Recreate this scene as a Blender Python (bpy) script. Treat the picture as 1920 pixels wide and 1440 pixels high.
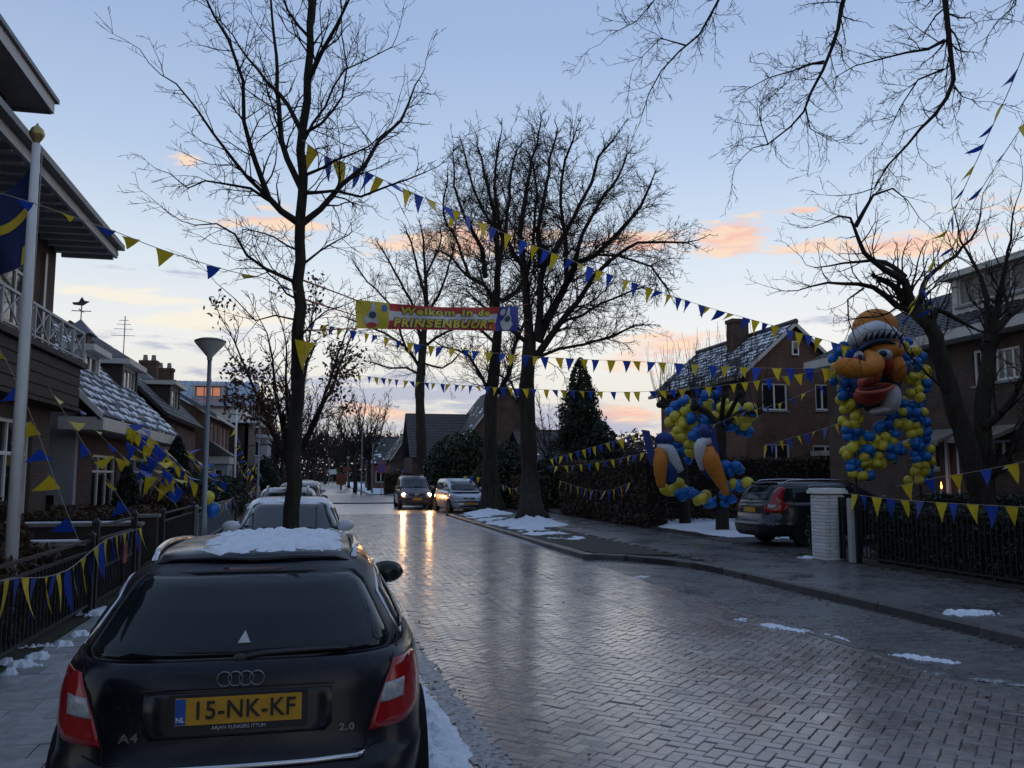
import bpy, bmesh, math, random
import numpy as np
from mathutils import Vector, Matrix, noise as mnoise
from mathutils.bvhtree import BVHTree
R = math.radians
sc = bpy.context.scene
for o in list(bpy.data.objects): bpy.data.objects.remove(o)
COL = sc.collection

# ---------------------------------------------------------------- camera
EYE = 1.8; FPX = 1600.0; PITCH = math.atan(170 / FPX); YAW = R(-12.95)
cam = bpy.data.cameras.new('camera'); cam.sensor_width = 36; cam.lens = 30; cam.clip_end = 3000; cam.clip_start = 0.05
camo = bpy.data.objects.new('camera', cam); COL.objects.link(camo); sc.camera = camo
camo.location = (0, 0, EYE); camo.rotation_euler = (R(90) + PITCH, 0, YAW)
# ---------------------------------------------------------------- world (dusk sky) and low sun
SUN_EL, SUN_AZ = R(-1.6), R(28)            # azimuth clockwise from +Y (street direction)
world = bpy.data.worlds.new('World'); sc.world = world; world.use_nodes = True
def build_sky():
    nt = world.node_tree; N = nt.nodes; Lk = nt.links; N.clear()
    out = N.new('ShaderNodeOutputWorld'); bg = N.new('ShaderNodeBackground'); Lk.new(bg.outputs[0], out.inputs[0])
    def math_(op, a, b=None, c=None):
        n = N.new('ShaderNodeMath'); n.operation = op
        for i, v in enumerate((a, b, c)):
            if v is None: continue
            if isinstance(v, (int, float)): n.inputs[i].default_value = v
            else: Lk.new(v, n.inputs[i])
        return n.outputs[0]
    def mix(f, a, b, mode='MIX'):
        n = N.new('ShaderNodeMix'); n.data_type = 'RGBA'; n.blend_type = mode
        for s, v in ((n.inputs[0], f), (n.inputs[6], a), (n.inputs[7], b)):
            if isinstance(v, (int, float)): s.default_value = v
            elif isinstance(v, tuple): s.default_value = v + (1,)
            else: Lk.new(v, s)
        return n.outputs[2]
    tc = N.new('ShaderNodeTexCoord'); sp = N.new('ShaderNodeSeparateXYZ'); Lk.new(tc.outputs['Generated'], sp.inputs[0])
    nz = N.new('ShaderNodeVectorMath'); nz.operation = 'NORMALIZE'; Lk.new(tc.outputs['Generated'], nz.inputs[0]); Lk.new(nz.outputs[0], sp.inputs[0])
    x, y, z = sp.outputs
    el = math_('ARCSINE', z)                       # elevation, radians
    az = math_('ARCTAN2', x, y)                    # 0 = along the street, + to the right
    sky = N.new('ShaderNodeTexSky'); sky.sky_type = 'NISHITA'; sky.sun_disc = False
    sky.sun_elevation = SUN_EL; sky.sun_rotation = SUN_AZ; sky.dust_density = .4; sky.ozone_density = 2.5
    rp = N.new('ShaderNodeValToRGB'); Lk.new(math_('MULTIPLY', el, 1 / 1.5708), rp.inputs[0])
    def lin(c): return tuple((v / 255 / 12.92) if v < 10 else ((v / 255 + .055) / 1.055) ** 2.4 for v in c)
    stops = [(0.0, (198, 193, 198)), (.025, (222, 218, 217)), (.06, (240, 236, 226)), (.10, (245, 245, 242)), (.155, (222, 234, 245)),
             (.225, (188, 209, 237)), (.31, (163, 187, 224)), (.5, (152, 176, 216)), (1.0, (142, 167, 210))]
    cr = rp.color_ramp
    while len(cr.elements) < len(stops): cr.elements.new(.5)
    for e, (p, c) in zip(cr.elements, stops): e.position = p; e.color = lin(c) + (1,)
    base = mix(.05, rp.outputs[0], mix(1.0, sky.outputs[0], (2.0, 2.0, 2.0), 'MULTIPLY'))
    # sunset side a little lighter than the far side of the sky
    dz = math_('COSINE', math_('SUBTRACT', az, SUN_AZ))
    k = math_('ADD', .90, math_('MULTIPLY', dz, .10))
    kk = N.new('ShaderNodeCombineColor'); [Lk.new(k, i) for i in kk.inputs]
    base = mix(1.0, base, kk.outputs[0], 'MULTIPLY')
    # clouds: noise in (azimuth, elevation), long flat bands
    cv = N.new('ShaderNodeCombineXYZ'); Lk.new(math_('MULTIPLY', az, 3.2), cv.inputs[0]); Lk.new(math_('MULTIPLY', el, 15.0), cv.inputs[1]); cv.inputs[2].default_value = 3.7
    def noise(scale, det, w=0.0, rough=.6, off=0.0):
        v = N.new('ShaderNodeVectorMath'); v.operation = 'ADD'; Lk.new(cv.outputs[0], v.inputs[0]); v.inputs[1].default_value = (off, off * .7, off)
        n = N.new('ShaderNodeTexNoise'); n.inputs['Scale'].default_value = scale; n.inputs['Detail'].default_value = det
        n.inputs['Roughness'].default_value = rough; n.inputs['Distortion'].default_value = w
        Lk.new(v.outputs[0], n.inputs['Vector']); return n.outputs[0]
    def smooth(v, a, b):
        n = N.new('ShaderNodeMapRange'); n.interpolation_type = 'SMOOTHSTEP'; Lk.new(v, n.inputs[0]); n.inputs[1].default_value = a; n.inputs[2].default_value = b; return n.outputs[0]
    n1 = noise(2.6, 4, .25); n2 = noise(6.5, 4, .3, .62, 9.3)
    det = math_('ADD', math_('MULTIPLY', n1, .55), math_('MULTIPLY', n2, .45))
    # banks of cloud: azimuth, elevation, half-width, half-height (degrees), strength
    ae = N.new('ShaderNodeCombineXYZ'); Lk.new(az, ae.inputs[0]); Lk.new(el, ae.inputs[1])
    def banks(lst):
        acc = None
        for a, e, wa, we, s in lst:
            v = N.new('ShaderNodeVectorMath'); v.operation = 'MULTIPLY_ADD'; Lk.new(ae.outputs[0], v.inputs[0])
            v.inputs[1].default_value = (1 / R(wa), 1 / R(we), 0); v.inputs[2].default_value = (-a / wa, -e / we, 0)
            d = N.new('ShaderNodeVectorMath'); d.operation = 'LENGTH'; Lk.new(v.outputs[0], d.inputs[0])
            q = math_('MULTIPLY_ADD', d.outputs['Value'], -s * .62, s)
            acc = q if acc is None else math_('MAXIMUM', acc, q)
        return math_('MAXIMUM', acc, 0.0)
    def sdeg(px, py):
        xx, yy, ff = px - 960, 720 - py, FPX
        fy = ff * math.cos(PITCH) - yy * math.sin(PITCH); uz = ff * math.sin(PITCH) + yy * math.cos(PITCH)
        h = math.hypot(xx, fy); return math.degrees(math.atan2(xx, fy) - YAW), math.degrees(math.atan2(uz, h))
    def P(px, py, w, h, s): a, e = sdeg(px, py); return (a, e, w / 28.0, h / 28.0, s)
    pink = banks([P(345, 298, 60, 24, .9), P(560, 420, 150, 44, .95), P(860, 452, 250, 44, 1.1), P(1190, 455, 170, 32, 1.0), P(1375, 446, 95, 44, 1.15),
                  P(1490, 470, 110, 26, .9), P(1510, 395, 80, 18, .9), P(1720, 460, 220, 34, .95), P(1235, 660, 150, 44, 1.0), P(1190, 775, 90, 28, .9),
                  P(690, 772, 170, 26, .85), P(475, 803, 80, 16, 1.0), (62, 15, 26, 3.0, .9), (-60, 14, 30, 3.0, .9), (150, 15, 50, 3.0, .85)])
    yel = banks([P(230, 552, 220, 26, 1.0), P(400, 600, 200, 26, 1.0), P(640, 590, 200, 40, .75), P(950, 665, 330, 40, .9)])
    grey = banks([P(310, 645, 170, 22, .95), P(460, 628, 90, 20, .95), P(340, 510, 170, 16, .6), P(740, 735, 260, 60, 1.05), P(560, 770, 170, 50, 1.0), P(1000, 800, 330, 50, 1.0), P(470, 700, 110, 26, 1.0),
                  P(1560, 600, 150, 18, .7), (75, 6, 40, 3, .95), (-75, 6, 40, 3, .95), (165, 6, 50, 3, .95)])
    det = math_('MULTIPLY_ADD', det, 1.35, -.175)
    def cover(b, t): return smooth(math_('MULTIPLY_ADD', b, .53, det), t - .03, t + .17)
    c = mix(math_('MULTIPLY', cover(grey, .78), .8), base, lin((176, 182, 206)))
    c = mix(math_('MULTIPLY', cover(yel, .80), .75), c, lin((254, 244, 224)))
    pc = mix(smooth(n2, .38, .62), lin((252, 196, 176)), lin((255, 224, 196)))
    c = mix(math_('MULTIPLY', cover(pink, .79), .92), c, pc)
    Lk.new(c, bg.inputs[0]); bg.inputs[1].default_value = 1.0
build_sky()
world.cycles.sampling_method = 'MANUAL'; world.cycles.sample_map_resolution = 256
sl = bpy.data.lights.new('sun', 'SUN'); sl.energy = .12; sl.angle = R(12); sl.color = (1, .72, .5)
slo = bpy.data.objects.new('sun', sl); COL.objects.link(slo)
slo.rotation_euler = Vector((-math.sin(SUN_AZ), -math.cos(SUN_AZ), -math.sin(R(2)))).to_track_quat('-Z', 'Y').to_euler()
sc.view_settings.view_transform = 'Standard'; sc.view_settings.look = 'None'; sc.view_settings.gamma = 1.0
sc.view_settings.exposure = 0.0; sc.view_settings.use_curve_mapping = False
sc.render.engine = 'CYCLES'; sc.cycles.use_denoising = True
sc.cycles.max_bounces = 4; sc.cycles.diffuse_bounces = 2; sc.cycles.glossy_bounces = 2; sc.cycles.transmission_bounces = 1; sc.cycles.use_adaptive_sampling = True; sc.cycles.adaptive_threshold = .02
sc.cycles.caustics_reflective = False; sc.cycles.caustics_refractive = False

# ---------------------------------------------------------------- where things stand: photo point + distance -> place
def ray(px, py):
    x, y, z = px - 960, 720 - py, FPX
    fy = z * math.cos(PITCH) - y * math.sin(PITCH); uz = z * math.sin(PITCH) + y * math.cos(PITCH)
    c, s = math.cos(YAW), math.sin(YAW)
    return Vector((x * c - fy * s, x * s + fy * c, uz))
CAMP = Vector((0, 0, EYE))
def atZ(px, py, Z=0): d = ray(px, py); return CAMP + d * ((Z - EYE) / d.z)
def atY(px, py, Y): d = ray(px, py); return CAMP + d * (Y / d.y)
def atX(px, py, X): d = ray(px, py); return CAMP + d * (X / d.x)
def at(px, py, depth): return CAMP + ray(px, py) * (depth / FPX)

# ---------------------------------------------------------------- materials
MATS = {}
def M(name, col=(.5, .5, .5), rough=.6, metal=0.0, var=.18, vs=6.0, bump=0.0, bs=60.0, spec=.5, coat=0.0, emit=None, es=1.0, rnd=0.0, rvar=0.0, dirt=None, trans=0.0, coat_r=.05):
    if name in MATS: return MATS[name]
    m = bpy.data.materials.new(name); m.use_nodes = True; nt = m.node_tree; N = nt.nodes; Lk = nt.links
    b = N['Principled BSDF']; b.inputs['Roughness'].default_value = rough; b.inputs['Metallic'].default_value = metal
    b.inputs['Specular IOR Level'].default_value = spec; b.inputs['Coat Weight'].default_value = coat; b.inputs['Coat Roughness'].default_value = coat_r
    b.inputs['Transmission Weight'].default_value = trans
    tc = N.new('ShaderNodeTexCoord')
    n = N.new('ShaderNodeTexNoise'); n.inputs['Scale'].default_value = vs; n.inputs['Detail'].default_value = 6; n.inputs['Roughness'].default_value = .65
    Lk.new(tc.outputs['Object'], n.inputs['Vector'])
    mr = N.new('ShaderNodeMapRange'); mr.inputs[1].default_value = .3; mr.inputs[2].default_value = .7; mr.inputs[3].default_value = 1 - var; mr.inputs[4].default_value = 1 + var
    Lk.new(n.outputs[0], mr.inputs[0]); fac = mr.outputs[0]
    if rnd:
        oi = N.new('ShaderNodeObjectInfo'); r2 = N.new('ShaderNodeMapRange'); r2.inputs[3].default_value = 1 - rnd; r2.inputs[4].default_value = 1 + rnd
        Lk.new(oi.outputs['Random'], r2.inputs[0]); mm = N.new('ShaderNodeMath'); mm.operation = 'MULTIPLY'; Lk.new(fac, mm.inputs[0]); Lk.new(r2.outputs[0], mm.inputs[1]); fac = mm.outputs[0]
    vm = N.new('ShaderNodeVectorMath'); vm.operation = 'SCALE'; vm.inputs[0].default_value = col; Lk.new(fac, vm.inputs['Scale'])
    c_out = vm.outputs[0]
    if dirt:
        n3 = N.new('ShaderNodeTexNoise'); n3.inputs['Scale'].default_value = dirt[1]; n3.inputs['Detail'].default_value = 8; Lk.new(tc.outputs['Object'], n3.inputs['Vector'])
        m3 = N.new('ShaderNodeMapRange'); m3.inputs[1].default_value = dirt[2]; m3.inputs[2].default_value = dirt[2] + .12; Lk.new(n3.outputs[0], m3.inputs[0])
        mx = N.new('ShaderNodeMix'); mx.data_type = 'RGBA'; Lk.new(m3.outputs[0], mx.inputs[0]); Lk.new(c_out, mx.inputs[6]); mx.inputs[7].default_value = dirt[0] + (1,); c_out = mx.outputs[2]
    Lk.new(c_out, b.inputs['Base Color'])
    if rvar:
        n4 = N.new('ShaderNodeTexNoise'); n4.inputs['Scale'].default_value = vs * .7; n4.inputs['Detail'].default_value = 5; Lk.new(tc.outputs['Object'], n4.inputs['Vector'])
        m4 = N.new('ShaderNodeMapRange'); m4.inputs[1].default_value = .35; m4.inputs[2].default_value = .65; m4.inputs[3].default_value = max(.02, rough - rvar); m4.inputs[4].default_value = rough + rvar
        Lk.new(n4.outputs[0], m4.inputs[0]); Lk.new(m4.outputs[0], b.inputs['Roughness'])
    if bump:
        n2 = N.new('ShaderNodeTexNoise'); n2.inputs['Scale'].default_value = bs; n2.inputs['Detail'].default_value = 5; Lk.new(tc.outputs['Object'], n2.inputs['Vector'])
        bp = N.new('ShaderNodeBump'); bp.inputs['Strength'].default_value = bump; bp.inputs['Distance'].default_value = .02; Lk.new(n2.outputs[0], bp.inputs['Height']); Lk.new(bp.outputs[0], b.inputs['Normal'])
    if emit: b.inputs['Emission Color'].default_value = emit + (1,); b.inputs['Emission Strength'].default_value = es
    MATS[name] = m; return m
def brick_mat(name, c1, c2, mortar, w=.21, h=.062, rough=.85):
    if name in MATS: return MATS[name]
    m = bpy.data.materials.new(name); m.use_nodes = True; nt = m.node_tree; N = nt.nodes; Lk = nt.links; b = N['Principled BSDF']; b.inputs['Roughness'].default_value = rough; b.inputs['Specular IOR Level'].default_value = .25
    tc = N.new('ShaderNodeTexCoord'); sp = N.new('ShaderNodeSeparateXYZ'); Lk.new(tc.outputs['Object'], sp.inputs[0])
    ad = N.new('ShaderNodeMath'); ad.operation = 'ADD'; Lk.new(sp.outputs[0], ad.inputs[0]); Lk.new(sp.outputs[1], ad.inputs[1])
    cb = N.new('ShaderNodeCombineXYZ'); Lk.new(ad.outputs[0], cb.inputs[0]); Lk.new(sp.outputs[2], cb.inputs[1])
    bt = N.new('ShaderNodeTexBrick'); Lk.new(cb.outputs[0], bt.inputs['Vector']); bt.inputs['Scale'].default_value = 1.0
    bt.inputs['Brick Width'].default_value = w; bt.inputs['Row Height'].default_value = h; bt.inputs['Mortar Size'].default_value = .008
    bt.inputs['Color1'].default_value = c1 + (1,); bt.inputs['Color2'].default_value = c2 + (1,); bt.inputs['Mortar'].default_value = mortar + (1,)
    n = N.new('ShaderNodeTexNoise'); n.inputs['Scale'].default_value = 1.3; n.inputs['Detail'].default_value = 7; Lk.new(tc.outputs['Object'], n.inputs['Vector'])
    mr = N.new('ShaderNodeMapRange'); mr.inputs[1].default_value = .3; mr.inputs[2].default_value = .7; mr.inputs[3].default_value = .7; mr.inputs[4].default_value = 1.25; Lk.new(n.outputs[0], mr.inputs[0])
    vm = N.new('ShaderNodeVectorMath'); vm.operation = 'SCALE'; Lk.new(bt.outputs['Color'], vm.inputs[0]); Lk.new(mr.outputs[0], vm.inputs['Scale']); Lk.new(vm.outputs[0], b.inputs['Base Color'])
    bp = N.new('ShaderNodeBump'); bp.inputs['Strength'].default_value = .5; bp.inputs['Distance'].default_value = .01; bp.invert = True; Lk.new(bt.outputs['Fac'], bp.inputs['Height']); Lk.new(bp.outputs[0], b.inputs['Normal'])
    MATS[name] = m; return m
def translucent(m, f):
    nt = m.node_tree; b = nt.nodes['Principled BSDF']; out = next(n for n in nt.nodes if n.type == 'OUTPUT_MATERIAL'); t = nt.nodes.new('ShaderNodeBsdfTranslucent'); mx = nt.nodes.new('ShaderNodeMixShader'); mx.inputs[0].default_value = f
    nt.links.new(b.inputs['Base Color'].links[0].from_socket, t.inputs[0]); nt.links.new(b.outputs[0], mx.inputs[1]); nt.links.new(t.outputs[0], mx.inputs[2]); nt.links.new(mx.outputs[0], out.inputs[0]); return m
def tone_mat(name, ramp, rough=.3, rvar=.15, bump=.3, bs=90.0, spec=.5, coat=0.0, coat_r=.2):
    """colour picked per piece from the mesh attribute 'tone' (each brick or tile was fired a little differently)"""
    m = bpy.data.materials.new(name); m.use_nodes = True; nt = m.node_tree; N = nt.nodes; Lk = nt.links; b = N['Principled BSDF']; b.inputs['Specular IOR Level'].default_value = spec; b.inputs['Coat Weight'].default_value = coat; b.inputs['Coat Roughness'].default_value = coat_r
    at_ = N.new('ShaderNodeAttribute'); at_.attribute_name = 'tone'; rp = N.new('ShaderNodeValToRGB'); Lk.new(at_.outputs['Fac'], rp.inputs[0])
    while len(rp.color_ramp.elements) < len(ramp): rp.color_ramp.elements.new(.5)
    for i, (e, c) in enumerate(zip(rp.color_ramp.elements, ramp)): e.position = i / (len(ramp) - 1); e.color = c + (1,)
    g = N.new('ShaderNodeNewGeometry'); n = N.new('ShaderNodeTexNoise'); n.inputs['Scale'].default_value = 14; n.inputs['Detail'].default_value = 6; Lk.new(g.outputs['Position'], n.inputs['Vector'])
    mr = N.new('ShaderNodeMapRange'); mr.inputs[1].default_value = .3; mr.inputs[2].default_value = .7; mr.inputs[3].default_value = .75; mr.inputs[4].default_value = 1.25; Lk.new(n.outputs[0], mr.inputs[0])
    vm = N.new('ShaderNodeVectorMath'); vm.operation = 'SCALE'; Lk.new(rp.outputs[0], vm.inputs[0]); Lk.new(mr.outputs[0], vm.inputs['Scale']); Lk.new(vm.outputs[0], b.inputs['Base Color'])
    n4 = N.new('ShaderNodeTexNoise'); n4.inputs['Scale'].default_value = .9; n4.inputs['Detail'].default_value = 7; Lk.new(g.outputs['Position'], n4.inputs['Vector'])
    m4 = N.new('ShaderNodeMapRange'); m4.inputs[1].default_value = .35; m4.inputs[2].default_value = .65; m4.inputs[3].default_value = max(.03, rough - rvar); m4.inputs[4].default_value = rough + rvar
    a2 = N.new('ShaderNodeMath'); a2.operation = 'ADD'; Lk.new(n4.outputs[0], a2.inputs[0]); a3 = N.new('ShaderNodeMath'); a3.operation = 'MULTIPLY_ADD'; Lk.new(n.outputs[0], a3.inputs[0]); a3.inputs[1].default_value = .5; a3.inputs[2].default_value = -.25; Lk.new(a3.outputs[0], a2.inputs[1])
    Lk.new(a2.outputs[0], m4.inputs[0]); Lk.new(m4.outputs[0], b.inputs['Roughness'])
    n2 = N.new('ShaderNodeTexNoise'); n2.inputs['Scale'].default_value = bs; n2.inputs['Detail'].default_value = 4; Lk.new(g.outputs['Position'], n2.inputs['Vector'])
    bp = N.new('ShaderNodeBump'); bp.inputs['Strength'].default_value = bump; bp.inputs['Distance'].default_value = .004; Lk.new(n2.outputs[0], bp.inputs['Height']); Lk.new(bp.outputs[0], b.inputs['Normal'])
    MATS[name] = m; return m

# ---------------------------------------------------------------- objects
def wloc(p):
    v = Vector((0, 0, 0))
    while p is not None: v = v + Vector(p.location); p = p.parent
    return v
def tag(o, label=None, cat=None, group=None, kind=None):
    if label: o['label'] = label
    if cat: o['category'] = cat
    if group: o['group'] = group
    if kind: o['kind'] = kind
    return o
def thing(name, label, cat, loc=(0, 0, 0), rz=0.0, group=None):
    o = bpy.data.objects.new(name, None); COL.objects.link(o); o.empty_display_size = .2
    o.location = loc; o.rotation_euler = (0, 0, rz); return tag(o, label, cat, group)
def add(name, me, parent=None, loc=None, rot=None, scl=None):
    o = bpy.data.objects.new(name, me); COL.objects.link(o); o.parent = parent
    if loc is not None: o.location = loc
    if rot is not None: o.rotation_euler = rot
    if scl is not None: o.scale = scl
    return o
def copy_tree(o, parent=None):
    c = o.copy(); COL.objects.link(c); c.parent = parent
    for ch in o.children: copy_tree(ch, c)
    return c
class MB:
    def __init__(s): s.v = []; s.f = []; s.t = []; s.n = 0
    def addv(s, V, F, tone=None):
        V = [tuple(p) for p in V]; b = s.n; s.v += V; s.f += [tuple(i + b for i in f) for f in F]; s.n += len(V)
        if tone is not None: s.t += [tone] * len(V)
        return s
    def box(s, x0, x1, y0, y1, z0, z1, tone=None):
        return s.addv([(x0, y0, z0), (x1, y0, z0), (x1, y1, z0), (x0, y1, z0), (x0, y0, z1), (x1, y0, z1), (x1, y1, z1), (x0, y1, z1)],
                      [(0, 3, 2, 1), (4, 5, 6, 7), (0, 1, 5, 4), (1, 2, 6, 5), (2, 3, 7, 6), (3, 0, 4, 7)], tone)
    def bar(s, a, b, w, h=None, up=(0, 0, 1)):
        a, b = Vector(a), Vector(b); h = w if h is None else h; d = (b - a).normalized(); u = Vector(up)
        if abs(d.dot(u)) > .95: u = Vector((1, 0, 0))
        sd = d.cross(u).normalized() * (w / 2); u = sd.cross(d).normalized() * (h / 2)
        V = [p + i * sd + j * u for p in (a, b) for i, j in ((-1, -1), (1, -1), (1, 1), (-1, 1))]
        return s.addv(V, [(0, 1, 2, 3), (7, 6, 5, 4), (0, 4, 5, 1), (1, 5, 6, 2), (2, 6, 7, 3), (3, 7, 4, 0)])
    def tube(s, pts, rad, n=8, cap=True):
        P = [Vector(p) for p in pts]; k = len(P)
        if isinstance(rad, (int, float)): rad = [rad] * k
        V = []; F = []; u = None
        for i in range(k):
            d = (P[min(i + 1, k - 1)] - P[max(i - 1, 0)]).normalized()
            if u is None: u = d.orthogonal().normalized()
            u = (u - d * u.dot(d)); u = u.normalized() if u.length > 1e-6 else d.orthogonal().normalized()
            w = d.cross(u)
            V += [P[i] + (u * math.cos(2 * math.pi * j / n) + w * math.sin(2 * math.pi * j / n)) * rad[i] for j in range(n)]
        for i in range(k - 1): F += [(i * n + j, i * n + (j + 1) % n, (i + 1) * n + (j + 1) % n, (i + 1) * n + j) for j in range(n)]
        if cap: F += [tuple(range(n - 1, -1, -1)), tuple((k - 1) * n + j for j in range(n))]
        return s.addv(V, F)
    def lathe(s, prof, c=(0, 0, 0), n=24):
        V = [(c[0] + r * math.cos(2 * math.pi * j / n), c[1] + r * math.sin(2 * math.pi * j / n), c[2] + z) for r, z in prof for j in range(n)]
        F = [(i * n + j, i * n + (j + 1) % n, (i + 1) * n + (j + 1) % n, (i + 1) * n + j) for i in range(len(prof) - 1) for j in range(n)]
        F += [tuple(range(n - 1, -1, -1)), tuple((len(prof) - 1) * n + j for j in range(n))]
        return s.addv(V, F)
    def prism(s, poly, y0, y1, axis='y'):
        """poly in (x,z) extruded along y (axis 'y'), or (y,z) along x, or (x,y) along z"""
        f = {'y': lambda a, b, t: (a, t, b), 'x': lambda a, b, t: (t, a, b), 'z': lambda a, b, t: (a, b, t)}[axis]
        n = len(poly); V = [f(a, b, y0) for a, b in poly] + [f(a, b, y1) for a, b in poly]
        return s.addv(V, [tuple(range(n)), tuple(range(2 * n - 1, n - 1, -1))] + [(i, n + i, n + (i + 1) % n, (i + 1) % n) for i in range(n)])
    def ell(s, c, r, n=16, m=10, fn=None):
        V = []
        for i in range(m + 1):
            a = math.pi * i / m
            for j in range(n):
                b = 2 * math.pi * j / n; p = Vector((r[0] * math.sin(a) * math.cos(b), r[1] * math.sin(a) * math.sin(b), r[2] * math.cos(a)))
                if fn: p = fn(p)
                V.append(Vector(c) + p)
        F = [(i * n + j, (i + 1) * n + j, (i + 1) * n + (j + 1) % n, i * n + (j + 1) % n) for i in range(m) for j in range(n)]
        return s.addv(V, F)
    def mesh(s, name, mat, smooth=False):
        me = bpy.data.meshes.new(name); me.from_pydata(s.v, [], s.f); me.update()
        if mat: me.materials.append(mat)
        if s.t:
            a = me.attributes.new('tone', 'FLOAT', 'POINT'); a.data.foreach_set('value', s.t)
        if smooth: me.polygons.foreach_set('use_smooth', [True] * len(me.polygons))
        bm = bmesh.new(); bm.from_mesh(me)
        if s.n < 60000: bmesh.ops.recalc_face_normals(bm, faces=bm.faces)
        bm.to_mesh(me); bm.free()
        return me
    def build(s, name, mat, parent=None, smooth=False, world=True, kind=None):
        me = s.mesh(name, mat, smooth)
        if parent is not None and world:
            w = wloc(parent); me.transform(Matrix.Translation(-w))
        o = add(name, me, parent)
        if kind: o['kind'] = kind
        return o
def np_mesh(name, V, F, mat, parent=None, tone=None, smooth=False, kind=None, world=True):
    """V (n,3) array, F (m,k) array of equal-sized faces"""
    V = np.asarray(V, dtype=np.float32); F = np.asarray(F, dtype=np.int32)
    if parent is not None and world: V = V - np.array(wloc(parent), dtype=np.float32)
    me = bpy.data.meshes.new(name); k = F.shape[1]
    me.vertices.add(len(V)); me.vertices.foreach_set('co', V.ravel())
    me.loops.add(F.size); me.loops.foreach_set('vertex_index', F.ravel())
    me.polygons.add(len(F)); me.polygons.foreach_set('loop_start', np.arange(0, F.size, k, dtype=np.int32)); me.polygons.foreach_set('loop_total', np.full(len(F), k, dtype=np.int32))
    me.polygons.foreach_set('use_smooth', np.full(len(F), bool(smooth)))
    me.update(calc_edges=True); me.validate()
    if mat: me.materials.append(mat)
    if tone is not None:
        a = me.attributes.new('tone', 'FLOAT', 'POINT'); a.data.foreach_set('value', np.asarray(tone, dtype=np.float32))
    o = add(name, me, parent)
    if kind: o['kind'] = kind
    return o
_textcache = {}
def text_mesh(txt, size, mat, offset=0.0, shear=0.0, extrude=.002, align='CENTER', space=1.0):
    cu = bpy.data.curves.new('lettering', 'FONT'); cu.body = txt; cu.size = size; cu.offset = offset; cu.shear = shear; cu.extrude = extrude; cu.align_x = align; cu.align_y = 'CENTER'; cu.resolution_u = 3; cu.space_character = space
    o = bpy.data.objects.new('lettering', cu); COL.objects.link(o); bpy.context.view_layer.update()
    dg = bpy.context.evaluated_depsgraph_get(); me = bpy.data.meshes.new_from_object(o.evaluated_get(dg)); bpy.data.objects.remove(o); bpy.data.curves.remove(cu)
    me.materials.clear(); me.materials.append(mat); return me

# ================================================================ materials used all over
m_snow = M('snow', (.80, .84, .90), .55, var=.08, vs=14, bump=.7, bs=70, spec=.3)
m_slush = M('slush', (.30, .31, .33), .35, var=.35, vs=18, bump=.6, bs=60, dirt=((.05, .045, .04), 22, .52))
m_soil = M('garden_soil', (.045, .038, .028), .9, var=.35, vs=3, bump=.8, bs=14)
m_bark = M('bark', (.040, .034, .028), .9, var=.4, vs=9, bump=1.0, bs=30, spec=.2, dirt=((.05, .058, .03), 5, .56))
nt_ = m_bark.node_tree; tc_ = next(n for n in nt_.nodes if n.type == 'TEX_COORD'); mp_ = nt_.nodes.new('ShaderNodeMapping'); mp_.inputs['Scale'].default_value = (1, 1, .16)
for l_ in [l for l in nt_.links if l.from_node == tc_]: nt_.links.new(mp_.outputs[0], l_.to_socket)
nt_.links.new(tc_.outputs['Object'], mp_.inputs['Vector']); next(n for n in nt_.nodes if n.type == 'BUMP').inputs['Distance'].default_value = .06
m_twig = M('twig', (.030, .025, .022), .85, var=.2, vs=5, spec=.2)
m_white = M('white_paint', (.72, .72, .70), .5, var=.06, vs=4, dirt=((.42, .41, .38), 3, .62))
m_offwhite = M('aged_white_paint', (.46, .46, .45), .6, var=.12, vs=3)
m_black = M('black_iron', (.012, .012, .013), .45, var=.3, vs=12)
m_darkwood = M('dark_stained_wood', (.035, .026, .02), .75, var=.3, vs=7, bump=.3, bs=25)
m_glass = M('window_glass', (.012, .014, .016), .03, var=.0, spec=.9)
m_yel = M('yellow_plastic', (.80, .58, .03), .4, var=.12, vs=9, rnd=.18)
m_blu = M('blue_plastic', (.022, .075, .45), .4, var=.12, vs=9, rnd=.25)
translucent(m_yel, .4); translucent(m_blu, .4)
m_string = M('string', (.42, .38, .30), .8)
m_concrete = M('concrete', (.22, .215, .20), .8, var=.2, vs=4, bump=.3, bs=40)
m_galv = M('painted_grey_steel', (.20, .22, .24), .4, metal=.3, var=.1)
m_rtile = M('dark_roof_tile', (.045, .040, .038), .55, var=.3, vs=2.5, bump=.3, bs=30)
m_fascia = M('cream_fascia', (.50, .49, .45), .6, var=.12, vs=2)

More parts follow.
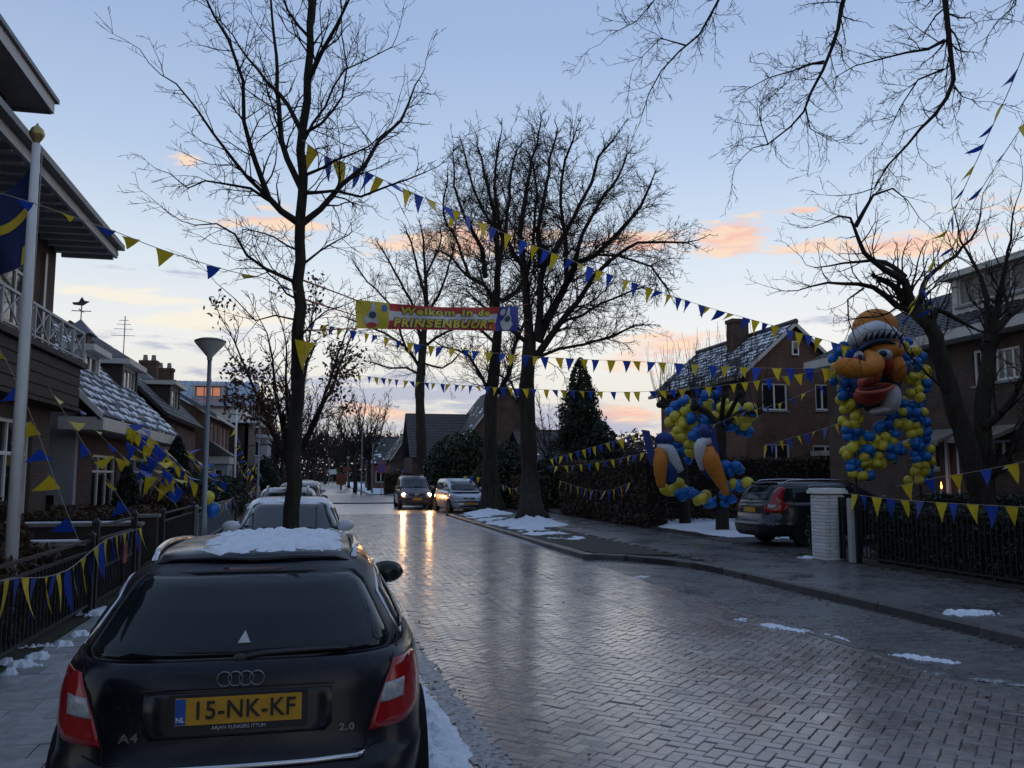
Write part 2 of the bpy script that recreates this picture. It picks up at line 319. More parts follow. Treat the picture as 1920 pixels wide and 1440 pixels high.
def fbm(x, y, s=1.0, o=4, z=0.0):
    v = 0; a = .5; x *= s; y *= s
    for _ in range(o): v += a * mnoise.noise((x, y, z)); x *= 2.1; y *= 2.1; a *= .5
    return v
def snow_field(name, label, x0, x1, y0, y1, res, hfun, base=lambda x, y: 0.0, mat=None, parent=None, group=None, lump=1.0):
    nx = int((x1 - x0) / res) + 1; ny = int((y1 - y0) / res) + 1
    V = []; H = np.zeros((ny, nx))
    for j in range(ny):
        for i in range(nx):
            x = x0 + i * res; y = y0 + j * res; h = hfun(x, y); H[j, i] = h
            x += .35 * res * mnoise.noise((x * 31, y * 31, 1.3)); y += .35 * res * mnoise.noise((x * 31, y * 31, 7.3))
            V.append((x, y, base(x, y) + max(h, -.012)))
    k = (H[:-1, :-1] > 0) | (H[1:, :-1] > 0) | (H[:-1, 1:] > 0) | (H[1:, 1:] > 0)
    F = [(j * nx + i, j * nx + i + 1, (j + 1) * nx + i + 1, (j + 1) * nx + i) for j, i in zip(*np.nonzero(k))]
    if not F: return None
    used = sorted({i for f in F for i in f}); mp = {u: n for n, u in enumerate(used)}
    o = np_mesh(name, [V[u] for u in used], [[mp[i] for i in f] for f in F], mat or m_snow, parent, smooth=True, kind='stuff')
    if label: tag(o, label, 'snow', group)
    return o
def sheet(name, x0, x1, y0, y1, z, mat, kind='structure'):
    o = np_mesh(name, [(x0, y0, z), (x1, y0, z), (x1, y1, z), (x0, y1, z)], [(0, 1, 2, 3)], mat); o['kind'] = kind; return o

# ================================================================ ground, road, pavements
m_ground = M('ground_soil_grass', (.040, .045, .028), .9, var=.4, vs=1.2, bump=.6, bs=6, dirt=((.6, .63, .68), .55, .60))
sheet('ground', -700, 700, -120, 1500, -.09, m_ground)
m_roadfar = M('wet_road_far', (.21, .192, .19), .32, var=.25, vs=1.2, bump=.06, bs=22, rvar=.07, spec=1.0, coat=.9, coat_r=.3)
road = sheet('road', -1.23, 7.42, -40, 420, -.034, M('wet_joint_sand', (.014, .012, .011), .5, var=.3, vs=9))
RAMP = [(.15, .115, .103), (.20, .155, .137), (.235, .182, .158), (.17, .15, .145), (.265, .207, .178), (.16, .122, .108)]
m_klinker = tone_mat('wet_road_brick', RAMP, rough=.25, rvar=.10, bump=.14, bs=70, spec=1.0, coat=.9, coat_r=.22)
def brick_template(l, w, h, bev, taper=0.0):
    a, b = l / 2, w / 2; i, j = a - bev, b - bev
    V = np.array([(-i, -j, 0), (i, -j, 0), (i, j, 0), (-i, j, 0), (-a, -b, -bev * .9), (a, -b, -bev * .9), (a, b, -bev * .9), (-a, b, -bev * .9), (-a, -b, -h), (a, -b, -h), (a, b, -h), (-a, b, -h)])
    F = np.array([(0, 1, 2, 3), (4, 5, 1, 0), (5, 6, 2, 1), (6, 7, 3, 2), (7, 4, 0, 3), (8, 9, 5, 4), (9, 10, 6, 5), (10, 11, 7, 6), (11, 8, 4, 7)])
    return V, F
def bricks_np(pl, V0, F0):
    """pl rows: x,y,z,angle,tiltx,tilty,tone"""
    pl = np.asarray(pl); n = len(pl); c, s = np.cos(pl[:, 3]), np.sin(pl[:, 3])
    X = pl[:, 0, None] + V0[None, :, 0] * c[:, None] - V0[None, :, 1] * s[:, None]
    Y = pl[:, 1, None] + V0[None, :, 0] * s[:, None] + V0[None, :, 1] * c[:, None]
    Z = pl[:, 2, None] + V0[None, :, 2] + V0[None, :, 0] * pl[:, 4, None] + V0[None, :, 1] * pl[:, 5, None]
    V = np.stack([X, Y, Z], -1).reshape(-1, 3); F = (F0[None] + (np.arange(n) * len(V0))[:, None, None]).reshape(-1, F0.shape[1])
    return V, F, np.repeat(pl[:, 6], len(V0))
def pieces(parent, name, stuffname, pl, V0, F0, mat, limit=300, nvar=14, stufflabel=None):
    """the nearest pieces become single objects (sharing meshes), the rest one mesh"""
    rnd = random.Random(5); pl = sorted(pl, key=lambda p: (p[0] ** 2 + p[1] ** 2)) if len(pl) > limit else pl
    mes = []
    for k in range(nvar):
        me = bpy.data.meshes.new(name); me.from_pydata([tuple(v) for v in V0], [], [tuple(int(i) for i in f) for f in F0]); me.update(); me.materials.append(mat)
        a = me.attributes.new('tone', 'FLOAT', 'POINT'); a.data.foreach_set('value', [rnd.random()] * len(V0)); mes.append(me)
    w = wloc(parent)
    for p in pl[:limit]: add(name, rnd.choice(mes), parent, Vector(p[:3]) - w, (p[5], -p[4], p[3]))
    if len(pl) > limit:
        V, F, T = bricks_np(pl[limit:], V0, F0); o = np_mesh(stuffname, V, F, mat, parent, tone=T, kind='stuff')
# herringbone clinkers laid at 45 degrees to the street
def road_z(x, y): return -.010 - .007 * math.exp(-((x - 2.35) / .28) ** 2) - .007 * math.exp(-((x - 3.95) / .28) ** 2) + .014 * fbm(x, y, .35, 3) - .012 * max(0, (x - 4.6)) + .002
def herringbone():
    rnd = random.Random(11); u = .1; c45 = math.sqrt(.5); pl = []
    ymax = 40.0
    for n in range(-330, 420):
        for m in range(-130, 130):
            for kind in (0, 1):
                if kind == 0: a, b, ang = n + 4 * m + 1.0, n + .5, 0.0
                else: a, b, ang = 2 + n + 4 * m + .5, n + 0.0, math.pi / 2
                x = (a * c45 - b * c45) * u; y = (a * c45 + b * c45) * u
                x += 2.0; y += 3.0
                if not (.35 < x < 5.62 and 3.2 < y < ymax): continue
                if y > 12 and not 0.8 < x: continue
                # outside the field of view
                if y < 24 and x / max(y, .1) > .98: continue
                pl.append((x, y, road_z(x, y) + rnd.gauss(0, .0018), ang + math.pi / 4 + rnd.gauss(0, .012), rnd.gauss(0, .007), rnd.gauss(0, .008), rnd.random()))
    vis = [p for p in pl if p[1] > 5.3 - .2 * p[0] + 0 and p[0] > 1.0]
    vis.sort(key=lambda p: p[0] ** 2 + p[1] ** 2); near = vis[:300]; ns = set(id(p) for p in near)
    rest = [p for p in pl if id(p) not in ns]
    V0, F0 = brick_template(.196, .096, .03, .006)
    pieces(road, 'paving_brick', 'paving_bricks', near, V0, F0, m_klinker)
    V, F, T = bricks_np(rest, V0, F0); np_mesh('paving_bricks', V, F, m_klinker, road, tone=T, kind='stuff')
herringbone()
sheet('road_surface', -1.22, 5.62, 39.9, 420, -.006, m_roadfar)
sheet('road_surface', -1.22, .36, -40, 39.9, -.010, m_roadfar)
sheet('road_surface', .36, 5.62, -40, 3.25, -.010, m_roadfar)
# parking strip along the right kerb
m_bay = tone_mat('wet_bay_brick', [(.10, .097, .094), (.13, .12, .115), (.085, .082, .08), (.15, .14, .13)], rough=.32, rvar=.14, bump=.25, bs=60)
bay = sheet('parking_strip', 5.62, 7.42, -40, 420, -.031, MATS['wet_joint_sand'])
rnd = random.Random(3); pl = []
for j in range(int((18.5 - 4.6) / .068)):
    for i in range(8):
        x = 5.78 + i * .204 + (j % 2) * .1; y = 4.6 + j * .068
        if x < 7.36: pl.append((x, y, -.022 + .004 * fbm(x, y, 1.5, 2) + rnd.gauss(0, .0012), rnd.gauss(0, .01), rnd.gauss(0, .008), rnd.gauss(0, .01), rnd.random()))
V0, F0 = brick_template(.198, .064, .02, .003)
V, F, T = bricks_np(pl, V0, F0); np_mesh('bay_bricks', V, F, m_bay, bay, tone=T, kind='stuff')
for j in range(34):   # flat gutter stones between the carriageway and the strip
    V0g, F0g = brick_template(.14, .49, .03, .006); 
gut = [(5.665, 3.4 + j * .5, -.012 + rnd.gauss(0, .002), rnd.gauss(0, .004), 0, rnd.gauss(0, .003), rnd.random()) for j in range(90)]
pieces(bay, 'gutter_stone', 'gutter_stones', gut, V0g, F0g, m_bay)
sheet('parking_strip_surface', 5.74, 7.42, 36.5, 420, -.012, m_roadfar)

# left footpath: raised, square concrete tiles
m_tile = tone_mat('worn_concrete_tile', [(.24, .24, .23), (.30, .29, .28), (.20, .20, .19), (.33, .32, .31), (.25, .255, .24)], rough=.5, rvar=.16, bump=.35, bs=45)
foot = MB().box(-2.64, -1.36, -40, 400, -.08, .068).build('footpath', M('tile_joint', (.022, .021, .018), .9, var=.3, vs=7)); foot['kind'] = 'structure'
V0, F0 = brick_template(.296, .296, .03, .004); pl = []
for j in range(150):
    for i in range(5):
        x = -1.51 - i * .3 + (.15 if j % 2 else 0); y = 3.0 + j * .3
        if -2.5 <= x < -1.44: pl.append((x, y, .102 + rnd.gauss(0, .0022), rnd.gauss(0, .006), rnd.gauss(0, .006), rnd.gauss(0, .006), rnd.random()))
pieces(foot, 'paving_tile', 'paving_tiles', pl, V0, F0, m_tile)
Vh, Fh = brick_template(.146, .296, .03, .004)
pieces(foot, 'half_paving_tile', 'half_paving_tiles', [(x, 3.0 + j * .3, .102, 0, 0, rnd.gauss(0, .006), 0) for j in range(100) if j % 2 for x in (-1.435, -2.485)], Vh, Fh, m_tile)
moss = MB().box(-2.64, -2.60, -40, 400, .069, .106).build('moss_strip', M('moss', (.035, .05, .015), .95, var=.4, vs=20, bump=.8, bs=50), foot)
kerb = MB()
kl = MB().box(-1.355, -1.23, -40, 400, -.09, .112).build('kerb', m_concrete); kl['kind'] = 'structure'
# right kerb: steps out to the carriageway where the trees stand
m_rpath = tone_mat('wet_path_tile', [(.095, .090, .087), (.12, .113, .108), (.085, .081, .08), (.135, .128, .122)], rough=.32, rvar=.16, bump=.3, bs=40)
KR = [(7.40, -40), (7.40, 14.6), (7.22, 15.9), (6.6, 17.2), (6.0, 18.0), (5.72, 18.9), (5.72, 36.2), (6.0, 37.0), (7.1, 38.0), (7.40, 38.8), (7.40, 61.0), (8.2, 63.5), (10.4, 64.5)]
pav = MB(); poly = KR + [(60, 64.5), (60, -40)]
pav.prism(poly, -.09, .066, 'z'); pavo = pav.build('footpath', M('path_bed', (.032, .030, .028), .7, var=.3, vs=3, bump=.4, bs=30)); pavo['kind'] = 'structure'
def offs(P, d):
    out = []
    for i, p in enumerate(P):
        a = Vector(P[max(i - 1, 0)]); b = Vector(P[min(i + 1, len(P) - 1)]); t = (b - a).normalized(); out.append((p[0] + t.y * d, p[1] - t.x * d))
    return out
kbo = MB().prism(offs(KR, .004) + offs(KR, .12)[::-1], -.09, .082, 'z').build('kerb', M('kerb_bed', (.03, .029, .028), .7, var=.2)); kbo['kind'] = 'structure'
mk_ = M('wet_kerb', (.085, .082, .078), .45, var=.25, vs=5, bump=.4, bs=30, rnd=.22)
def kerb_stones():
    P = resample([Vector((x, y, 0)) for x, y in KR[1:] if True], .18); P = [Vector((7.40, 4.0 + k * .18, 0)) for k in range(59)] + P; acc = [P[0]]; L = 0; runs = []
    for a, b in zip(P, P[1:]):
        L += (b - a).length; acc.append(b)
        if L >= .88: runs.append(acc); acc = [b]; L = 0
    q = random.Random(8)
    for r_ in runs:
        a, b = r_[0], r_[-1]; t = (b - a).normalized(); n = Vector((t.y, -t.x, 0)); a = a + t * .005; b = b - t * .005; dz = q.gauss(0, .003); m = MB(); e = .012; zt = .105 + dz; c0, c1 = -.006 + q.gauss(0, .003), .128
        prof = [(c0, -.08), (c0, zt - .03), (c0 + .02, zt), (c1, zt), (c1, -.08)]
        V = [p + n * u + Vector((0, 0, z)) for p in (a, b) for u, z in prof]; m.addv(V, [(0, 1, 6, 5), (1, 2, 7, 6), (2, 3, 8, 7), (3, 4, 9, 8), (0, 1, 2, 3, 4), (9, 8, 7, 6, 5)]); m.build('kerb_stone', mk_, kbo)

V0, F0 = brick_template(.296, .296, .03, .004); pl = []
for j in range(110):
    for i in range(9):
        x = 7.70 + i * .3 + (.15 if j % 2 else 0); y = 5.0 + j * .3
        if x < 10.25: pl.append((x, y, .100 + .004 * fbm(x, y, .8, 2) + rnd.gauss(0, .0014), rnd.gauss(0, .006), rnd.gauss(0, .005), rnd.gauss(0, .005), rnd.random()))
Vh, Fh = brick_template(.146, .296, .03, .004)
hl = [(7.625, 5.0 + j * .3, .100, 0, 0, rnd.gauss(0, .005), rnd.random()) for j in range(110) if j % 2]
V, F, T = bricks_np([p for p in hl if p[1] < 16], Vh, Fh); np_mesh('half_paving_tiles', V, F, m_rpath, pavo, tone=T, kind='stuff')
pieces(pavo, 'paving_tile', 'paving_tiles', sorted(pl, key=lambda p: p[0] ** 2 + p[1] ** 2), V0, F0, m_rpath, 300)
# tree verge (bare earth) and the earth round the gardens
vg = MB().prism(offs(KR[4:9], .14) + [(7.52, 38.0), (7.52, 17.2)], .05, .098, 'z').build('verge', m_soil); vg['kind'] = 'structure'
gl = MB().box(-60, -2.66, -40, 400, -.08, .085).build('garden_ground', m_soil); gl['kind'] = 'structure'
gr = MB().box(10.36, 58, -20, 17.0, 0, .10).box(10.7, 58, 22.0, 60, 0, .11).build('garden_ground', m_soil); gr['kind'] = 'structure'
dw = MB().box(10.36, 24, 17.01, 21.99, 0, .094).build('driveway', M('driveway_paving', (.05, .047, .045), .5, var=.3, vs=3, bump=.4, bs=25)); dw['kind'] = 'structure'
# raised crossing plateau and the side street
hump = MB()
hump.prism([(54.2, -.05), (54.2, -.02), (55.1, .09), (74.0, .09), (75.0, -.02), (75.0, -.05)], -1.2, 7.4, 'x')
ho = hump.build('speed_table', M('wet_plateau_brick', (.21, .192, .19), .3, var=.25, vs=1.5, bump=.08, bs=24, spec=1.0)); ho['kind'] = 'structure'
MB().box(-1.1, 5.4, 54.42, 54.72, -.02, .062).build('ramp_band', M('dark_ramp_brick', (.022, .021, .022), .6, var=.3, vs=6), ho)
side = sheet('side_street', 7.43, 60, 64.7, 73.4, .094, m_roadfar)
fp2 = MB().prism([(5.2, 76), (4.9, 78), (4.75, 90), (4.7, 400), (60, 400), (60, 73.6), (8.5, 73.6)], -.09, .11, 'z').build('footpath', M('far_path', (.05, .048, .046), .5, var=.3, vs=1)); fp2['kind'] = 'structure'

# ================================================================ snow on the ground
def ramp(v, a, b): return max(0.0, min(1.0, (v - a) / (b - a)))
def h_strip(x, y):
    w = .40 + .10 * fbm(0, y, .9, 2, 5); x1 = .62 + w - .028 * max(0, y - 6); e = ramp(x, .40, .62) * ramp(x1 - x, -.05, .16) * ramp(y, 3.0, 3.6) * ramp(9.6 - y, -.2, 2.2)
    return .105 * e + .10 * fbm(x, y, 7.5, 4) * ramp(e, 0, .5) + .055 * abs(fbm(x, y, 16, 3)) * ramp(e, 0, .3) + .02 * fbm(x, y, 30, 2) - .035
snow_field('snow_bank', 'lumpy bank of grey-white snow along the driver side of the dark estate car', .40, 1.35, 3.0, 10.0, .022, h_strip)
def h_slush(x, y):
    c = 1.12 - .03 * max(0, y - 6) + .05 * fbm(0, y, 1.2, 3, 2); e = ramp(.17 - abs(x - c), 0, .12) * ramp(16 - y, 0, 4)
    return .016 * e + .02 * fbm(x, y, 9, 4) - .012
snow_field('slush', 'dark grit and slush at the edge of the snow bank', .8, 1.6, 3.4, 16, .03, h_slush, mat=m_slush)
def patch(cx, cy, rx, ry, h, s=7.0, rough=.09, base=None, rot=0.0):
    c, s_ = math.cos(rot), math.sin(rot)
    def f(x, y):
        u, v = (x - cx) * c + (y - cy) * s_, -(x - cx) * s_ + (y - cy) * c
        r = math.hypot(u / rx, v / ry); e = .75 - r + 1.5 * fbm(x, y, s * .45, 3, cx) + .9 * fbm(x, y, s * 1.7, 3, cy) + .6 * fbm(x, y, s * 4.5, 2, cy)
        return h * min(e, .45) * 1.5 + rough * ramp(e, 0, .25) * fbm(x, y, s * 2.2, 3) - .004
    return f
def lump(label, px, py, z, rx, ry, h, name='snow_patch', res=None, group=None, rot=0.0, s=7.0, mat=None, rough=None):
    p = atZ(px, py, z); res = res or max(.016, min(rx, ry) / 14); m_ = max(rx, ry) * 1.7 if rot else 0
    return snow_field(name, label, p.x - max(m_, rx * 1.7), p.x + max(m_, rx * 1.7), p.y - max(m_, ry * 1.7), p.y + max(m_, ry * 1.7), res, patch(p.x, p.y, rx, ry, h, s, h * .7 if rough is None else rough, rot=rot), base=lambda x, y: z, mat=mat, group=group)
lump('bright snow clump on the dark right footpath near the kerb', 1820, 1150, .104, .42, .20, .045)
lump('small snow clump lying in front of the white brick pillar', 1512, 1046, .104, .20, .14, .06)
lump('snow remnant on the road edge nearest the right side of the picture', 1760, 1238, -.015, .55, .10, .03, rot=-.9)
lump('broken snow crust between the road bricks and the parking strip', 1490, 1180, -.015, .75, .12, .02, rot=-1.25, mat=None)
lump('grey slush trail reaching the right edge of the picture', 1850, 1275, -.012, .6, .10, .016, name='slush', rot=-.9, mat=m_slush)
lump('small bright ice patch at the bend of the right kerb', 1208, 1081, -.012, .22, .10, .02)
def h_verge(x, y):
    e = ramp(x, 5.75, 6.1) * ramp(7.5 - x, -.3, .5) * ramp(y, 20.5, 24) * ramp(37 - y, 0, 1)
    t = 0
    for tx, ty, a in ((7.66, 29.6, .34), (7.8, 38.0, .22)):
        t = max(t, a * math.exp(-(((x - tx + .25) / .8) ** 2 + ((y - ty + .55) / 1.1) ** 2)))
    return (.030 * e + .17 * fbm(x, y, 1.1, 4) * e + .09 * fbm(x, y, 5, 4) * e - .036) + t * (1 + .8 * fbm(x, y, 5, 3))
snow_field('verge_snow', 'patchy grey-white snow round the feet of the two big verge trees', 5.75, 9.0, 20, 38.4, .07, h_verge, base=lambda x, y: .10)
def h_gut(x, y):
    c = 5.62 + .06 * fbm(0, y, 1, 3); return .045 * ramp(.22 - abs(x - c), 0, .2) * ramp(y, 19, 23) * ramp(40 - y, 0, 3) + .03 * fbm(x, y, 6, 3) - .02
snow_field('kerb_slush', 'dirty ice along the kerb below the verge trees', 5.2, 6.0, 18.5, 40, .05, h_gut, base=lambda x, y: -.012, mat=m_slush)
def h_garden(x, y):
    return .09 * ramp(x, 10.9, 11.3) * ramp(y, 21.6, 22.2) - .01 + .07 * fbm(x, y, .9, 4) - .03 * ramp(x, 14.5, 18)
snow_field('garden_snow', 'snow cover in the garden under the balloon garland', 10.9, 16.5, 21.5, 30.5, .09, h_garden, base=lambda x, y: .105)
lump('flat snow patch under the dark estate car on the driveway', 1475, 1008, .098, .6, .3, .03)
for k, (px, py, rx, ry) in enumerate([(185, 1150, .20, .17), (150, 1190, .11, .09), (98, 1210, .22, .06), (72, 1232, .10, .07), (45, 1247, .11, .07), (20, 1262, .10, .05), (12, 1243, .13, .06), (215, 1143, .16, .14)]):
    lump(['larger snow clump on the left footpath beside the black fence', 'round snow ball on the left footpath tiles', 'thin snow streak by the foot of the black fence', 'snow lump at the fence foot, third from the left edge', 'snow lump at the fence foot, second from the left edge', 'flat snow bit nearest the left edge of the footpath', 'snow scrap behind the bars of the black fence', 'snow clump on the left footpath just behind another'][k], px, py, .11, rx, ry, .07, res=.014, s=14, rough=.02)
lump('snow heap in the garden beside the open gate of the left fence', 283, 1045, .1, .35, .5, .25)
def h_far(x, y): return .06 * ramp(x, 4.75, 5.3) * ramp(y, 76, 80) * ramp(8.2 - x, -.2, .4) + .16 * fbm(x, y, .5, 4) - .025
snow_field('far_verge_snow', 'snow along the far right footpath beyond the side street', 4.7, 9, 75, 190, .35, h_far, base=lambda x, y: .115)
def h_lv(x, y): return .05 + .14 * fbm(x, y, .6, 4) - .02 * abs(x + 2)
snow_field('far_footpath_snow', 'snow patches on the left footpath behind the parked cars', -2.6, -1.3, 15, 70, .12, h_lv, base=lambda x, y: .10)

# ================================================================ trees
def resample(P, step):
    P = [Vector(p) for p in P]; Q = [P[0] * 2 - P[1]] + P + [P[-1] * 2 - P[-2]]; out = []
    for i in range(1, len(Q) - 2):
        a, b, c, d = Q[i - 1], Q[i], Q[i + 1], Q[i + 2]; n = max(1, int((c - b).length / step))
        for k in range(n):
            t = k / n; out.append(.5 * ((2 * b) + (c - a) * t + (2 * a - 5 * b + 4 * c - d) * t * t + (3 * b - a - 3 * c + d) * t ** 3))
    out.append(P[-1]); return out
kerb_stones()
class Tree:
    def __init__(s, seed): s.r = random.Random(seed); s.S = []; s.trunk = MB(); s.crown = MB(); s.tips = []
    def seg(s, a, b, ra, rb): s.S.append((a.x, a.y, a.z, b.x, b.y, b.z, ra, rb))
    def rv(s): return Vector((s.r.gauss(0, 1), s.r.gauss(0, 1), s.r.gauss(0, 1)))
    def grow(s, p, d, L, r, lv, cfg):
        n = max(2, int(L / cfg['seg'][lv])); st = L / n; R_ = s.r; maxl = len(cfg['seg']) - 1
        for i in range(n):
            d = (d + s.rv() * cfg['jit'] + Vector((0, 0, cfg['up']))).normalized(); q = p + d * st
            r0 = max(cfg['rmin'], r * (1 - .72 * i / n)); r1 = max(cfg['rmin'] * .8, r * (1 - .72 * (i + 1) / n)); s.seg(p, q, r0, r1)
            if lv < maxl and i >= (1 if n > 3 else 0):
                k = cfg['dens'][lv] * st; k = int(k) + (R_.random() < k - int(k))
                for _ in range(k):
                    ax = d.cross(s.rv()).normalized(); cd = (d * math.cos(cfg['ang']) + ax * math.sin(cfg['ang']) * R_.uniform(.6, 1.2)).normalized()
                    s.grow(p.lerp(q, R_.random()), cd, L * cfg['rat'] * R_.uniform(.55, 1.15) * (1 - .45 * i / n), r0 * .6, lv + 1, cfg)
            p = q
        s.tips.append((p, d))
    def limb(s, pts, r0, r1, cfg, big=True, start=.12, L=None, dens=None, tr=False):
        P = resample(pts, cfg.get('lstep', .25)); n = len(P); mb = s.trunk if tr else s.crown
        jj = cfg.get('ljit', .012)
        for i in range(1, n - 1): P[i] = P[i] + s.rv() * jj
        rad = [r0 + (r1 - r0) * (i / (n - 1)) ** .8 for i in range(n)]; mb.tube(P, rad, 10 if r0 > .1 else 7)
        tot = sum((P[i + 1] - P[i]).length for i in range(n - 1)); L = L or cfg['L']; dens = dens or cfg['ld']; acc = 0
        for i in range(n - 1):
            sl = (P[i + 1] - P[i]).length; acc += sl
            if acc / tot < start: continue
            k = dens * sl; k = int(k) + (s.r.random() < k - int(k)); d = (P[i + 1] - P[i]).normalized()
            for _ in range(k):
                ax = d.cross(s.rv()).normalized(); a = cfg['ang'] * s.r.uniform(.7, 1.25); cd = (d * math.cos(a) + ax * math.sin(a)).normalized()
                s.grow(P[i].lerp(P[i + 1], s.r.random()), cd, L * s.r.uniform(.45, 1.1) * (1 - .5 * acc / tot), max(cfg['rmin'] * 2, rad[i] * .38 if rad[i] < .05 else min(rad[i] * .3, .035)), 0, cfg)
        s.grow(P[-1], (P[-1] - P[-2]).normalized(), L * cfg.get('tip', .8), r1, 0, cfg)
    def finish(s, name, label, base, group=None, cat='tree', bark=None, twig=None, extra_trunk=None):
        root = thing(name, label, cat, base, group=group)
        if s.trunk.n: s.trunk.build('trunk', bark or m_bark, root, smooth=True)
        S = np.array(s.S); A, B = S[:, :3], S[:, 3:6]; D = B - A; D /= np.linalg.norm(D, axis=1)[:, None] + 1e-9
        U = np.cross(D, np.array([.31, .87, .38])); U /= np.linalg.norm(U, axis=1)[:, None] + 1e-9; W = np.cross(D, U); k = 3
        V = []
        for E, rr in ((A, S[:, 6]), (B, S[:, 7])):
            for j in range(k): V.append(E + (U * math.cos(2.0944 * j) + W * math.sin(2.0944 * j)) * rr[:, None])
        V = np.stack(V, 1).reshape(-1, 3); o = np.arange(len(S)) * 6
        F = np.concatenate([np.stack([o + j, o + (j + 1) % 3, o + 3 + (j + 1) % 3, o + 3 + j], 1) for j in range(3)])
        nb = len(V)
        if s.crown.n:
            V = np.concatenate([V, np.array([tuple(v) for v in s.crown.v])]); q = [f for f in s.crown.f if len(f) == 4]; F = np.concatenate([F, np.array(q) + nb])
        np_mesh('crown', V, F, twig or m_twig, root, smooth=True)
        return root
CFG_N = dict(seg=[.14, .09, .06], jit=.22, up=.05, dens=[8.5, 11, 0], rat=.45, ang=.85, rmin=.0027, L=1.0, ld=8.0, lstep=.22, ljit=.012)       # near trees
CFG_O = dict(tip=.35, seg=[.36, .26, .18], jit=.2, up=.03, dens=[5.8, 7.0, 0], rat=.5, ang=.78, rmin=.0075, L=2.6, ld=6.4, lstep=.5, ljit=.03)          # big oaks
def tr(pts, d, spread=0.0, rnd=None):
    """trace of a limb: photo points at the tree's distance, leaning towards or away from us along its length"""
    n = len(pts); return [at(x, y, d + spread * (i / (n - 1))) for i, (x, y) in enumerate(pts)]
# ---- slim street tree standing between the parked cars
T = Tree(21); d = 9.72
T.limb(tr([(541, 1190), (546, 1000), (553, 820), (559, 620), (563, 450), (568, 330), (571, 240), (576, 140), (581, 50), (584, -40), (590, -180), (596, -330)], d), .112, .02, CFG_N, start=.55, tr=True, dens=2.0)
LN = [([(563, 420), (505, 367), (480, 305), (457, 225), (455, 150), (430, 75), (400, 30), (385, -10), (370, -60)], -.9, .045), ([(564, 352), (538, 300), (528, 270), (520, 200), (515, 100), (507, 30), (503, -60), (495, -150)], .6, .04),
      ([(566, 420), (600, 395), (640, 345), (680, 310), (707, 270), (750, 225), (780, 160), (790, 142)], .7, .042), ([(577, 152), (605, 95), (630, 50), (655, 0), (685, -70)], -.5, .035),
      ([(563, 242), (540, 200), (500, 155), (465, 110), (435, 65), (405, 30)], .9, .03), ([(520, 385), (470, 355), (425, 345), (385, 340), (350, 352), (318, 325)], 1.0, .024),
      ([(505, 372), (430, 300), (395, 250), (370, 200), (330, 155), (302, 140)], -.4, .026), ([(560, 532), (500, 505), (465, 480), (440, 440), (405, 415), (367, 422)], -.7, .024),
      ([(573, 328), (630, 300), (660, 290), (720, 250)], -.8, .02), ([(573, 362), (630, 360), (675, 370), (730, 350), (800, 322)], -1.0, .024), ([(573, 492), (630, 450), (655, 440)], .7, .016),
      ([(579, 102), (590, 0), (602, -100)], .5, .03), ([(572, 260), (610, 200), (650, 130), (690, 110), (735, 88)], .9, .02), ([(560, 470), (500, 440), (455, 430)], .9, .014), ([(556, 560), (520, 530), (470, 470)], .8, .014),
      ([(571, 250), (600, 230), (640, 180), (650, 120), (640, 60)], -1.1, .02), ([(580, 70), (540, 20), (520, -60)], -.8, .02), ([(556, 640), (590, 600), (640, 575)], -.5, .012), ([(556, 600), (520, 590), (480, 600), (440, 560)], .4, .012)]
for pts, sp, r in LN: T.limb(tr(pts, d, sp), r, .006, CFG_N)
T.finish('street_tree', 'slim bare tree standing between the dark estate car and the white car', at(541, 1190, d))
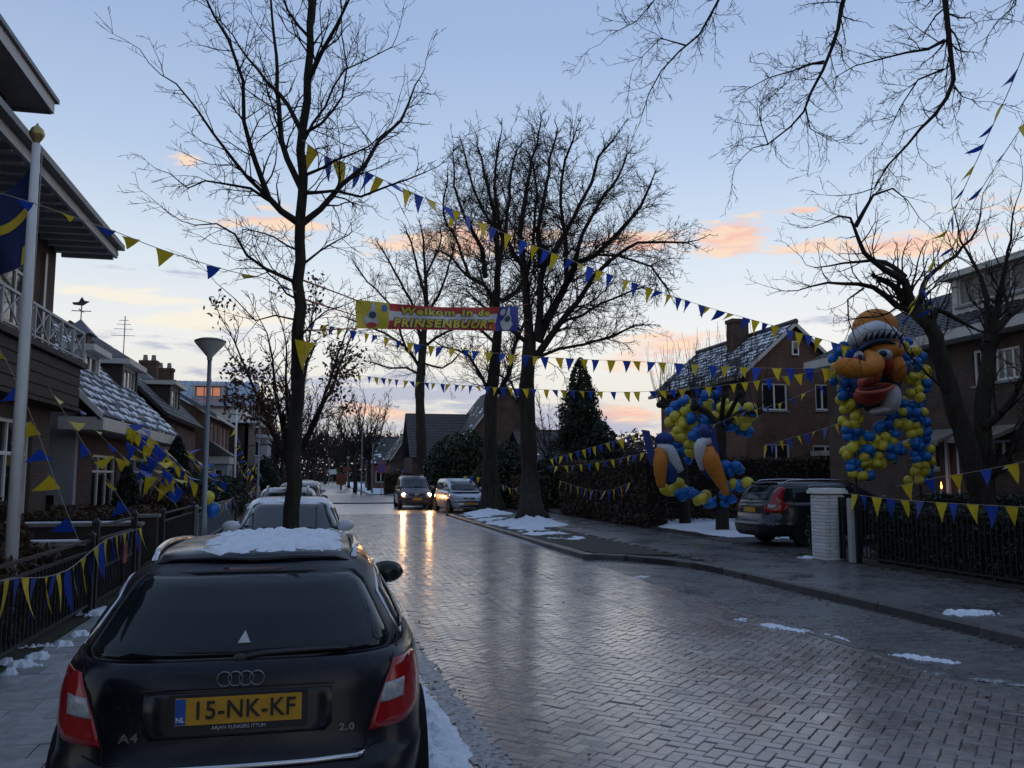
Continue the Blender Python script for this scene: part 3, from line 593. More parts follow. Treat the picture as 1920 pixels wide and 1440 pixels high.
# ---- the three large verge trees on the right side of the road
def oak(seed, d, base, trunk, tr0, limbs, name, label, scale=1.0, cfg=None):
    T = Tree(seed); c = dict(cfg or CFG_O)
    tp = tr(trunk, d); b0 = Vector(base); tp[0] = b0
    P = [b0 + Vector((0, 0, -.1))] + [b0.lerp(tp[1], .12)] + tp[1:]
    n = len(P); T.trunk.tube(resample(P, .4), [tr0 * (1.45 if i == 0 else 1.0) for i in range(1)] + [tr0 * (1.32 * math.exp(-i * .55) + 1.0 - .0 * i) * (1 - .30 * i / len(resample(P, .4))) * (1 + .06 * math.sin(i * 1.9) + .05 * math.sin(i * .77)) for i in range(1, len(resample(P, .4)))], 14)
    for pts, sp, r in limbs: T.limb(tr(pts, d, sp), r, .035 * scale, c, start=.1)
    return T.finish(name, label, base)
d2 = 30.9
oak(31, d2, atZ(998, 985, .05), [(998, 985), (993, 900), (991, 820), (987, 740), (990, 690), (993, 640)], .345, [
    ([(993, 650), (987, 567), (983, 507), (977, 477), (973, 440), (985, 370), (1000, 300), (1010, 250)], 1.5, .20), ([(1007, 640), (1013, 560), (1023, 500), (1047, 460), (1070, 413), (1087, 387), (1110, 343), (1123, 293), (1150, 262)], -1.5, .17),
    ([(1008, 640), (1033, 583), (1063, 530), (1080, 493), (1113, 477), (1147, 447), (1180, 417), (1213, 357), (1222, 340)], 1.0, .19), ([(1006, 668), (1047, 610), (1080, 567), (1113, 520), (1143, 487), (1197, 453), (1247, 457), (1285, 455)], -1.0, .15),
    ([(1003, 672), (1047, 653), (1097, 647), (1147, 633), (1190, 610)], -.6, .07), ([(1013, 500), (1010, 433), (1020, 373), (1033, 300), (1043, 255)], 2.2, .11), ([(985, 640), (960, 620), (925, 590), (890, 560)], -1.5, .09),
    ([(1063, 530), (1060, 450), (1050, 380), (1060, 300), (1075, 262)], -2.5, .10), ([(980, 500), (940, 430), (925, 350), (935, 270)], -2.0, .09), ([(1080, 493), (1090, 440), (1120, 390), (1160, 330), (1175, 290)], 2.5, .09),
    ([(1047, 610), (1090, 590), (1150, 560), (1200, 540)], 2.0, .06), ([(975, 760), (955, 715), (930, 700)], -.5, .05), ([(1113, 477), (1160, 480), (1220, 500), (1250, 540)], -2, .05)],
    'large_verge_tree', 'large bare tree with forking limbs nearest us on the right verge')
d1 = 39.0
oak(32, d1, atZ(922, 962, .05), [(922, 962), (919, 880), (920, 800), (920, 755), (924, 720), (930, 660)], .36, [
    ([(930, 667), (932, 567), (933, 500), (930, 433), (920, 373), (907, 317), (895, 275)], 1.0, .24), ([(925, 570), (907, 533), (880, 520), (847, 483), (825, 470)], -2, .12), ([(910, 520), (903, 467), (867, 400), (853, 350), (850, 300)], 2, .12),
    ([(940, 565), (967, 547), (987, 520), (1000, 440), (1005, 350), (990, 285)], 2.0, .12), ([(933, 500), (950, 420), (955, 350), (970, 280)], -2, .12), ([(918, 740), (900, 700), (880, 670), (860, 655), (830, 650)], -1, .10),
    ([(935, 738), (955, 700), (965, 650), (985, 600), (1000, 560)], -1.5, .14), ([(925, 640), (890, 610), (850, 600), (810, 590)], 1.5, .08), ([(880, 520), (860, 460), (830, 400), (838, 345)], 0, .08), ([(930, 433), (900, 380), (880, 330), (872, 290)], -2, .08)],
    'large_verge_tree', 'large bare tree on the right verge directly beside the silver people carrier', scale=1.1)
d0 = 60.0
oak(33, d0, atY(793, 915, 59) * Vector((1, 1, 0)) if False else Vector((at(793, 900, d0).x, at(793, 900, d0).y, .05)), [(793, 936), (791, 860), (789, 800), (787, 730), (790, 690), (793, 640)], .40, [
    ([(793, 650), (800, 570), (797, 500), (793, 450), (790, 430)], 1.5, .26), ([(788, 690), (760, 650), (720, 625), (690, 612), (660, 600)], -2, .13), ([(791, 645), (770, 565), (740, 510), (715, 465)], 2, .14), ([(794, 610), (830, 535), (848, 475)], -2.5, .14),
    ([(796, 650), (840, 620), (880, 605), (900, 590)], 2, .11), ([(797, 560), (780, 490), (765, 440)], -3, .12), ([(790, 680), (830, 690), (860, 665)], -1, .08), ([(783, 700), (760, 690), (730, 690), (700, 680)], 2, .09), ([(760, 650), (730, 570), (690, 530), (668, 500)], 0, .09), ([(797, 520), (820, 470), (828, 440)], 2.5, .1)],
    'large_verge_tree', 'bare tree behind the dark people carrier with its headlights on', scale=1.5, cfg=dict(CFG_O, seg=[.5, .38, .3], rmin=.011, L=3.3, ld=3.4, lstep=.7, dens=[3.0, 3.8, 0]))
# ---- old garden tree at the right edge with arching limbs
T = Tree(41); d = 16.3; CG = dict(CFG_N, seg=[.2, .14, .1], rmin=.0040, L=1.35, ld=5.5, up=.10, dens=[5.5, 7, 0], jit=.2)
g0 = Vector((at(1848, 960, d).x, at(1848, 960, d).y, .08))
T.limb([g0] + tr([(1848, 960), (1828, 891), (1811, 822), (1787, 752), (1766, 683), (1745, 610), (1714, 581)], d), .27, .13, CG, start=.9, tr=True)
T.limb([g0] + tr([(1852, 960), (1845, 860), (1840, 787), (1853, 683), (1856, 625)], d, .4), .22, .13, CG, start=.9, tr=True)
for pts, sp, r in [([(1716, 583), (1697, 530), (1658, 504), (1620, 474), (1602, 430), (1594, 409), (1572, 405), (1545, 418)], -.6, .10), ([(1716, 583), (1680, 573), (1637, 538), (1551, 532), (1495, 545)], .5, .08), ([(1697, 520), (1658, 491), (1607, 491), (1529, 502)], .8, .06),
                   ([(1604, 425), (1637, 366), (1675, 355), (1701, 375)], -.3, .05), ([(1745, 610), (1755, 579), (1797, 600), (1835, 620), (1855, 628)], .1, .08), ([(1856, 625), (1894, 590), (1925, 570), (1960, 540)], .3, .10), ([(1853, 640), (1850, 560), (1830, 500), (1800, 450), (1790, 400)], .8, .08),
                   ([(1714, 590), (1740, 520), (1790, 480), (1830, 430), (1840, 380)], 1.2, .07), ([(1856, 640), (1880, 540), (1890, 470), (1905, 380)], -.5, .07), ([(1846, 800), (1890, 760), (1930, 690), (1960, 640)], -.7, .09), ([(1850, 900), (1890, 850), (1915, 800), (1950, 750)], -.4, .11), ([(1620, 540), (1590, 560), (1593, 600), (1600, 625)], .1, .022),
                   ([(1787, 752), (1740, 700), (1700, 660), (1670, 610)], -.8, .03), ([(1894, 590), (1880, 520), (1900, 450)], .8, .04)]:
    T.limb(tr(pts, d, sp), r, .010, CG, start=.05)
T.finish('garden_tree', 'old multi-stemmed garden tree with arching limbs behind the right fence', g0)
# ---- tree at our right shoulder: trunk out of the frame, branches hanging into the top of the view
T = Tree(51); b = Vector((8.5, 4.6, .1)); CO = dict(CFG_N, up=-.02, L=1.0, ld=10, jit=.26, dens=[11, 13, 0])
T.limb([b, b + Vector((0, 0, 2)), b + Vector((-.05, .1, 4.2)), b + Vector((-.2, .3, 6.3)), b + Vector((-.5, .6, 8.2))], .3, .16, CO, start=.95, tr=True)
top = b + Vector((-.15, .25, 5.6)); top2 = b + Vector((-.5, .6, 8.0))
T.limb([top, at(2050, -140, 9.2), at(1900, -200, 9.7)] + tr([(1790, -60), (1775, 0), (1774, 65), (1788, 150), (1755, 215), (1700, 270), (1665, 310), (1640, 352)], 10), .12, .008, CO, start=.3)
for pts, d, sp, r in [([(1772, 75), (1740, 92), (1700, 98), (1660, 108), (1600, 125), (1560, 148)], 10, .4, .022), ([(1545, 115), (1490, 130), (1440, 145), (1400, 168)], 10.5, -.4, .016), ([(1285, 85), (1240, 70), (1200, 110)], 10.8, .3, .012), ([(1510, 200), (1520, 240), (1560, 265)], 10.5, .2, .01), ([(1768, 130), (1720, 150), (1690, 200), (1670, 240)], 10, .5, .014),
                      ([(1785, 160), (1810, 180), (1830, 190)], 10, -.3, .008), ([(1440, 270), (1425, 200), (1470, 160)], 10.5, .6, .008)]:
    T.limb(tr(pts, d, sp), r, .004, CO, start=.05)
T.limb([top2, at(1850, -330, 9.4), at(1700, -230, 10)] + tr([(1590, -30), (1580, 15), (1560, 90), (1540, 130), (1520, 170), (1505, 210), (1480, 240), (1440, 270), (1412, 277)], 10.5), .10, .006, CO, start=.45)
T.limb([top2, at(1750, -420, 9.6), at(1500, -200, 10.4)] + tr([(1365, -40), (1345, 10), (1310, 60), (1270, 95), (1240, 130), (1215, 175), (1205, 212)], 10.8), .09, .005, CO, start=.55)
T.limb([at(1500, -200, 10.4), at(1320, -100, 10.6)] + tr([(1225, 0), (1190, 40), (1142, 66)], 10.9), .03, .004, CO, start=.4)
T.limb([top2, at(1950, -150, 9.0)] + tr([(1900, 10), (1870, 40), (1850, 70)], 9.4), .03, .004, CO, start=.5)
T.finish('street_tree', 'tree out of sight on the right whose bare branches hang into the top right sky', b)
# ---- generic bare trees for the distance
def bare_tree(seed, base, h, name, label, spread=.5, group=None, leaf=None, thin=1.0, r=None, rm=None):
    T = Tree(seed); q = T.r; rr = r or h * .022; b = Vector(base); th = h * q.uniform(.28, .36)
    c = dict(seg=[h * .045, h * .035, h * .028], jit=.2, up=.07, dens=[thin * 34 / h, thin * 42 / h, 0], rat=.45, ang=.6, rmin=rm or h * .0011, L=h * .22, ld=thin * 34 / h, lstep=h * .05, ljit=h * .003)
    top = b + Vector((q.gauss(0, .02) * h, q.gauss(0, .02) * h, th)); T.limb([b, b.lerp(top, .5), top], rr, rr * .72, c, start=.95, tr=True)
    for k in range(7):
        a = k * 2.4 + q.random(); t = q.uniform(.25, 1.0) * spread; p1 = top + Vector((math.cos(a) * t * h * .2, math.sin(a) * t * h * .2, h * .2)); p2 = p1 + Vector((math.cos(a) * t * h * .18, math.sin(a) * t * h * .18, h * q.uniform(.18, .34)))
        T.limb([top - Vector((0, 0, q.random() * h * .06)), p1, p2], rr * .5, rr * .12, c)
    o = T.finish(name, label, b, group)
    if leaf: leaves(T, o, *leaf)
    return o
def leaves(T, root, n, size, mat, pick=None):
    q = T.r; V = []; F = []; tips = [t for t in T.tips if pick is None or pick(t[0])]
    for _ in range(n):
        p, dd = q.choice(tips); p = p + T.rv() * size * 1.6; a = T.rv().normalized() * size; b_ = a.cross(T.rv()).normalized() * size * .5; k = len(V)
        V += [p - a, p + b_, p + a, p - b_ + a.cross(b_) * .6]; F.append((k, k + 1, k + 2, k + 3))
    np_mesh('dead_leaves', V, F, mat, root, kind='stuff')
m_dead = M('dead_brown_leaf', (.10, .05, .028), .8, var=.4, vs=5)
def Gp(px, Y, z=0.0): p = atY(px, 890, Y); return Vector((p.x, Y, z))
bare_tree(61, Gp(562, 24), 7.2, 'young_oak', 'young oak still holding brown leaves, behind the slim street tree', .75, leaf=(1500, .075, m_dead, lambda p: (math.sin(p.x * 2.1 + p.z * 1.3) + math.cos(p.y * 1.7 - p.z * 2.2)) > .55))
FT = [(666, 88, 10.5, 1.0, 'bare tree left of a pair at the far corner of the side street'), (692, 92, 11.2, .8, 'bare tree right of a pair at the far corner of the side street'), (640, 150, 12, .8, 'distant bare tree at the bend on the right side of the street'), (655, 120, 10, .8, 'distant bare tree between the street bend and the corner pair'),
      (520, 75, 8.5, .8, 'bare tree in a front garden behind the second street lamp'), (610, 170, 15, .9, 'tall distant bare tree over the end of the street'), (575, 130, 13, .9, 'distant bare tree seen just right of the slim street tree trunk'), (530, 110, 13, .9, 'distant bare tree seen just left of the slim street tree trunk'),
      (500, 150, 14, .9, 'distant bare tree beyond the modern house'), (720, 140, 11, .8, 'distant bare tree behind the far corner houses'), (745, 110, 8, .7, 'slender bare tree beside the large dark roof'), (545, 190, 16, .9, 'farthest bare tree left of the street axis'), (590, 210, 15, .9, 'farthest bare tree on the street axis'), (635, 200, 14, .9, 'farthest bare tree right of the street axis')]
for k, (px, Y, h, sp, lab) in enumerate(FT): bare_tree(70 + k, Gp(px, Y), h, 'bare_tree', lab, sp, 'bare trees in the distance', thin=1.0, rm=h * .0016)
bare_tree(95, Vector((-.6, -5.5, 0)), 11, 'bare_tree', 'bare tree standing behind us at the left kerb', .8, 'bare trees behind the camera')
bare_tree(96, Vector((7.8, -9, 0)), 14, 'bare_tree', 'large bare tree standing behind us at the right kerb', .8, 'bare trees behind the camera')
bare_tree(90, Gp(1030, 62), 8.5, 'bare_tree', 'bare tree between the verge tree and the conifer', .8, 'bare trees in the distance')
bare_tree(91, Gp(1165, 52), 4.5, 'bare_tree', 'small bare tree just right of the conifer', .8, 'bare trees in the distance')

# ================================================================ vehicles
def paint(name, col, metal=.3, rough=.22, grime=.5): return M(name, col, rough, metal=metal, var=.12, vs=3, coat=.35, spec=.5, rvar=.10)
m_rubber = M('rubber', (.012, .012, .012), .8, var=.2)
m_rim = M('alloy_rim', (.32, .33, .34), .35, metal=.8, var=.15)
m_trim = M('black_plastic_trim', (.016, .016, .017), .5, var=.15)
m_chrome = M('chrome', (.55, .56, .58), .14, metal=1.0, var=.05)
m_carglass = M('car_glass', (.012, .017, .019), .05, var=.0, spec=.32)
m_red = M('red_lens', (.30, .008, .010), .12, var=.12, vs=30, spec=.6)
m_clear = M('clear_lens', (.34, .35, .36), .15, var=.3, vs=40, spec=.7)
m_orange = M('amber_lens', (.55, .18, .02), .2, var=.1)
m_plate = M('yellow_plate', (.56, .29, .020), .45, var=.08, vs=20)
m_euro = M('euro_blue', (.015, .08, .36), .4, var=.05)
m_plateblack = M('plate_black', (.014, .014, .014), .5, var=0)
m_lit = M('lit_headlamp', (1, .8, .55), .3, emit=(1.0, .50, .19), es=650.0)
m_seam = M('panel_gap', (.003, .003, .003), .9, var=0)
def lerp_list(L, t):
    if t <= L[0][0]: return L[0][1]
    for (a, x), (b, y) in zip(L, L[1:]):
        if t <= b: k = (t - a) / (b - a) if b > a else 0; k = k * k * (3 - 2 * k) if False else k; return x + (y - x) * k
    return L[-1][1]
def sgnp(v, p): return math.copysign(abs(v) ** p, v)
class Car:
    def __init__(s, name, label, sp, loc, rz, body, group=None):
        s.sp = sp; s.root = thing(name, label, 'car', loc, rz, group); s.bm = body; W, L = sp['W'] / 2, sp['L']
        top = sp['top']; zs = sp.get('sill', .2); N = 72; V = []; F = []
        def ring(w, yr, yf, n, zf):
            yc, ly = (yr + yf) / 2, (yf - yr) / 2; out = []
            for k in range(N):
                a = 2 * math.pi * k / N; c_, s_ = math.cos(a), math.sin(a)
                x = w * sgnp(c_, 2 / n); y = yc + ly * sgnp(s_, 2 / n); out.append((x, y, zf(y)))
            return out
        rings = []
        for v, wf, dr, df in sp['low']:                      # lower body, sill to belt line
            rings.append(ring(W * wf, -L / 2 + dr, L / 2 - df, sp.get('n', 5.2), lambda y, v=v: zs + (lerp_list(top, y) - zs) * v))
        v, wf, dr, df = sp['low'][-1]
        for k in (.97, .85, .6, .3, .02):                    # bonnet and shelf
            rings.append(ring(W * wf * k, -L / 2 + dr + (1 - k) * L * .1, L / 2 - df - (1 - k) * L * .1, 5, lambda y, k=k: lerp_list(top, y) + .03 * (1 - k * k) + .012 * (1 - k)))
        s.mb = MB(); s.skin(rings, N, capb=True)
        rings = [ring(W * wf, yr, yf, sp.get('gn', 4.6), lambda y, z=z: z) for z, wf, yr, yf in sp['gh']]
        z, wf, yr, yf = sp['gh'][-1]; H = sp['H']
        for k, q in ((.97, .35), (.9, .62), (.7, .86), (.4, .97), (.02, 1.0)):
            rings.append(ring(W * wf * k, yr + (1 - k) * .55, yf - (1 - k) * .75, 4.6, lambda y, q=q: z + (H - z) * q - .010 * ((y - (yr + yf) / 2) / 1.2) ** 2 * q))
        s.skin(rings, N, capb=False)
        s.body = s.mb.build('body', body, s.root, smooth=True, world=False)
        s.bvh = BVHTree.FromPolygons([Vector(v) for v in s.mb.v], s.mb.f)
    def skin(s, rings, N, capb):
        b = s.mb.n; V = [p for r in rings for p in r]; F = [(i * N + j, i * N + (j + 1) % N, (i + 1) * N + (j + 1) % N, (i + 1) * N + j) for i in range(len(rings) - 1) for j in range(N)]
        F.append(tuple((len(rings) - 1) * N + j for j in range(N)))
        if capb: F.append(tuple(range(N - 1, -1, -1)))
        s.mb.addv(V, F)
    def hit(s, axis, a, b, side):
        """point on the skin seen from the rear (-y), front (+y) or a flank (+-x)"""
        if axis == 'y': o = Vector((a, side * 5, b)); d = Vector((0, -side, 0))
        elif axis == 'x': o = Vector((side * 5, a, b)); d = Vector((-side, 0, 0))
        else: o = Vector((a, b, 5)); d = Vector((0, 0, -1))
        p, n, _, _ = s.bvh.ray_cast(o, d); return p, n
    def panel(s, name, poly, axis, side, mat, off=.006, th=.012, parent=None, res=.06, label=None, world=False):
        """a panel whose outline is given in side or end view, wrapped on the body skin"""
        P = [Vector(p) for p in poly]; Q = []
        for a, b in zip(P, P[1:] + P[:1]):
            n = max(1, int((b - a).length / res)); Q += [a.lerp(b, k / n) for k in range(n)]
        c = sum(P, Vector((0, 0))) / len(P); m = max(3, int(max((q - c).length for q in Q) / (res * 1.3))); pts = []; last = None
        for k in range(m, -1, -1):
            for q in (Q if k else [c]):
                u = c + (q - c) * (k / m); h, nn = s.hit(axis, u.x, u.y, side)
                if h is None: h, nn = (last if last else (Vector((0, 0, 0)), Vector((0, 0, 1))))
                last = (h, nn); pts.append((h, nn))
        n = len(Q); od = {'y': Vector((0, side, 0)), 'x': Vector((side, 0, 0)), 'z': Vector((0, 0, 1))}[axis]
        V = []
        for h, nn in pts:
            if nn.dot(od) < 0: nn = -nn
            V.append(h + (nn * .7 + od * .3) * off)
        inner = [V[i] - od * th for i in range(n)]
        F = [(k * n + j, k * n + (j + 1) % n, (k + 1) * n + (j + 1) % n, (k + 1) * n + j) for k in range(m - 1) for j in range(n)]
        F += [((m - 1) * n + j, (m - 1) * n + (j + 1) % n, m * n) for j in range(n)]
        t = len(V); F += [(j, t + j, t + (j + 1) % n, (j + 1) % n) for j in range(n)]
        mb = MB(); mb.addv(V + inner, F); o = mb.build(name, mat, parent or s.root, smooth=True, world=False)
        for p in o.data.polygons:
            if len(p.vertices) == 4 and max(p.vertices) >= t: p.use_smooth = False
        if label: o['label'] = label
        return o
    def strip(s, name, pts, axis, side, r, mat, parent=None, off=.004, n=6):
        V = []
        for a, b in pts:
            h, nn = s.hit(axis, a, b, side)
            if h is not None: od = {'y': Vector((0, side, 0)), 'x': Vector((side, 0, 0)), 'z': Vector((0, 0, 1))}[axis]; V.append(h + od * off)
        if len(V) > 1: mb = MB(); mb.tube(V, r, n); return mb.build(name, mat, parent or s.root, smooth=True, world=False)
    def wheels(s, ya, yb, r=.315, track=None, simple=False):
        x = s.sp['W'] / 2 - .005 if track is None else track
        for sx in (-1, 1):
            for y in (ya, yb):
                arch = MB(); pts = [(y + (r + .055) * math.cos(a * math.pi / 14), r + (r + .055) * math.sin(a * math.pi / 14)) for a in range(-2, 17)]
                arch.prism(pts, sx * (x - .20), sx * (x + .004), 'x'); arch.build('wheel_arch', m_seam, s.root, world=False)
                w = thing_part('wheel', s.root, (sx * (x - .10), y, r))
                t = MB(); prof = [(r * .62, -.10), (r * .93, -.105), (r, -.08), (r, .08), (r * .93, .105), (r * .62, .10)]
                t.lathe(prof, n=28); t.v = [(sx * b_, a_, c_) if False else (sx * c_, a_, b_) for a_, b_, c_ in t.v]; t.build('tyre', m_rubber, w, smooth=False, world=False)
                q = MB(); q.lathe([(r * .60, .055), (r * .62, .10)], n=20)
                for k in range(5 if not simple else 0):
                    a = k * 2 * math.pi / 5; q.bar((math.cos(a) * .04, math.sin(a) * .04, .09), (math.cos(a) * r * .6, math.sin(a) * r * .6, .085), .055, .03)
                q.v = [(sx * c_, a_, b_) for a_, b_, c_ in q.v]; q.build('rim', m_rim, w, world=False)
    def mirror(s, y, z, mat, sx, size=1.0):
        h, n = s.hit('x', y, z, sx)
        if h is None: return
        mb = MB(); c = h + Vector((sx * .12 * size, .0, .02))
        def f(p): return Vector((p.x, p.y * (1 if p.y < 0 else .75), p.z * (1 - .25 * (p.x * sx / .1 if p.x * sx > 0 else 0) * .1)))
        mb.ell(c, (.115 * size, .075 * size, .075 * size), 14, 10, f); o = mb.build('wing_mirror', mat, s.root, smooth=True, world=False)
        st = MB(); st.bar(h - Vector((sx * .02, 0, .02)), c - Vector((sx * .04, 0, .03)), .05, .035); st.build('mirror_arm', m_trim, o, world=False)
        g = MB(); g.ell(c + Vector((0, -.05 * size, 0)), (.10 * size, .035 * size, .062 * size), 12, 6); g.build('mirror_glass', m_carglass, o, smooth=True, world=False)
    def plate(s, z, side, txt, w=.52, h=.112, front=False, off=.02, x=0.0, lab=None):
        p, n = s.hit('y', x, z, side); pr = MB(); y = p.y + side * off; fs = -side
        pr.box(x - w / 2, x + w / 2, min(y, y - side * .012), max(y, y - side * .012), z - h / 2, z + h / 2); o = pr.build('number_plate', m_plate, s.root, world=False)
        if lab: o['label'] = lab
        e = MB(); lx = x - fs * (w / 2 - .022) if side < 0 else x + (w / 2 - .022)
        yy = y + side * .002; e.box(lx - .021, lx + .021, min(yy, yy - side * .004), max(yy, yy - side * .004), z - h / 2 + .003, z + h / 2 - .003); e.build('euro_band', m_euro, o, world=False)
        if txt:
            rot = Matrix.Rotation(R(90), 4, 'X') if side < 0 else Matrix.Rotation(R(180), 4, 'Z') @ Matrix.Rotation(R(90), 4, 'X')
            tx = x + (.022 if side < 0 else -.022)
            me = text_mesh(txt, .105, m_plateblack, offset=.0012, space=1.06); me.transform(Matrix.Translation((tx, y + side * .003, z)) @ rot @ Matrix.Diagonal((.92, 1, 1, 1))); add('lettering', me, o)
            me = text_mesh('NL', .028, m_white, offset=.0003); me.transform(Matrix.Translation((lx, y + side * .006, z - .032)) @ rot); add('lettering', me, o)
        return o, y
def thing_part(name, parent, loc):
    o = bpy.data.objects.new(name, None); COL.objects.link(o); o.parent = parent; o.location = loc; o.empty_display_size = .1; return o
# ---------------------------------------------------------------- dark blue-black estate car in the foreground, seen from behind
SP_A = dict(W=1.74, L=4.50, H=1.425, sill=.22, n=6.0, gn=5.0,
    top=[(-2.3, .985), (-1.9, .99), (0.7, .985), (1.1, .93), (1.9, .80), (2.1, .70), (2.27, .55)],
    low=[(0, .90, .10, .12), (.10, .955, .02, .03), (.30, .99, .0, .0), (.44, 1.0, .0, .0), (.455, .995, .02, .01), (.52, .992, .05, .02), (.62, .995, .07, .03), (.80, .985, .085, .08), (.93, .96, .10, .15), (1.0, .925, .13, .2)],
    gh=[(.95, .925, -2.08, 1.15), (1.03, .895, -2.06, 1.02), (1.17, .81, -1.90, .68), (1.275, .735, -1.76, .38), (1.335, .675, -1.63, .2), (1.362, .62, -1.53, .08)])
pb = M('midnight_blue_paint', (.0045, .006, .011), .3, var=.15, vs=4, coat=.08, spec=.3, rvar=.12, dirt=((.016, .017, .020), 26, .585))

pa = at(450, 1335, 3.70); A = Car('parked_estate_car', 'dark blue estate car seen from behind with snow on its roof', SP_A, (pa.x - 2.14 * math.sin(R(-.4)), pa.y + 2.14 * math.cos(R(-.4)), 0), R(-.4), pb)
rw = A.panel('rear_window', [(-.635, 1.0), (.635, 1.0), (.65, 1.03), (.53, 1.27), (.49, 1.305), (-.49, 1.305), (-.53, 1.27), (-.65, 1.03)], 'y', -1, M('rear_glass', (.007, .012, .014), .05, var=.25, vs=3, spec=.4), off=.008, res=.04)
A.strip('window_seal', [(-.65, 1.01), (-.66, 1.03), (-.54, 1.275), (-.495, 1.315), (-.25, 1.322), (0, 1.324), (.25, 1.322), (.495, 1.315), (.54, 1.275), (.66, 1.03), (.65, 1.01), (.635, .993), (.3, .992), (0, .992), (-.3, .992), (-.635, .993), (-.65, 1.01)], 'y', -1, .009, m_trim, rw)
for sx in (-1, 1):   # tail lamps: red, clear block, red
    def X(l): return [(sx * a, b) for a, b in l]
    tl = A.panel('tail_lamp', X([(.548, .672), (.72, .680), (.80, .715), (.80, .915), (.765, .950), (.660, .950), (.622, .87), (.588, .79)]), 'y', -1, m_red, off=.010, res=.035)
    A.panel('reversing_lamp', X([(.592, .782), (.705, .788), (.712, .864), (.620, .860)]), 'y', -1, m_clear, off=.017, parent=tl, res=.03)
    A.strip('lamp_gap', X([(.543, .668), (.583, .79), (.617, .87), (.655, .955)]), 'y', -1, .004, m_seam, tl)
A.strip('tailgate_gap', [(-.70, 1.03), (-.69, .99), (-.655, .955), (-.617, .87), (-.543, .668), (-.54, .62), (-.52, .605), (.52, .605), (.54, .62), (.543, .668), (.617, .87), (.655, .955), (.69, .99), (.70, 1.03)], 'y', -1, .0045, m_seam)
rec = A.panel('plate_recess', [(-.36, .69), (.36, .69), (.39, .72), (.39, .872), (-.39, .872), (-.39, .72)], 'y', -1, M('recess_paint', (.006, .007, .010), .3, var=.1), off=.002, th=.004)
A.strip('grip_edge', [(-.40, .885), (-.2, .887), (.2, .887), (.40, .885)], 'y', -1, .005, pb)
po, py_ = A.plate(.80, -1, '15-NK-KF', off=.016, lab='yellow Dutch number plate with a blue band')
hold = MB().box(-.285, .285, py_ + .004, py_ + .02, .713, .865).build('plate_holder', m_trim, A.root, world=False)
rotb = Matrix.Rotation(R(90), 4, 'X')
me = text_mesh('ARJAN FLINKERS ITTUM', .021, M('faded_white_print', (.45, .45, .45), .6)); me.transform(Matrix.Translation((0, py_ + .003, .728)) @ rotb); add('lettering', me, hold)
sil = M('silver_badge', (.20, .205, .215), .3, metal=.8, var=.05)
h, _ = A.hit('y', 0, .925, -1); rg = MB()
for k in range(4):
    cx = -.0675 + k * .045; rg.tube([(cx + .030 * math.cos(a * math.pi / 12), h.y - .006, .922 + .030 * math.sin(a * math.pi / 12)) for a in range(25)], .0034, 6, cap=False)
rg.build('ring_emblem', sil, A.root, smooth=True, world=False)
for txt, x, sz in (('A4', -.44, .050), ('2.0', .455, .040)):
    h, _ = A.hit('y', x, .70, -1); me = text_mesh(txt, sz, sil, offset=.0012, extrude=.003, space=1.1); me.transform(Matrix.Translation((x, h.y - .012, .705 if txt == 'A4' else .70)) @ rotb @ Matrix.Diagonal((1.25, 1, 1, 1))); add('badge_lettering', me, A.root)
A.strip('bumper_trim', [(-.53, .60), (-.50, .587), (-.3, .582), (0, .58), (.3, .582), (.50, .587), (.53, .60)], 'y', -1, .013, m_chrome, off=.012)
A.strip('bumper_gap', [(-.82, .64), (-.62, .635), (-.55, .61)], 'y', -1, .004, m_seam); A.strip('bumper_gap', [(.82, .64), (.62, .635), (.55, .61)], 'y', -1, .004, m_seam)
wp = MB(); hh = [A.hit('y', x, z, -1)[0] + Vector((0, -.025, .0)) for x, z in ((-.01, .995), (.1, 1.012), (.3, 1.018), (.46, 1.016))]
wp.tube(hh, [.016, .013, .011, .008], 6); wp.ell(hh[0], (.035, .02, .022), 10, 6); wp.build('rear_wiper', m_trim, A.root, smooth=True, world=False)
A.panel('pale_triangle', [(-.028, 1.045), (.030, 1.045), (.001, 1.092)], 'y', -1, M('pale_mark', (.42, .44, .44), .6), off=.012, th=.003, parent=rw, res=.03)  # small pale triangle laid on the rear window
A.panel('high_stop_lamp', [(-.14, 1.328), (.14, 1.328), (.14, 1.338), (-.14, 1.338)], 'y', -1, M('dark_red_lens', (.08, .006, .006), .2), off=.006, th=.006)
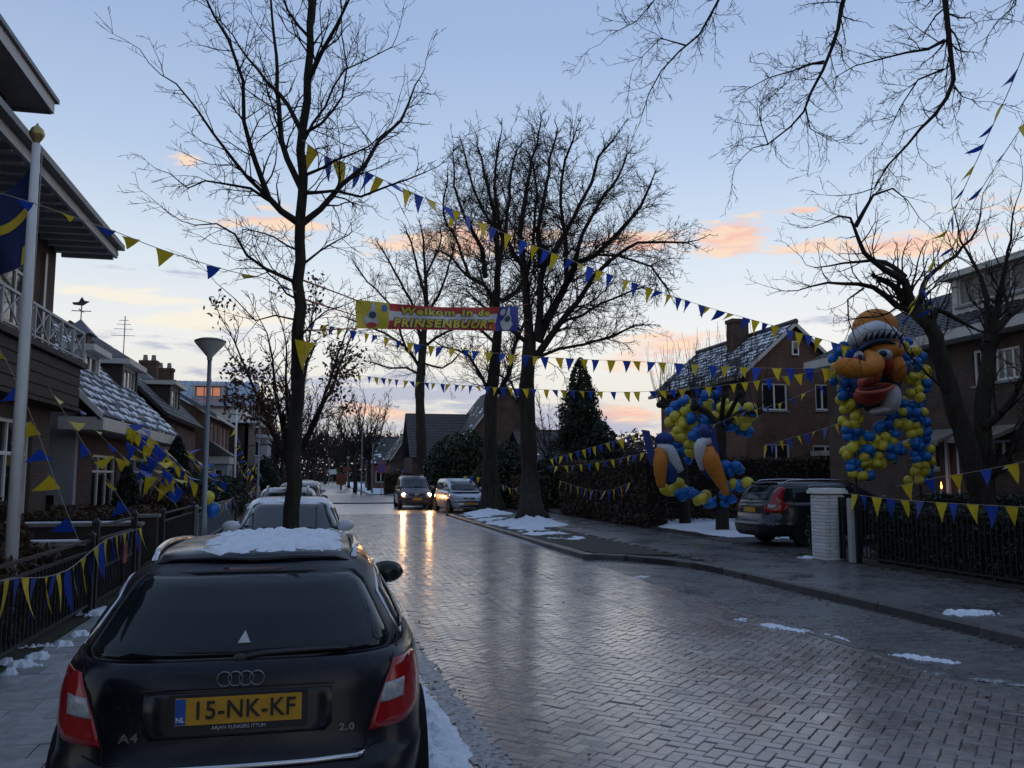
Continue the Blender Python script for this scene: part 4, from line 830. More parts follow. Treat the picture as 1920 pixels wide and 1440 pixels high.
for sx in (-1, 1):
    A.panel('side_window', [(-1.72, 1.05), (-.85, 1.05), (-.85, 1.275), (-1.40, 1.265), (-1.60, 1.22)], 'x', sx, m_carglass, off=.005)
    A.panel('side_window', [(-.78, 1.05), (.05, 1.05), (.05, 1.285), (-.78, 1.28)], 'x', sx, m_carglass, off=.005)
    A.panel('side_window', [(.12, 1.05), (.88, 1.05), (.42, 1.26), (.12, 1.285)], 'x', sx, m_carglass, off=.005)
    A.strip('window_trim', [(-1.78, 1.03), (-1.2, 1.03), (-.4, 1.03), (.4, 1.03), (.92, 1.03)], 'x', sx, .011, m_chrome)
    A.strip('window_trim', [(-1.78, 1.03), (-1.66, 1.21), (-1.44, 1.285), (-.8, 1.298), (0, 1.305), (.35, 1.29)], 'x', sx, .008, m_chrome)
    A.mirror(.78, 1.02, m_trim if sx > 0 else m_galv, sx, 1.15)
    rail = [A.hit('z', sx * w, y, 1)[0] + Vector((0, 0, dz)) for w, y, dz in ((.50, -1.40, .0), (.51, -1.30, .028), (.52, -.8, .032), (.515, 0, .032), (.50, .2, .03), (.49, .3, .0))]
    MB().tube(resample(rail, .12), .017, 8).build('roof_rail', m_chrome, A.root, smooth=True, world=False)
    A.strip('body_moulding', [(-1.1, .56), (0, .56), (1.1, .56)], 'x', sx, .02, m_trim)
    A.strip('door_gap', [(-.82, 1.0), (-.86, .6), (-.95, .35)], 'x', sx, .004, m_seam); A.strip('door_gap', [(.08, 1.0), (.08, .35)], 'x', sx, .004, m_seam)
sp_ = MB(); pts = [A.hit('z', x, -1.52 + .10 * (x / .55) ** 2, 1)[0] + Vector((0, -.03, -.006)) for x in (-.47, -.4, -.2, 0, .2, .4, .47)]; sp_.tube(pts, [.006, .012, .014, .014, .014, .012, .006], 8); sp_.build('roof_spoiler', pb, A.root, smooth=True, world=False)
A.wheels(-1.42, 1.25)
ap = A.root.location
def h_roof(x, y):
    u, v = (x - ap.x) - .007 * (y - ap.y), (y - ap.y)
    e = ramp(u, -.34 - .08 * v * 0 + .16 * fbm(x, y, 5, 2), -.16) * ramp(.47 - u, 0, .08) * ramp(v + 1.50 + .16 * fbm(x, y, 6, 3, 4), 0, .10) * ramp(.22 - v, 0, .15)
    return .026 * e + .045 * fbm(x, y, 9, 4) * ramp(e, 0, .5) + .03 * fbm(x, y, 22, 3) * ramp(e, 0, .3) - .010
def roof_z(x, y):
    p, _ = A.hit('z', x - ap.x - .007 * (y - ap.y), y - ap.y, 1); return p.z if p else 1.3
snow_field('roof_snow', 'melting snow slab lying on the roof of the dark estate car', ap.x - .5, ap.x + .58, ap.y - 1.62, ap.y + .3, .015, h_roof, base=roof_z)
# ---------------------------------------------------------------- other cars
def hatch(H=1.46, L=4.2, W=1.74):
    h = H; return dict(W=W, L=L, H=h, sill=.2, n=4.4, gn=4.2,
        top=[(-L / 2, .93), (-L * .3, .96), (L * .18, .93), (L * .28, .88), (L * .42, .76), (L * .48, .66), (L * .5, .55)],
        low=[(0, .90, .12, .10), (.12, .96, .03, .02), (.35, .99, 0, 0), (.6, 1.0, .02, .02), (.82, .985, .06, .10), (1.0, .93, .12, .22)],
        gh=[(.88, .93, -L * .47, L * .30), (.98, .915, -L * .455, L * .245), (1.15, .85, -L * .42, L * .155), (h - .12, .78, -L * .37, L * .07), (h - .05, .70, -L * .33, L * .015), (h - .025, .64, -L * .31, -L * .01)])
def mpv(H=1.72, L=4.6, W=1.81, nose=.92):
    return dict(W=W, L=L, H=H, sill=.22, n=4.6, gn=4.6,
        top=[(-L / 2, 1.05), (0, 1.05), (L * .25, 1.03), (L * .40, nose), (L * .47, nose - .12), (L * .5, nose - .25)],
        low=[(0, .90, .10, .10), (.12, .965, .02, .02), (.34, 1.0, 0, 0), (.6, 1.0, .02, .02), (.85, .985, .06, .08), (1.0, .94, .10, .16)],
        gh=[(1.0, .94, -L * .48, L * .385), (1.10, .925, -L * .475, L * .34), (1.35, .86, -L * .455, L * .235), (H - .12, .79, -L * .43, L * .135), (H - .05, .73, -L * .41, L * .085), (H - .025, .68, -L * .40, L * .06)])
def front_face(c, H, ws, lamps, lit=False, grille=None, plate_txt='', pz=.45, lampmat=None):
    """ws = windscreen outline half-widths and heights: (z0, w0, z1, w1)"""
    z0, w0, z1, w1 = ws; c.panel('windscreen', [(-w0, z0), (0, z0 - .02), (w0, z0), (w1, z1 - .02), (w1 * .9, z1), (-w1 * .9, z1), (-w1, z1 - .02)], 'y', 1, m_carglass, off=.006, res=.07)
    c.strip('windscreen_seal', [(-w0 - .01, z0), (-w1 - .012, z1 - .02), (-w1 * .9, z1 + .012), (0, z1 + .016), (w1 * .9, z1 + .012), (w1 + .012, z1 - .02), (w0 + .01, z0)], 'y', 1, .009, m_trim)
    for sx in (-1, 1):
        hl = c.panel('headlight', [(sx * a, b) for a, b in lamps], 'y', 1, lampmat or m_clear, off=.008, res=.05)
        if lit:
            a, b = lit; p, n = c.hit('y', sx * a, b, 1); l = MB(); l.ell(p + Vector((0, .015, 0)), (.085, .02, .07), 14, 8); l.build('lit_bulb', m_lit, hl, smooth=True, world=False)
    for g in (grille or []): c.panel('grille', g, 'y', 1, m_trim, off=.006, th=.01, res=.06)
    c.plate(pz, 1, plate_txt, off=.03)
    mbw = MB()
    for x in (-.35, .2):
        a, b = c.hit('y', x, z0 + .03, 1)[0], c.hit('y', x + .45, z0 + .05, 1)[0]; mbw.bar(a + Vector((0, .02, .01)), b + Vector((0, .02, .01)), .02)
    mbw.build('wipers', m_trim, c.root, world=False)
def flank(c, wins, mir, gaps=()):
    for sx in (-1, 1):
        for w in wins: c.panel('side_window', w, 'x', sx, m_carglass, off=.005, res=.08)
        c.mirror(mir[0], mir[1], mir[2], sx, mir[3] if len(mir) > 3 else 1.0)
        for g in gaps: c.strip('door_gap', g, 'x', sx, .005, m_seam)
# white hatchback facing us behind the slim tree
HW = hatch(1.43, 4.2, 1.76); pw = paint('white_car_paint', (.62, .64, .67), 0, .25)
ww = atY(545, 950, 14.3); C = Car('parked_hatchback', 'white hatchback facing us behind the slim street tree', HW, (ww.x, 14.35, 0), R(180), pw)
front_face(C, 1.43, (.965, .70, 1.335, .545), [(.44, .62), (.78, .66), (.80, .74), (.62, .78), (.42, .70)], grille=[[(-.4, .60), (.4, .60), (.36, .68), (-.36, .68)], [(-.5, .30), (.5, .30), (.5, .40), (-.5, .40)]], plate_txt='', pz=.48)
flank(C, [[(-1.6, .99), (-.55, .99), (-.55, 1.28), (-1.25, 1.27)], [(-.48, .99), (.62, .99), (.2, 1.27), (-.48, 1.29)]], (.72, 1.0, pw, 1.2), [[(-.5, .95), (-.55, .35)], [(.7, .9), (.75, .35)]]); C.wheels(-1.28, 1.30)
wp2 = C.root.location
# snow-dusted bonnet and roof film of the white car is simply its paint; further parked cars up the street
pg = paint('grey_car_paint', (.20, .21, .22), .5, .28); pd = paint('dark_car_paint', (.018, .019, .022), .4, .25); ps = paint('silver_car_paint', (.36, .37, .39), .6, .28)
def parked(name, label, sp, px, Y, mat, rails=False, rz=180.0):
    p = atY(px, 900, Y); c = Car(name, label, sp, (p.x, Y, 0), R(rz), mat, 'cars parked along the left kerb'); H = sp['H']; L = sp['L']
    front_face(c, H, (.98, .70, H - .10, .56), [(.44, .62), (.78, .66), (.80, .74), (.62, .78), (.42, .70)], grille=[[(-.4, .60), (.4, .60), (.36, .68), (-.36, .68)]], plate_txt='', pz=.45)
    flank(c, [[(-1.5, 1.0), (-.55, 1.0), (-.55, H - .17), (-1.2, H - .18)], [(-.48, 1.0), (.6, 1.0), (.2, H - .18), (-.48, H - .16)]], (.72, 1.0, mat, 1.2)); c.wheels(-1.28, 1.3)
    if rails:
        for sx in (-1, 1):
            pts = [c.hit('z', sx * .5, y, 1)[0] + Vector((0, 0, dz)) for y, dz in ((-1.2, 0), (-1.1, .05), (-.2, .06), (.0, .05), (.06, 0))]; MB().tube(pts, .016, 6).build('roof_rail', m_chrome, c.root, world=False)
    return c
parked('parked_estate', 'grey car with roof rails parked right behind the white hatchback', hatch(1.47, 4.5, 1.75), 540, 22.5, pg, True)
parked('parked_hatchback', 'dark car with a protruding wing mirror, third behind the slim tree', hatch(1.52, 4.1, 1.75), 562, 31.0, pd)
parked('parked_hatchback', 'silver car farthest up the left kerb', hatch(1.48, 4.1, 1.72), 574, 44.0, ps)
parked('parked_hatchback', 'dark car almost hidden at the far end of the left row of cars', hatch(1.48, 4.1, 1.72), 570, 53.0, pd)
# people carrier with its headlights on
pm = paint('mauve_grey_paint', (.115, .095, .10), .5, .3); sx0 = atZ(782, 956, 0)
S_ = Car('people_carrier', 'dark mauve people carrier coming towards us with both headlights lit', mpv(1.74, 4.62, 1.80, .98), (sx0.x + .03, 46.6, 0), R(180 - 1.0), pm)
front_face(S_, 1.74, (1.12, .72, 1.58, .60), [(.42, .70), (.80, .68), (.84, .78), (.80, .86), (.52, .86)], lit=(.66, .77), grille=[[(-.36, .70), (.36, .70), (.40, .80), (-.40, .80)], [(-.66, .28), (.66, .28), (.62, .42), (-.62, .42)], [(-.84, .46), (.84, .46), (.84, .62), (-.84, .62)]], plate_txt='', pz=.55)
p, _ = S_.hit('y', 0, .76, 1); e = MB(); e.ell(p + Vector((0, .02, 0)), (.11, .02, .075), 16, 8); eo = e.build('round_emblem', m_chrome, S_.root, smooth=True, world=False)
me = text_mesh('S', .15, m_plateblack, offset=.006); me.transform(Matrix.Translation((p.x, p.y + .045, p.z)) @ Matrix.Rotation(R(180), 4, 'Z') @ rotb @ Matrix.Diagonal((1.2, .8, 1, 1))); add('emblem_letter', me, eo)
flank(S_, [[(-1.9, 1.1), (-.75, 1.1), (-.75, 1.55), (-1.75, 1.53)], [(-.68, 1.1), (.3, 1.1), (.3, 1.56), (-.68, 1.56)], [(.37, 1.1), (1.25, 1.1), (.75, 1.45), (.37, 1.55)]], (1.15, 1.12, pm, 1.3)); S_.wheels(-1.42, 1.42, .33)
for sx in (-1, 1):
    S_.strip('a_pillar_trim', [(sx * .745, 1.13), (sx * .63, 1.585)], 'y', 1, .018, M('pale_trim', (.4, .4, .42), .3, metal=.6))
    pts = [S_.hit('z', sx * .55, y, 1)[0] + Vector((0, 0, dz)) for y, dz in ((-1.7, 0), (-1.55, .06), (0, .06), (.25, 0))]; MB().tube(pts, .02, 6).build('roof_rail', m_chrome, S_.root, world=False)
# silver compact people carrier parked beside the verge tree
pr = paint('silver_blue_paint', (.46, .48, .51), .45, .3); r0 = atZ(872, 964, 0)
RC = Car('parked_people_carrier', 'silver compact people carrier parked beside the verge tree', mpv(1.62, 4.15, 1.72, .88), (r0.x + .10, 41.6, 0), R(180 + 6.0), pr)
front_face(RC, 1.62, (1.06, .70, 1.48, .56), [(.34, .66), (.62, .62), (.80, .70), (.80, .86), (.66, .84)], grille=[[(-.30, .66), (-.05, .66), (-.05, .72), (-.28, .72)], [(.05, .66), (.30, .66), (.28, .72), (.05, .72)], [(-.5, .30), (.5, .30), (.5, .38), (-.5, .38)]], plate_txt='', pz=.46)
RC.panel('bumper_strip', [(-.80, .50), (.80, .50), (.80, .57), (-.80, .57)], 'y', 1, m_trim, off=.006, th=.01)
p, _ = RC.hit('y', 0, .69, 1); e = MB(); e.addv([p + Vector((0, .012, .05)), p + Vector((-.035, .012, 0)), p + Vector((0, .012, -.05)), p + Vector((.035, .012, 0))], [(0, 1, 2, 3)]); e.build('diamond_emblem', m_chrome, RC.root, world=False)
flank(RC, [[(-1.75, 1.1), (-1.0, 1.1), (-1.0, 1.44), (-1.6, 1.42)], [(-.93, 1.1), (-.05, 1.1), (-.05, 1.46), (-.93, 1.46)], [(.02, 1.1), (1.05, 1.1), (.55, 1.36), (.02, 1.46)]], (1.0, 1.1, pr, 1.15), [[(-.97, 1.05), (-1.0, .35)], [(0, 1.05), (.0, .35)], [(1.05, 1.0), (1.0, .35)]]); RC.wheels(-1.3, 1.3, .31)
# dark estate on the right-hand driveway, tail towards the street
SP_V = dict(W=1.86, L=4.82, H=1.54, sill=.24, n=5.6, gn=5.2, top=[(-2.45, 1.04), (-1.9, 1.05), (.9, 1.02), (1.2, .98), (2.1, .84), (2.3, .74), (2.45, .6)],
    low=[(0, .90, .12, .12), (.10, .96, .03, .03), (.30, .995, .0, .0), (.42, 1.0, .0, .0), (.45, .99, .06, .02), (.7, .985, .09, .05), (.9, .96, .11, .14), (1.0, .93, .13, .2)],
    gh=[(1.0, .93, -2.28, 1.35), (1.08, .92, -2.26, 1.2), (1.28, .86, -2.14, .8), (1.42, .80, -2.02, .48), (1.485, .75, -1.92, .3), (1.51, .70, -1.84, .18)])
pv = paint('charcoal_paint', (.012, .015, .022), .2, .2)
vloc = atZ(1478, 1010, .1); VO = Car('parked_estate_car', 'charcoal estate car on the driveway behind the white brick pillar', SP_V, (12.72, 19.45, .095), R(-90 + 4), pv)
VO.panel('rear_window', [(-.60, 1.10), (.60, 1.10), (.57, 1.40), (.50, 1.45), (-.50, 1.45), (-.57, 1.40)], 'y', -1, m_carglass, off=.006, res=.06)
for sx in (-1, 1):
    def X(l): return [(sx * a, b) for a, b in l]
    t = VO.panel('tail_lamp', X([(.60, .80), (.84, .80), (.85, .97), (.80, 1.06), (.715, 1.38), (.66, 1.42), (.62, 1.40), (.66, 1.05), (.58, .92)]), 'y', -1, m_red, off=.012, res=.05)
    VO.panel('tail_lamp_side', [(-2.18, .82), (-2.02, .84), (-2.04, .96), (-2.12, 1.02), (-2.18, 1.02)], 'x', sx, m_red, off=.008, parent=t)
    VO.panel('reversing_lamp', X([(.64, .90), (.76, .90), (.76, .99), (.66, .99)]), 'y', -1, m_clear, off=.02, parent=t, res=.05)
    VO.panel('side_window', [(-2.0, 1.10), (-1.0, 1.09), (-1.0, 1.42), (-1.86, 1.38), (-1.99, 1.28)], 'x', sx, m_carglass, off=.005)
    VO.panel('side_window', [(-.94, 1.09), (.05, 1.09), (.05, 1.44), (-.94, 1.42)], 'x', sx, m_carglass, off=.005)
    VO.panel('side_window', [(.12, 1.09), (1.02, 1.09), (.5, 1.40), (.12, 1.44)], 'x', sx, m_carglass, off=.005)
    VO.strip('window_trim', [(1.08, 1.07), (.0, 1.07), (-1.0, 1.075), (-1.98, 1.08), (-2.03, 1.12), (-2.03, 1.29), (-1.90, 1.40), (-1.0, 1.445), (0, 1.462), (.5, 1.42), (1.08, 1.08)], 'x', sx, .011, m_chrome)
    pts = [VO.hit('z', sx * .60, y, 1)[0] + Vector((0, 0, dz)) for y, dz in ((-1.75, .0), (-1.6, .05), (-.6, .06), (.1, .05), (.25, 0))]; MB().tube(resample(pts, .15), .017, 6).build('roof_rail', m_chrome, VO.root, smooth=True, world=False)
    VO.mirror(.95, 1.10, pv, sx, 1.1)
    for g in ([(-.97, 1.05), (-1.0, .4)], [(.08, 1.05), (.08, .35)], [(1.1, 1.0), (1.05, .4)]): VO.strip('door_gap', g, 'x', sx, .004, m_seam)
VO.plate(.86, -1, '', off=.015); me = text_mesh('VOLVO', .07, sil, offset=.001, space=1.7); h, _ = VO.hit('y', 0, 1.0, -1); me.transform(Matrix.Translation((0, h.y - .012, 1.0)) @ rotb); add('badge_lettering', me, VO.root)
VO.strip('tailgate_gap', [(-.62, .80), (-.58, .66), (.58, .66), (.62, .80)], 'y', -1, .006, m_seam); VO.strip('bumper_trim', [(-.85, .52), (0, .50), (.85, .52)], 'y', -1, .02, m_trim)
sp_ = MB(); pts = [VO.hit('z', x, -1.86 + .08 * (x / .55) ** 2, 1)[0] + Vector((0, -.10, -.005)) for x in (-.55, -.3, 0, .3, .55)]; sp_.tube(pts, [.02, .035, .04, .035, .02], 8); sp_.build('roof_spoiler', pv, VO.root, smooth=True, world=False)
wp = MB(); wp.bar(VO.hit('y', 0, 1.10, -1)[0] + Vector((0, -.02, 0)), VO.hit('y', -.4, 1.14, -1)[0] + Vector((0, -.02, 0)), .025); wp.build('rear_wiper', m_trim, VO.root, world=False)
VO.wheels(-1.35, 1.47, .335)

# ================================================================ houses
B_dark = brick_mat('dark_brown_brick', (.075, .042, .030), (.10, .058, .042), (.085, .08, .072))
B_red = brick_mat('red_brown_brick', (.13, .058, .038), (.17, .078, .052), (.12, .11, .10))
B_purp = brick_mat('purple_brick', (.09, .045, .04), (.12, .06, .05), (.09, .085, .08))
m_render = M('pale_render', (.34, .345, .36), .85, var=.12, vs=2, bump=.2, bs=40)
m_lead = M('lead_flashing', (.14, .145, .15), .5, metal=.4, var=.15)
def cells(u0, u1, z0, z1, holes):
    us = sorted({u0, u1} | {min(max(h[k], u0), u1) for h in holes for k in (0, 1)}); zs = sorted({z0, z1} | {min(max(h[k], z0), z1) for h in holes for k in (2, 3)})
    for a, b in zip(us, us[1:]):
        for c, d in zip(zs, zs[1:]):
            m, n = (a + b) / 2, (c + d) / 2
            if b - a > 1e-6 and d - c > 1e-6 and not any(h[0] < m < h[1] and h[2] < n < h[3] for h in holes): yield a, b, c, d
def wallx(mb, X, out, y0, y1, z0, z1, holes=(), th=.22):
    for a, b, c, d in cells(y0, y1, z0, z1, holes): mb.box(min(X, X - out * th), max(X, X - out * th), a, b, c, d)
def wally(mb, Y, x0, x1, z0, z1, holes=(), th=.22):
    for a, b, c, d in cells(x0, x1, z0, z1, holes): mb.box(a, b, Y, Y + th, c, d)
def win(parent, axis, C, out, u0, u1, z0, z1, nu=2, nz=1, mat=None, glass=None, sill=True, fw=.07, muntin=0, top=None):
    """a window in a wall opening: frame (sub-part pane), recessed behind the wall face; axis 'x' = wall facing +-x"""
    m = MB(); g = MB(); dpt = .09
    def bx(mb, a, b, c, d, r0, r1):
        lo, hi = sorted((C - out * r0, C - out * r1))
        mb.box(lo, hi, a, b, c, d) if axis == 'x' else mb.box(a, b, lo, hi, c, d)
    for a, b in ((u0, u0 + fw), (u1 - fw, u1)): bx(m, a, b, z0, z1, dpt - .03, dpt + .05)
    for c, d in ((z0, z0 + fw), (z1 - fw, z1)): bx(m, u0 + fw, u1 - fw, c, d, dpt - .028, dpt + .05)
    for k in range(1, nu):
        u = u0 + (u1 - u0) * k / nu; bx(m, u - fw * .45, u + fw * .45, z0 + fw, z1 - fw, dpt - .02, dpt + .045)
    for k in range(1, nz):
        z = z0 + (z1 - z0) * (k / nz if top is None else top); bx(m, u0 + fw, u1 - fw, z - fw * .4, z + fw * .4, dpt - .015, dpt + .04)
    if muntin:
        for k in range(1, muntin):
            u = u0 + (u1 - u0) * k / muntin; bx(m, u - .015, u + .015, z0 + fw, z1 - fw, dpt - .005, dpt + .02)
            z = z0 + (z1 - z0) * k / muntin; bx(m, u0 + fw, u1 - fw, z - .013, z + .013, dpt - .003, dpt + .02)
    o = m.build('window', mat or m_white, parent)
    bx(g, u0 + fw * .5, u1 - fw * .5, z0 + fw * .5, z1 - fw * .5, dpt + .012, dpt + .026); g.build('pane', glass or m_glass, o)
    if sill: s = MB(); bx(s, u0 - .06, u1 + .06, z0 - .07, z0 - .002, -.05, dpt + .05); s.build('sill', m_concrete, o)
    return o
def tiles_slope(parent, p0, along, up, L, S, tw=.3, th=.33, mat=None, name='roof_tile', limit=0, seed=1, snow=0.0, snowname=None, slab=True, kindname='roof_tiles', thick=.10):
    """pantile rows on a roof plane: p0 eave corner, unit vectors along the eave and up the slope"""
    p0, along, up = Vector(p0), Vector(along).normalized(), Vector(up).normalized(); nrm = along.cross(up).normalized()
    if nrm.z < 0: nrm = -nrm
    q = random.Random(seed)
    if slab:
        V = [p0 + along * a + up * b + nrm * c for c in (-thick, -.01) for a, b in ((0, 0), (L, 0), (L, S), (0, S))]
        MB().addv(V, [(0, 1, 2, 3), (4, 5, 6, 7), (0, 1, 5, 4), (1, 2, 6, 5), (2, 3, 7, 6), (3, 0, 4, 7)]).build('roof_deck', m_darkwood, parent)
    V = []; F = []; nj = int(S / th); ni = int(L / tw); prof = [(0, .0), (.22, .035), (.45, .04), (.62, .012), (.8, .0), (1.0, .0)]
    for j in range(nj):
        for i in range(ni):
            b = len(V); o = p0 + along * (i * tw) + up * (j * th)
            for (u, h) in prof:
                V.append(o + along * (u * tw) + nrm * (h + .022 + q.uniform(0, .006))); 
            for (u, h) in prof: V.append(o + along * (u * tw) + up * (th * 1.04) + nrm * (h - .004))
            for (u, h) in prof: V.append(o + along * (u * tw) + nrm * (h - .012))
            n = len(prof)
            F += [(b + k, b + k + 1, b + n + k + 1, b + n + k) for k in range(n - 1)] + [(b + 2 * n + k, b + 2 * n + k + 1, b + k + 1, b + k) for k in range(n - 1)]
    o = np_mesh(kindname, V, F, mat or m_rtile, parent, kind='stuff')
    if snow:
        V = []; F = []
        for j in range(nj):
            for i in range(ni):
                x, y = i * tw, j * th; m = fbm(x, y, .55, 3, seed) + .18 * fbm(x, y, 2.5, 2, seed + 3)
                if m + snow * 1.3 - .65 + q.uniform(-.14, .14) < 0: continue
                b = len(V); oo = p0 + along * x + up * y; l0 = q.uniform(-.02, .08); l1 = th * q.uniform(.65, 1.02); w0 = tw * q.uniform(-.05, .2); w1 = tw * q.uniform(.8, 1.08); hh = q.uniform(.035, .06)
                V += [oo + along * u + up * v + nrm * h for u, v, h in ((w0, l0, .02), (w1, l0, .015), (w1 + .01, l1, .02), (w0, l1, .02), (w0 + .03, l0 + .03, hh), (w1 - .03, l0 + .03, hh), (w1 - .02, l1 - .02, hh), (w0 + .03, l1 - .02, hh))]
                F += [(b + 4, b + 5, b + 6, b + 7), (b, b + 1, b + 5, b + 4), (b + 1, b + 2, b + 6, b + 5), (b + 2, b + 3, b + 7, b + 6), (b + 3, b, b + 4, b + 7)]
        if F: np_mesh('roof_snow', V, F, m_snow, parent, smooth=True, kind='stuff')
def chimney(parent, x, y, z0, z1, w=.6, d=.6, mat=None, pots=0):
    m = MB().box(x - w / 2, x + w / 2, y - d / 2, y + d / 2, z0, z1 - .16).box(x - w / 2 - .05, x + w / 2 + .05, y - d / 2 - .05, y + d / 2 + .05, z1 - .159, z1).build('chimney', mat or B_dark, parent)
    for k in range(pots): MB().lathe([(.11, 0), (.13, .02), (.10, .28), (.12, .30), (.08, .31)], (x - w * .25 + k * w * .5, y, z1), 10).build('chimney_pot', m_concrete, m)
    return m
# ---------------------------------------------------------------- left villa with balcony and deep eaves
L1 = thing('brick_villa', 'dark brick villa with deep white eaves and a balcony at the left edge', 'house', (-9.7, 13.0, .08))
w = MB(); holes = [(14.9, 18.35, 4.50, 6.22), (11.2, 14.4, 4.5, 6.2)]
wallx(w, -5.5, 1, 7.0, 19.6, .08, 6.65, holes); wally(w, 7.0, -14, -5.72, .08, 6.65); w.box(-14, -5.72, 19.38, 19.6, .08, 6.65); w.box(-14.2, -14, 7.0, 19.6, .08, 6.65)
w.prism([(-14.0, 6.65), (-5.5, 6.65), (-9.75, 10.8)], 19.38, 19.6)
w.build('wall', B_dark, L1)
win(L1, 'x', -5.5, 1, 14.9, 18.35, 4.50, 6.22, nu=4, nz=2, top=.66); win(L1, 'x', -5.5, 1, 11.2, 14.4, 4.5, 6.2, nu=3, nz=2, top=.66)
MB().box(-5.52, -5.44, 18.72, 18.86, .08, 6.3).build('drain_pipe', m_galv, L1)
MB().box(-5.5, -5.43, 19.30, 19.62, 4.55, 4.68).box(-5.5, -5.43, 18.9, 19.62, 4.40, 4.46).build('brick_band', B_dark, L1)
ev = MB().box(-5.5, -4.42, 6.4, 19.92, 6.62, 6.66).build('eave_soffit', m_offwhite, L1)
MB().box(-4.42, -4.36, 6.4, 19.95, 6.55, 6.80).build('fascia_board', m_offwhite, ev); MB().box(-4.36, -4.22, 6.4, 19.97, 6.73, 6.84).build('gutter', m_lead, ev)
for k in range(16):
    y = 12.4 + k * .5; MB().box(-5.49, -4.45, y, y + .09, 6.52, 6.619).build('eave_bracket', m_offwhite, ev)
tiles_slope(L1, (-4.32, 6.4, 6.83), (0, 1, 0), (-1, 0, .95), 13.55, 7.6, mat=m_rtile, seed=4)
MB().box(-9.9, -4.34, 19.80, 19.93, 6.6, 6.68).addv([(-4.36, 19.93, 6.70), (-4.36, 19.93, 6.92), (-9.9, 19.93, 12.1), (-9.9, 19.93, 11.9), (-4.36, 19.97, 6.70), (-4.36, 19.97, 6.92), (-9.9, 19.97, 12.1), (-9.9, 19.97, 11.9)], [(0, 1, 2, 3), (4, 5, 6, 7), (0, 1, 5, 4), (1, 2, 6, 5), (2, 3, 7, 6), (0, 3, 7, 4)]).build('bargeboard', m_offwhite, L1)
dm = MB().box(-9.0, -5.55, 9.0, 16.3, 6.9, 7.55).box(-9.0, -5.55, 16.14, 16.3, 7.55, 8.5).box(-5.72, -5.55, 9.0, 12.6, 7.55, 8.5).box(-5.72, -5.55, 15.9, 16.14, 7.55, 8.5).build('dormer', m_darkwood, L1)
MB().box(-9.2, -4.92, 8.6, 16.68, 8.5, 8.56).build('dormer_soffit', m_offwhite, dm); MB().box(-4.92, -4.86, 8.6, 16.7, 8.44, 8.66).box(-9.2, -4.92, 16.68, 16.74, 8.44, 8.66).build('dormer_fascia', m_offwhite, dm); MB().box(-9.2, -4.8, 8.6, 16.78, 8.661, 8.74).build('dormer_roof', m_lead, dm)
win(L1, 'x', -5.55, 1, 12.6, 15.9, 7.55, 8.5, nu=4, nz=1, mat=m_offwhite)
MB().box(-5.6, -5.35, 9, 16.35, 7.42, 7.545).build('dormer_sill', m_offwhite, dm)
bay = MB(); wallx(bay, -4.7, 1, 10.5, 16.95, .08, 2.98, [(11.0, 16.0, .95, 2.7)]); bay.box(-5.5, -4.92, 16.73, 16.95, .08, 2.98); bay.box(-5.5, -4.92, 10.5, 10.72, .08, 2.98); bo = bay.build('bay', B_dark, L1)
win(L1, 'x', -4.7, 1, 11.0, 16.0, .95, 2.7, nu=5, nz=2, top=.68)
MB().box(-5.49, -4.38, 10.2, 17.7, 2.99, 3.05).box(-5.49, -4.42, 10.3, 17.6, 3.05, 3.82).box(-5.49, -4.32, 10.2, 17.78, 3.82, 3.92).build('balcony_floor', m_darkwood, L1)
for k in range(4): MB().box(-4.425, -4.40, 10.3, 17.6, 3.08 + k * .185, 3.24 + k * .185).build('fascia_plank', m_darkwood, L1)
br = thing_part('balcony_railing', L1, (0, 0, 0))
MB().bar((-4.4, 10.3, 4.5), (-4.4, 17.7, 4.5), .045).bar((-5.45, 17.7, 4.5), (-4.4, 17.7, 4.5), .045).bar((-4.4, 10.3, 4.0), (-4.4, 17.7, 4.0), .03).bar((-5.45, 17.7, 4.0), (-4.4, 17.7, 4.0), .03).build('rail', m_offwhite, br)
for k in range(11):
    y = 10.3 + k * .74; MB().box(-4.425, -4.375, y - .022, y + .022, 3.925, 4.52).build('baluster', m_offwhite, br)
    if k < 10: MB().bar((-4.4, y, 4.02), (-4.4, y + .74, 4.48), .02).bar((-4.398, y + .74, 4.02), (-4.398, y, 4.48), .02).build('cross_bar', m_offwhite, br)
for k in range(2): MB().bar((-5.4 + k * .5, 17.7, 4.02), (-4.9 + k * .5, 17.7, 4.48), .02).bar((-4.9 + k * .5, 17.698, 4.02), (-5.4 + k * .5, 17.698, 4.48), .02).build('cross_bar', m_offwhite, br)
# ---------------------------------------------------------------- low house with the snowy roof
L2 = thing('low_house', 'low rendered house with a snowy tiled roof beside the brick villa', 'house', (-8.2, 26.0, .08))
w = MB(); wallx(w, -5.2, 1, 20.93, 31.2, .08, 2.75, [(22.3, 24.9, .9, 2.3), (26.6, 29.8, .9, 2.3)]); w.build('front_wall', B_purp, L2); w = MB(); wally(w, 20.7, -11.0, -5.2, .08, 2.75, [(-5.95, -5.58, .1, 1.35)]); w.box(-11, -5.42, 30.98, 31.2, .08, 2.75); w.box(-11, -10.8, 20.9, 31.0, .08, 2.75)
w.prism([(-10.9, 2.75), (-5.2, 2.75), (-5.2, 3.55), (-8.08, 6.42), (-10.9, 3.55)], 20.7, 20.92); w.build('wall', m_render, L2)
MB().box(-5.95, -5.58, 20.85, 20.9, .1, 1.35).build('door', m_darkwood, L2)
win(L2, 'x', -5.2, 1, 22.3, 24.9, .9, 2.3, 3, 2, top=.7); win(L2, 'x', -5.2, 1, 26.6, 29.8, .9, 2.3, 3, 2, top=.7)
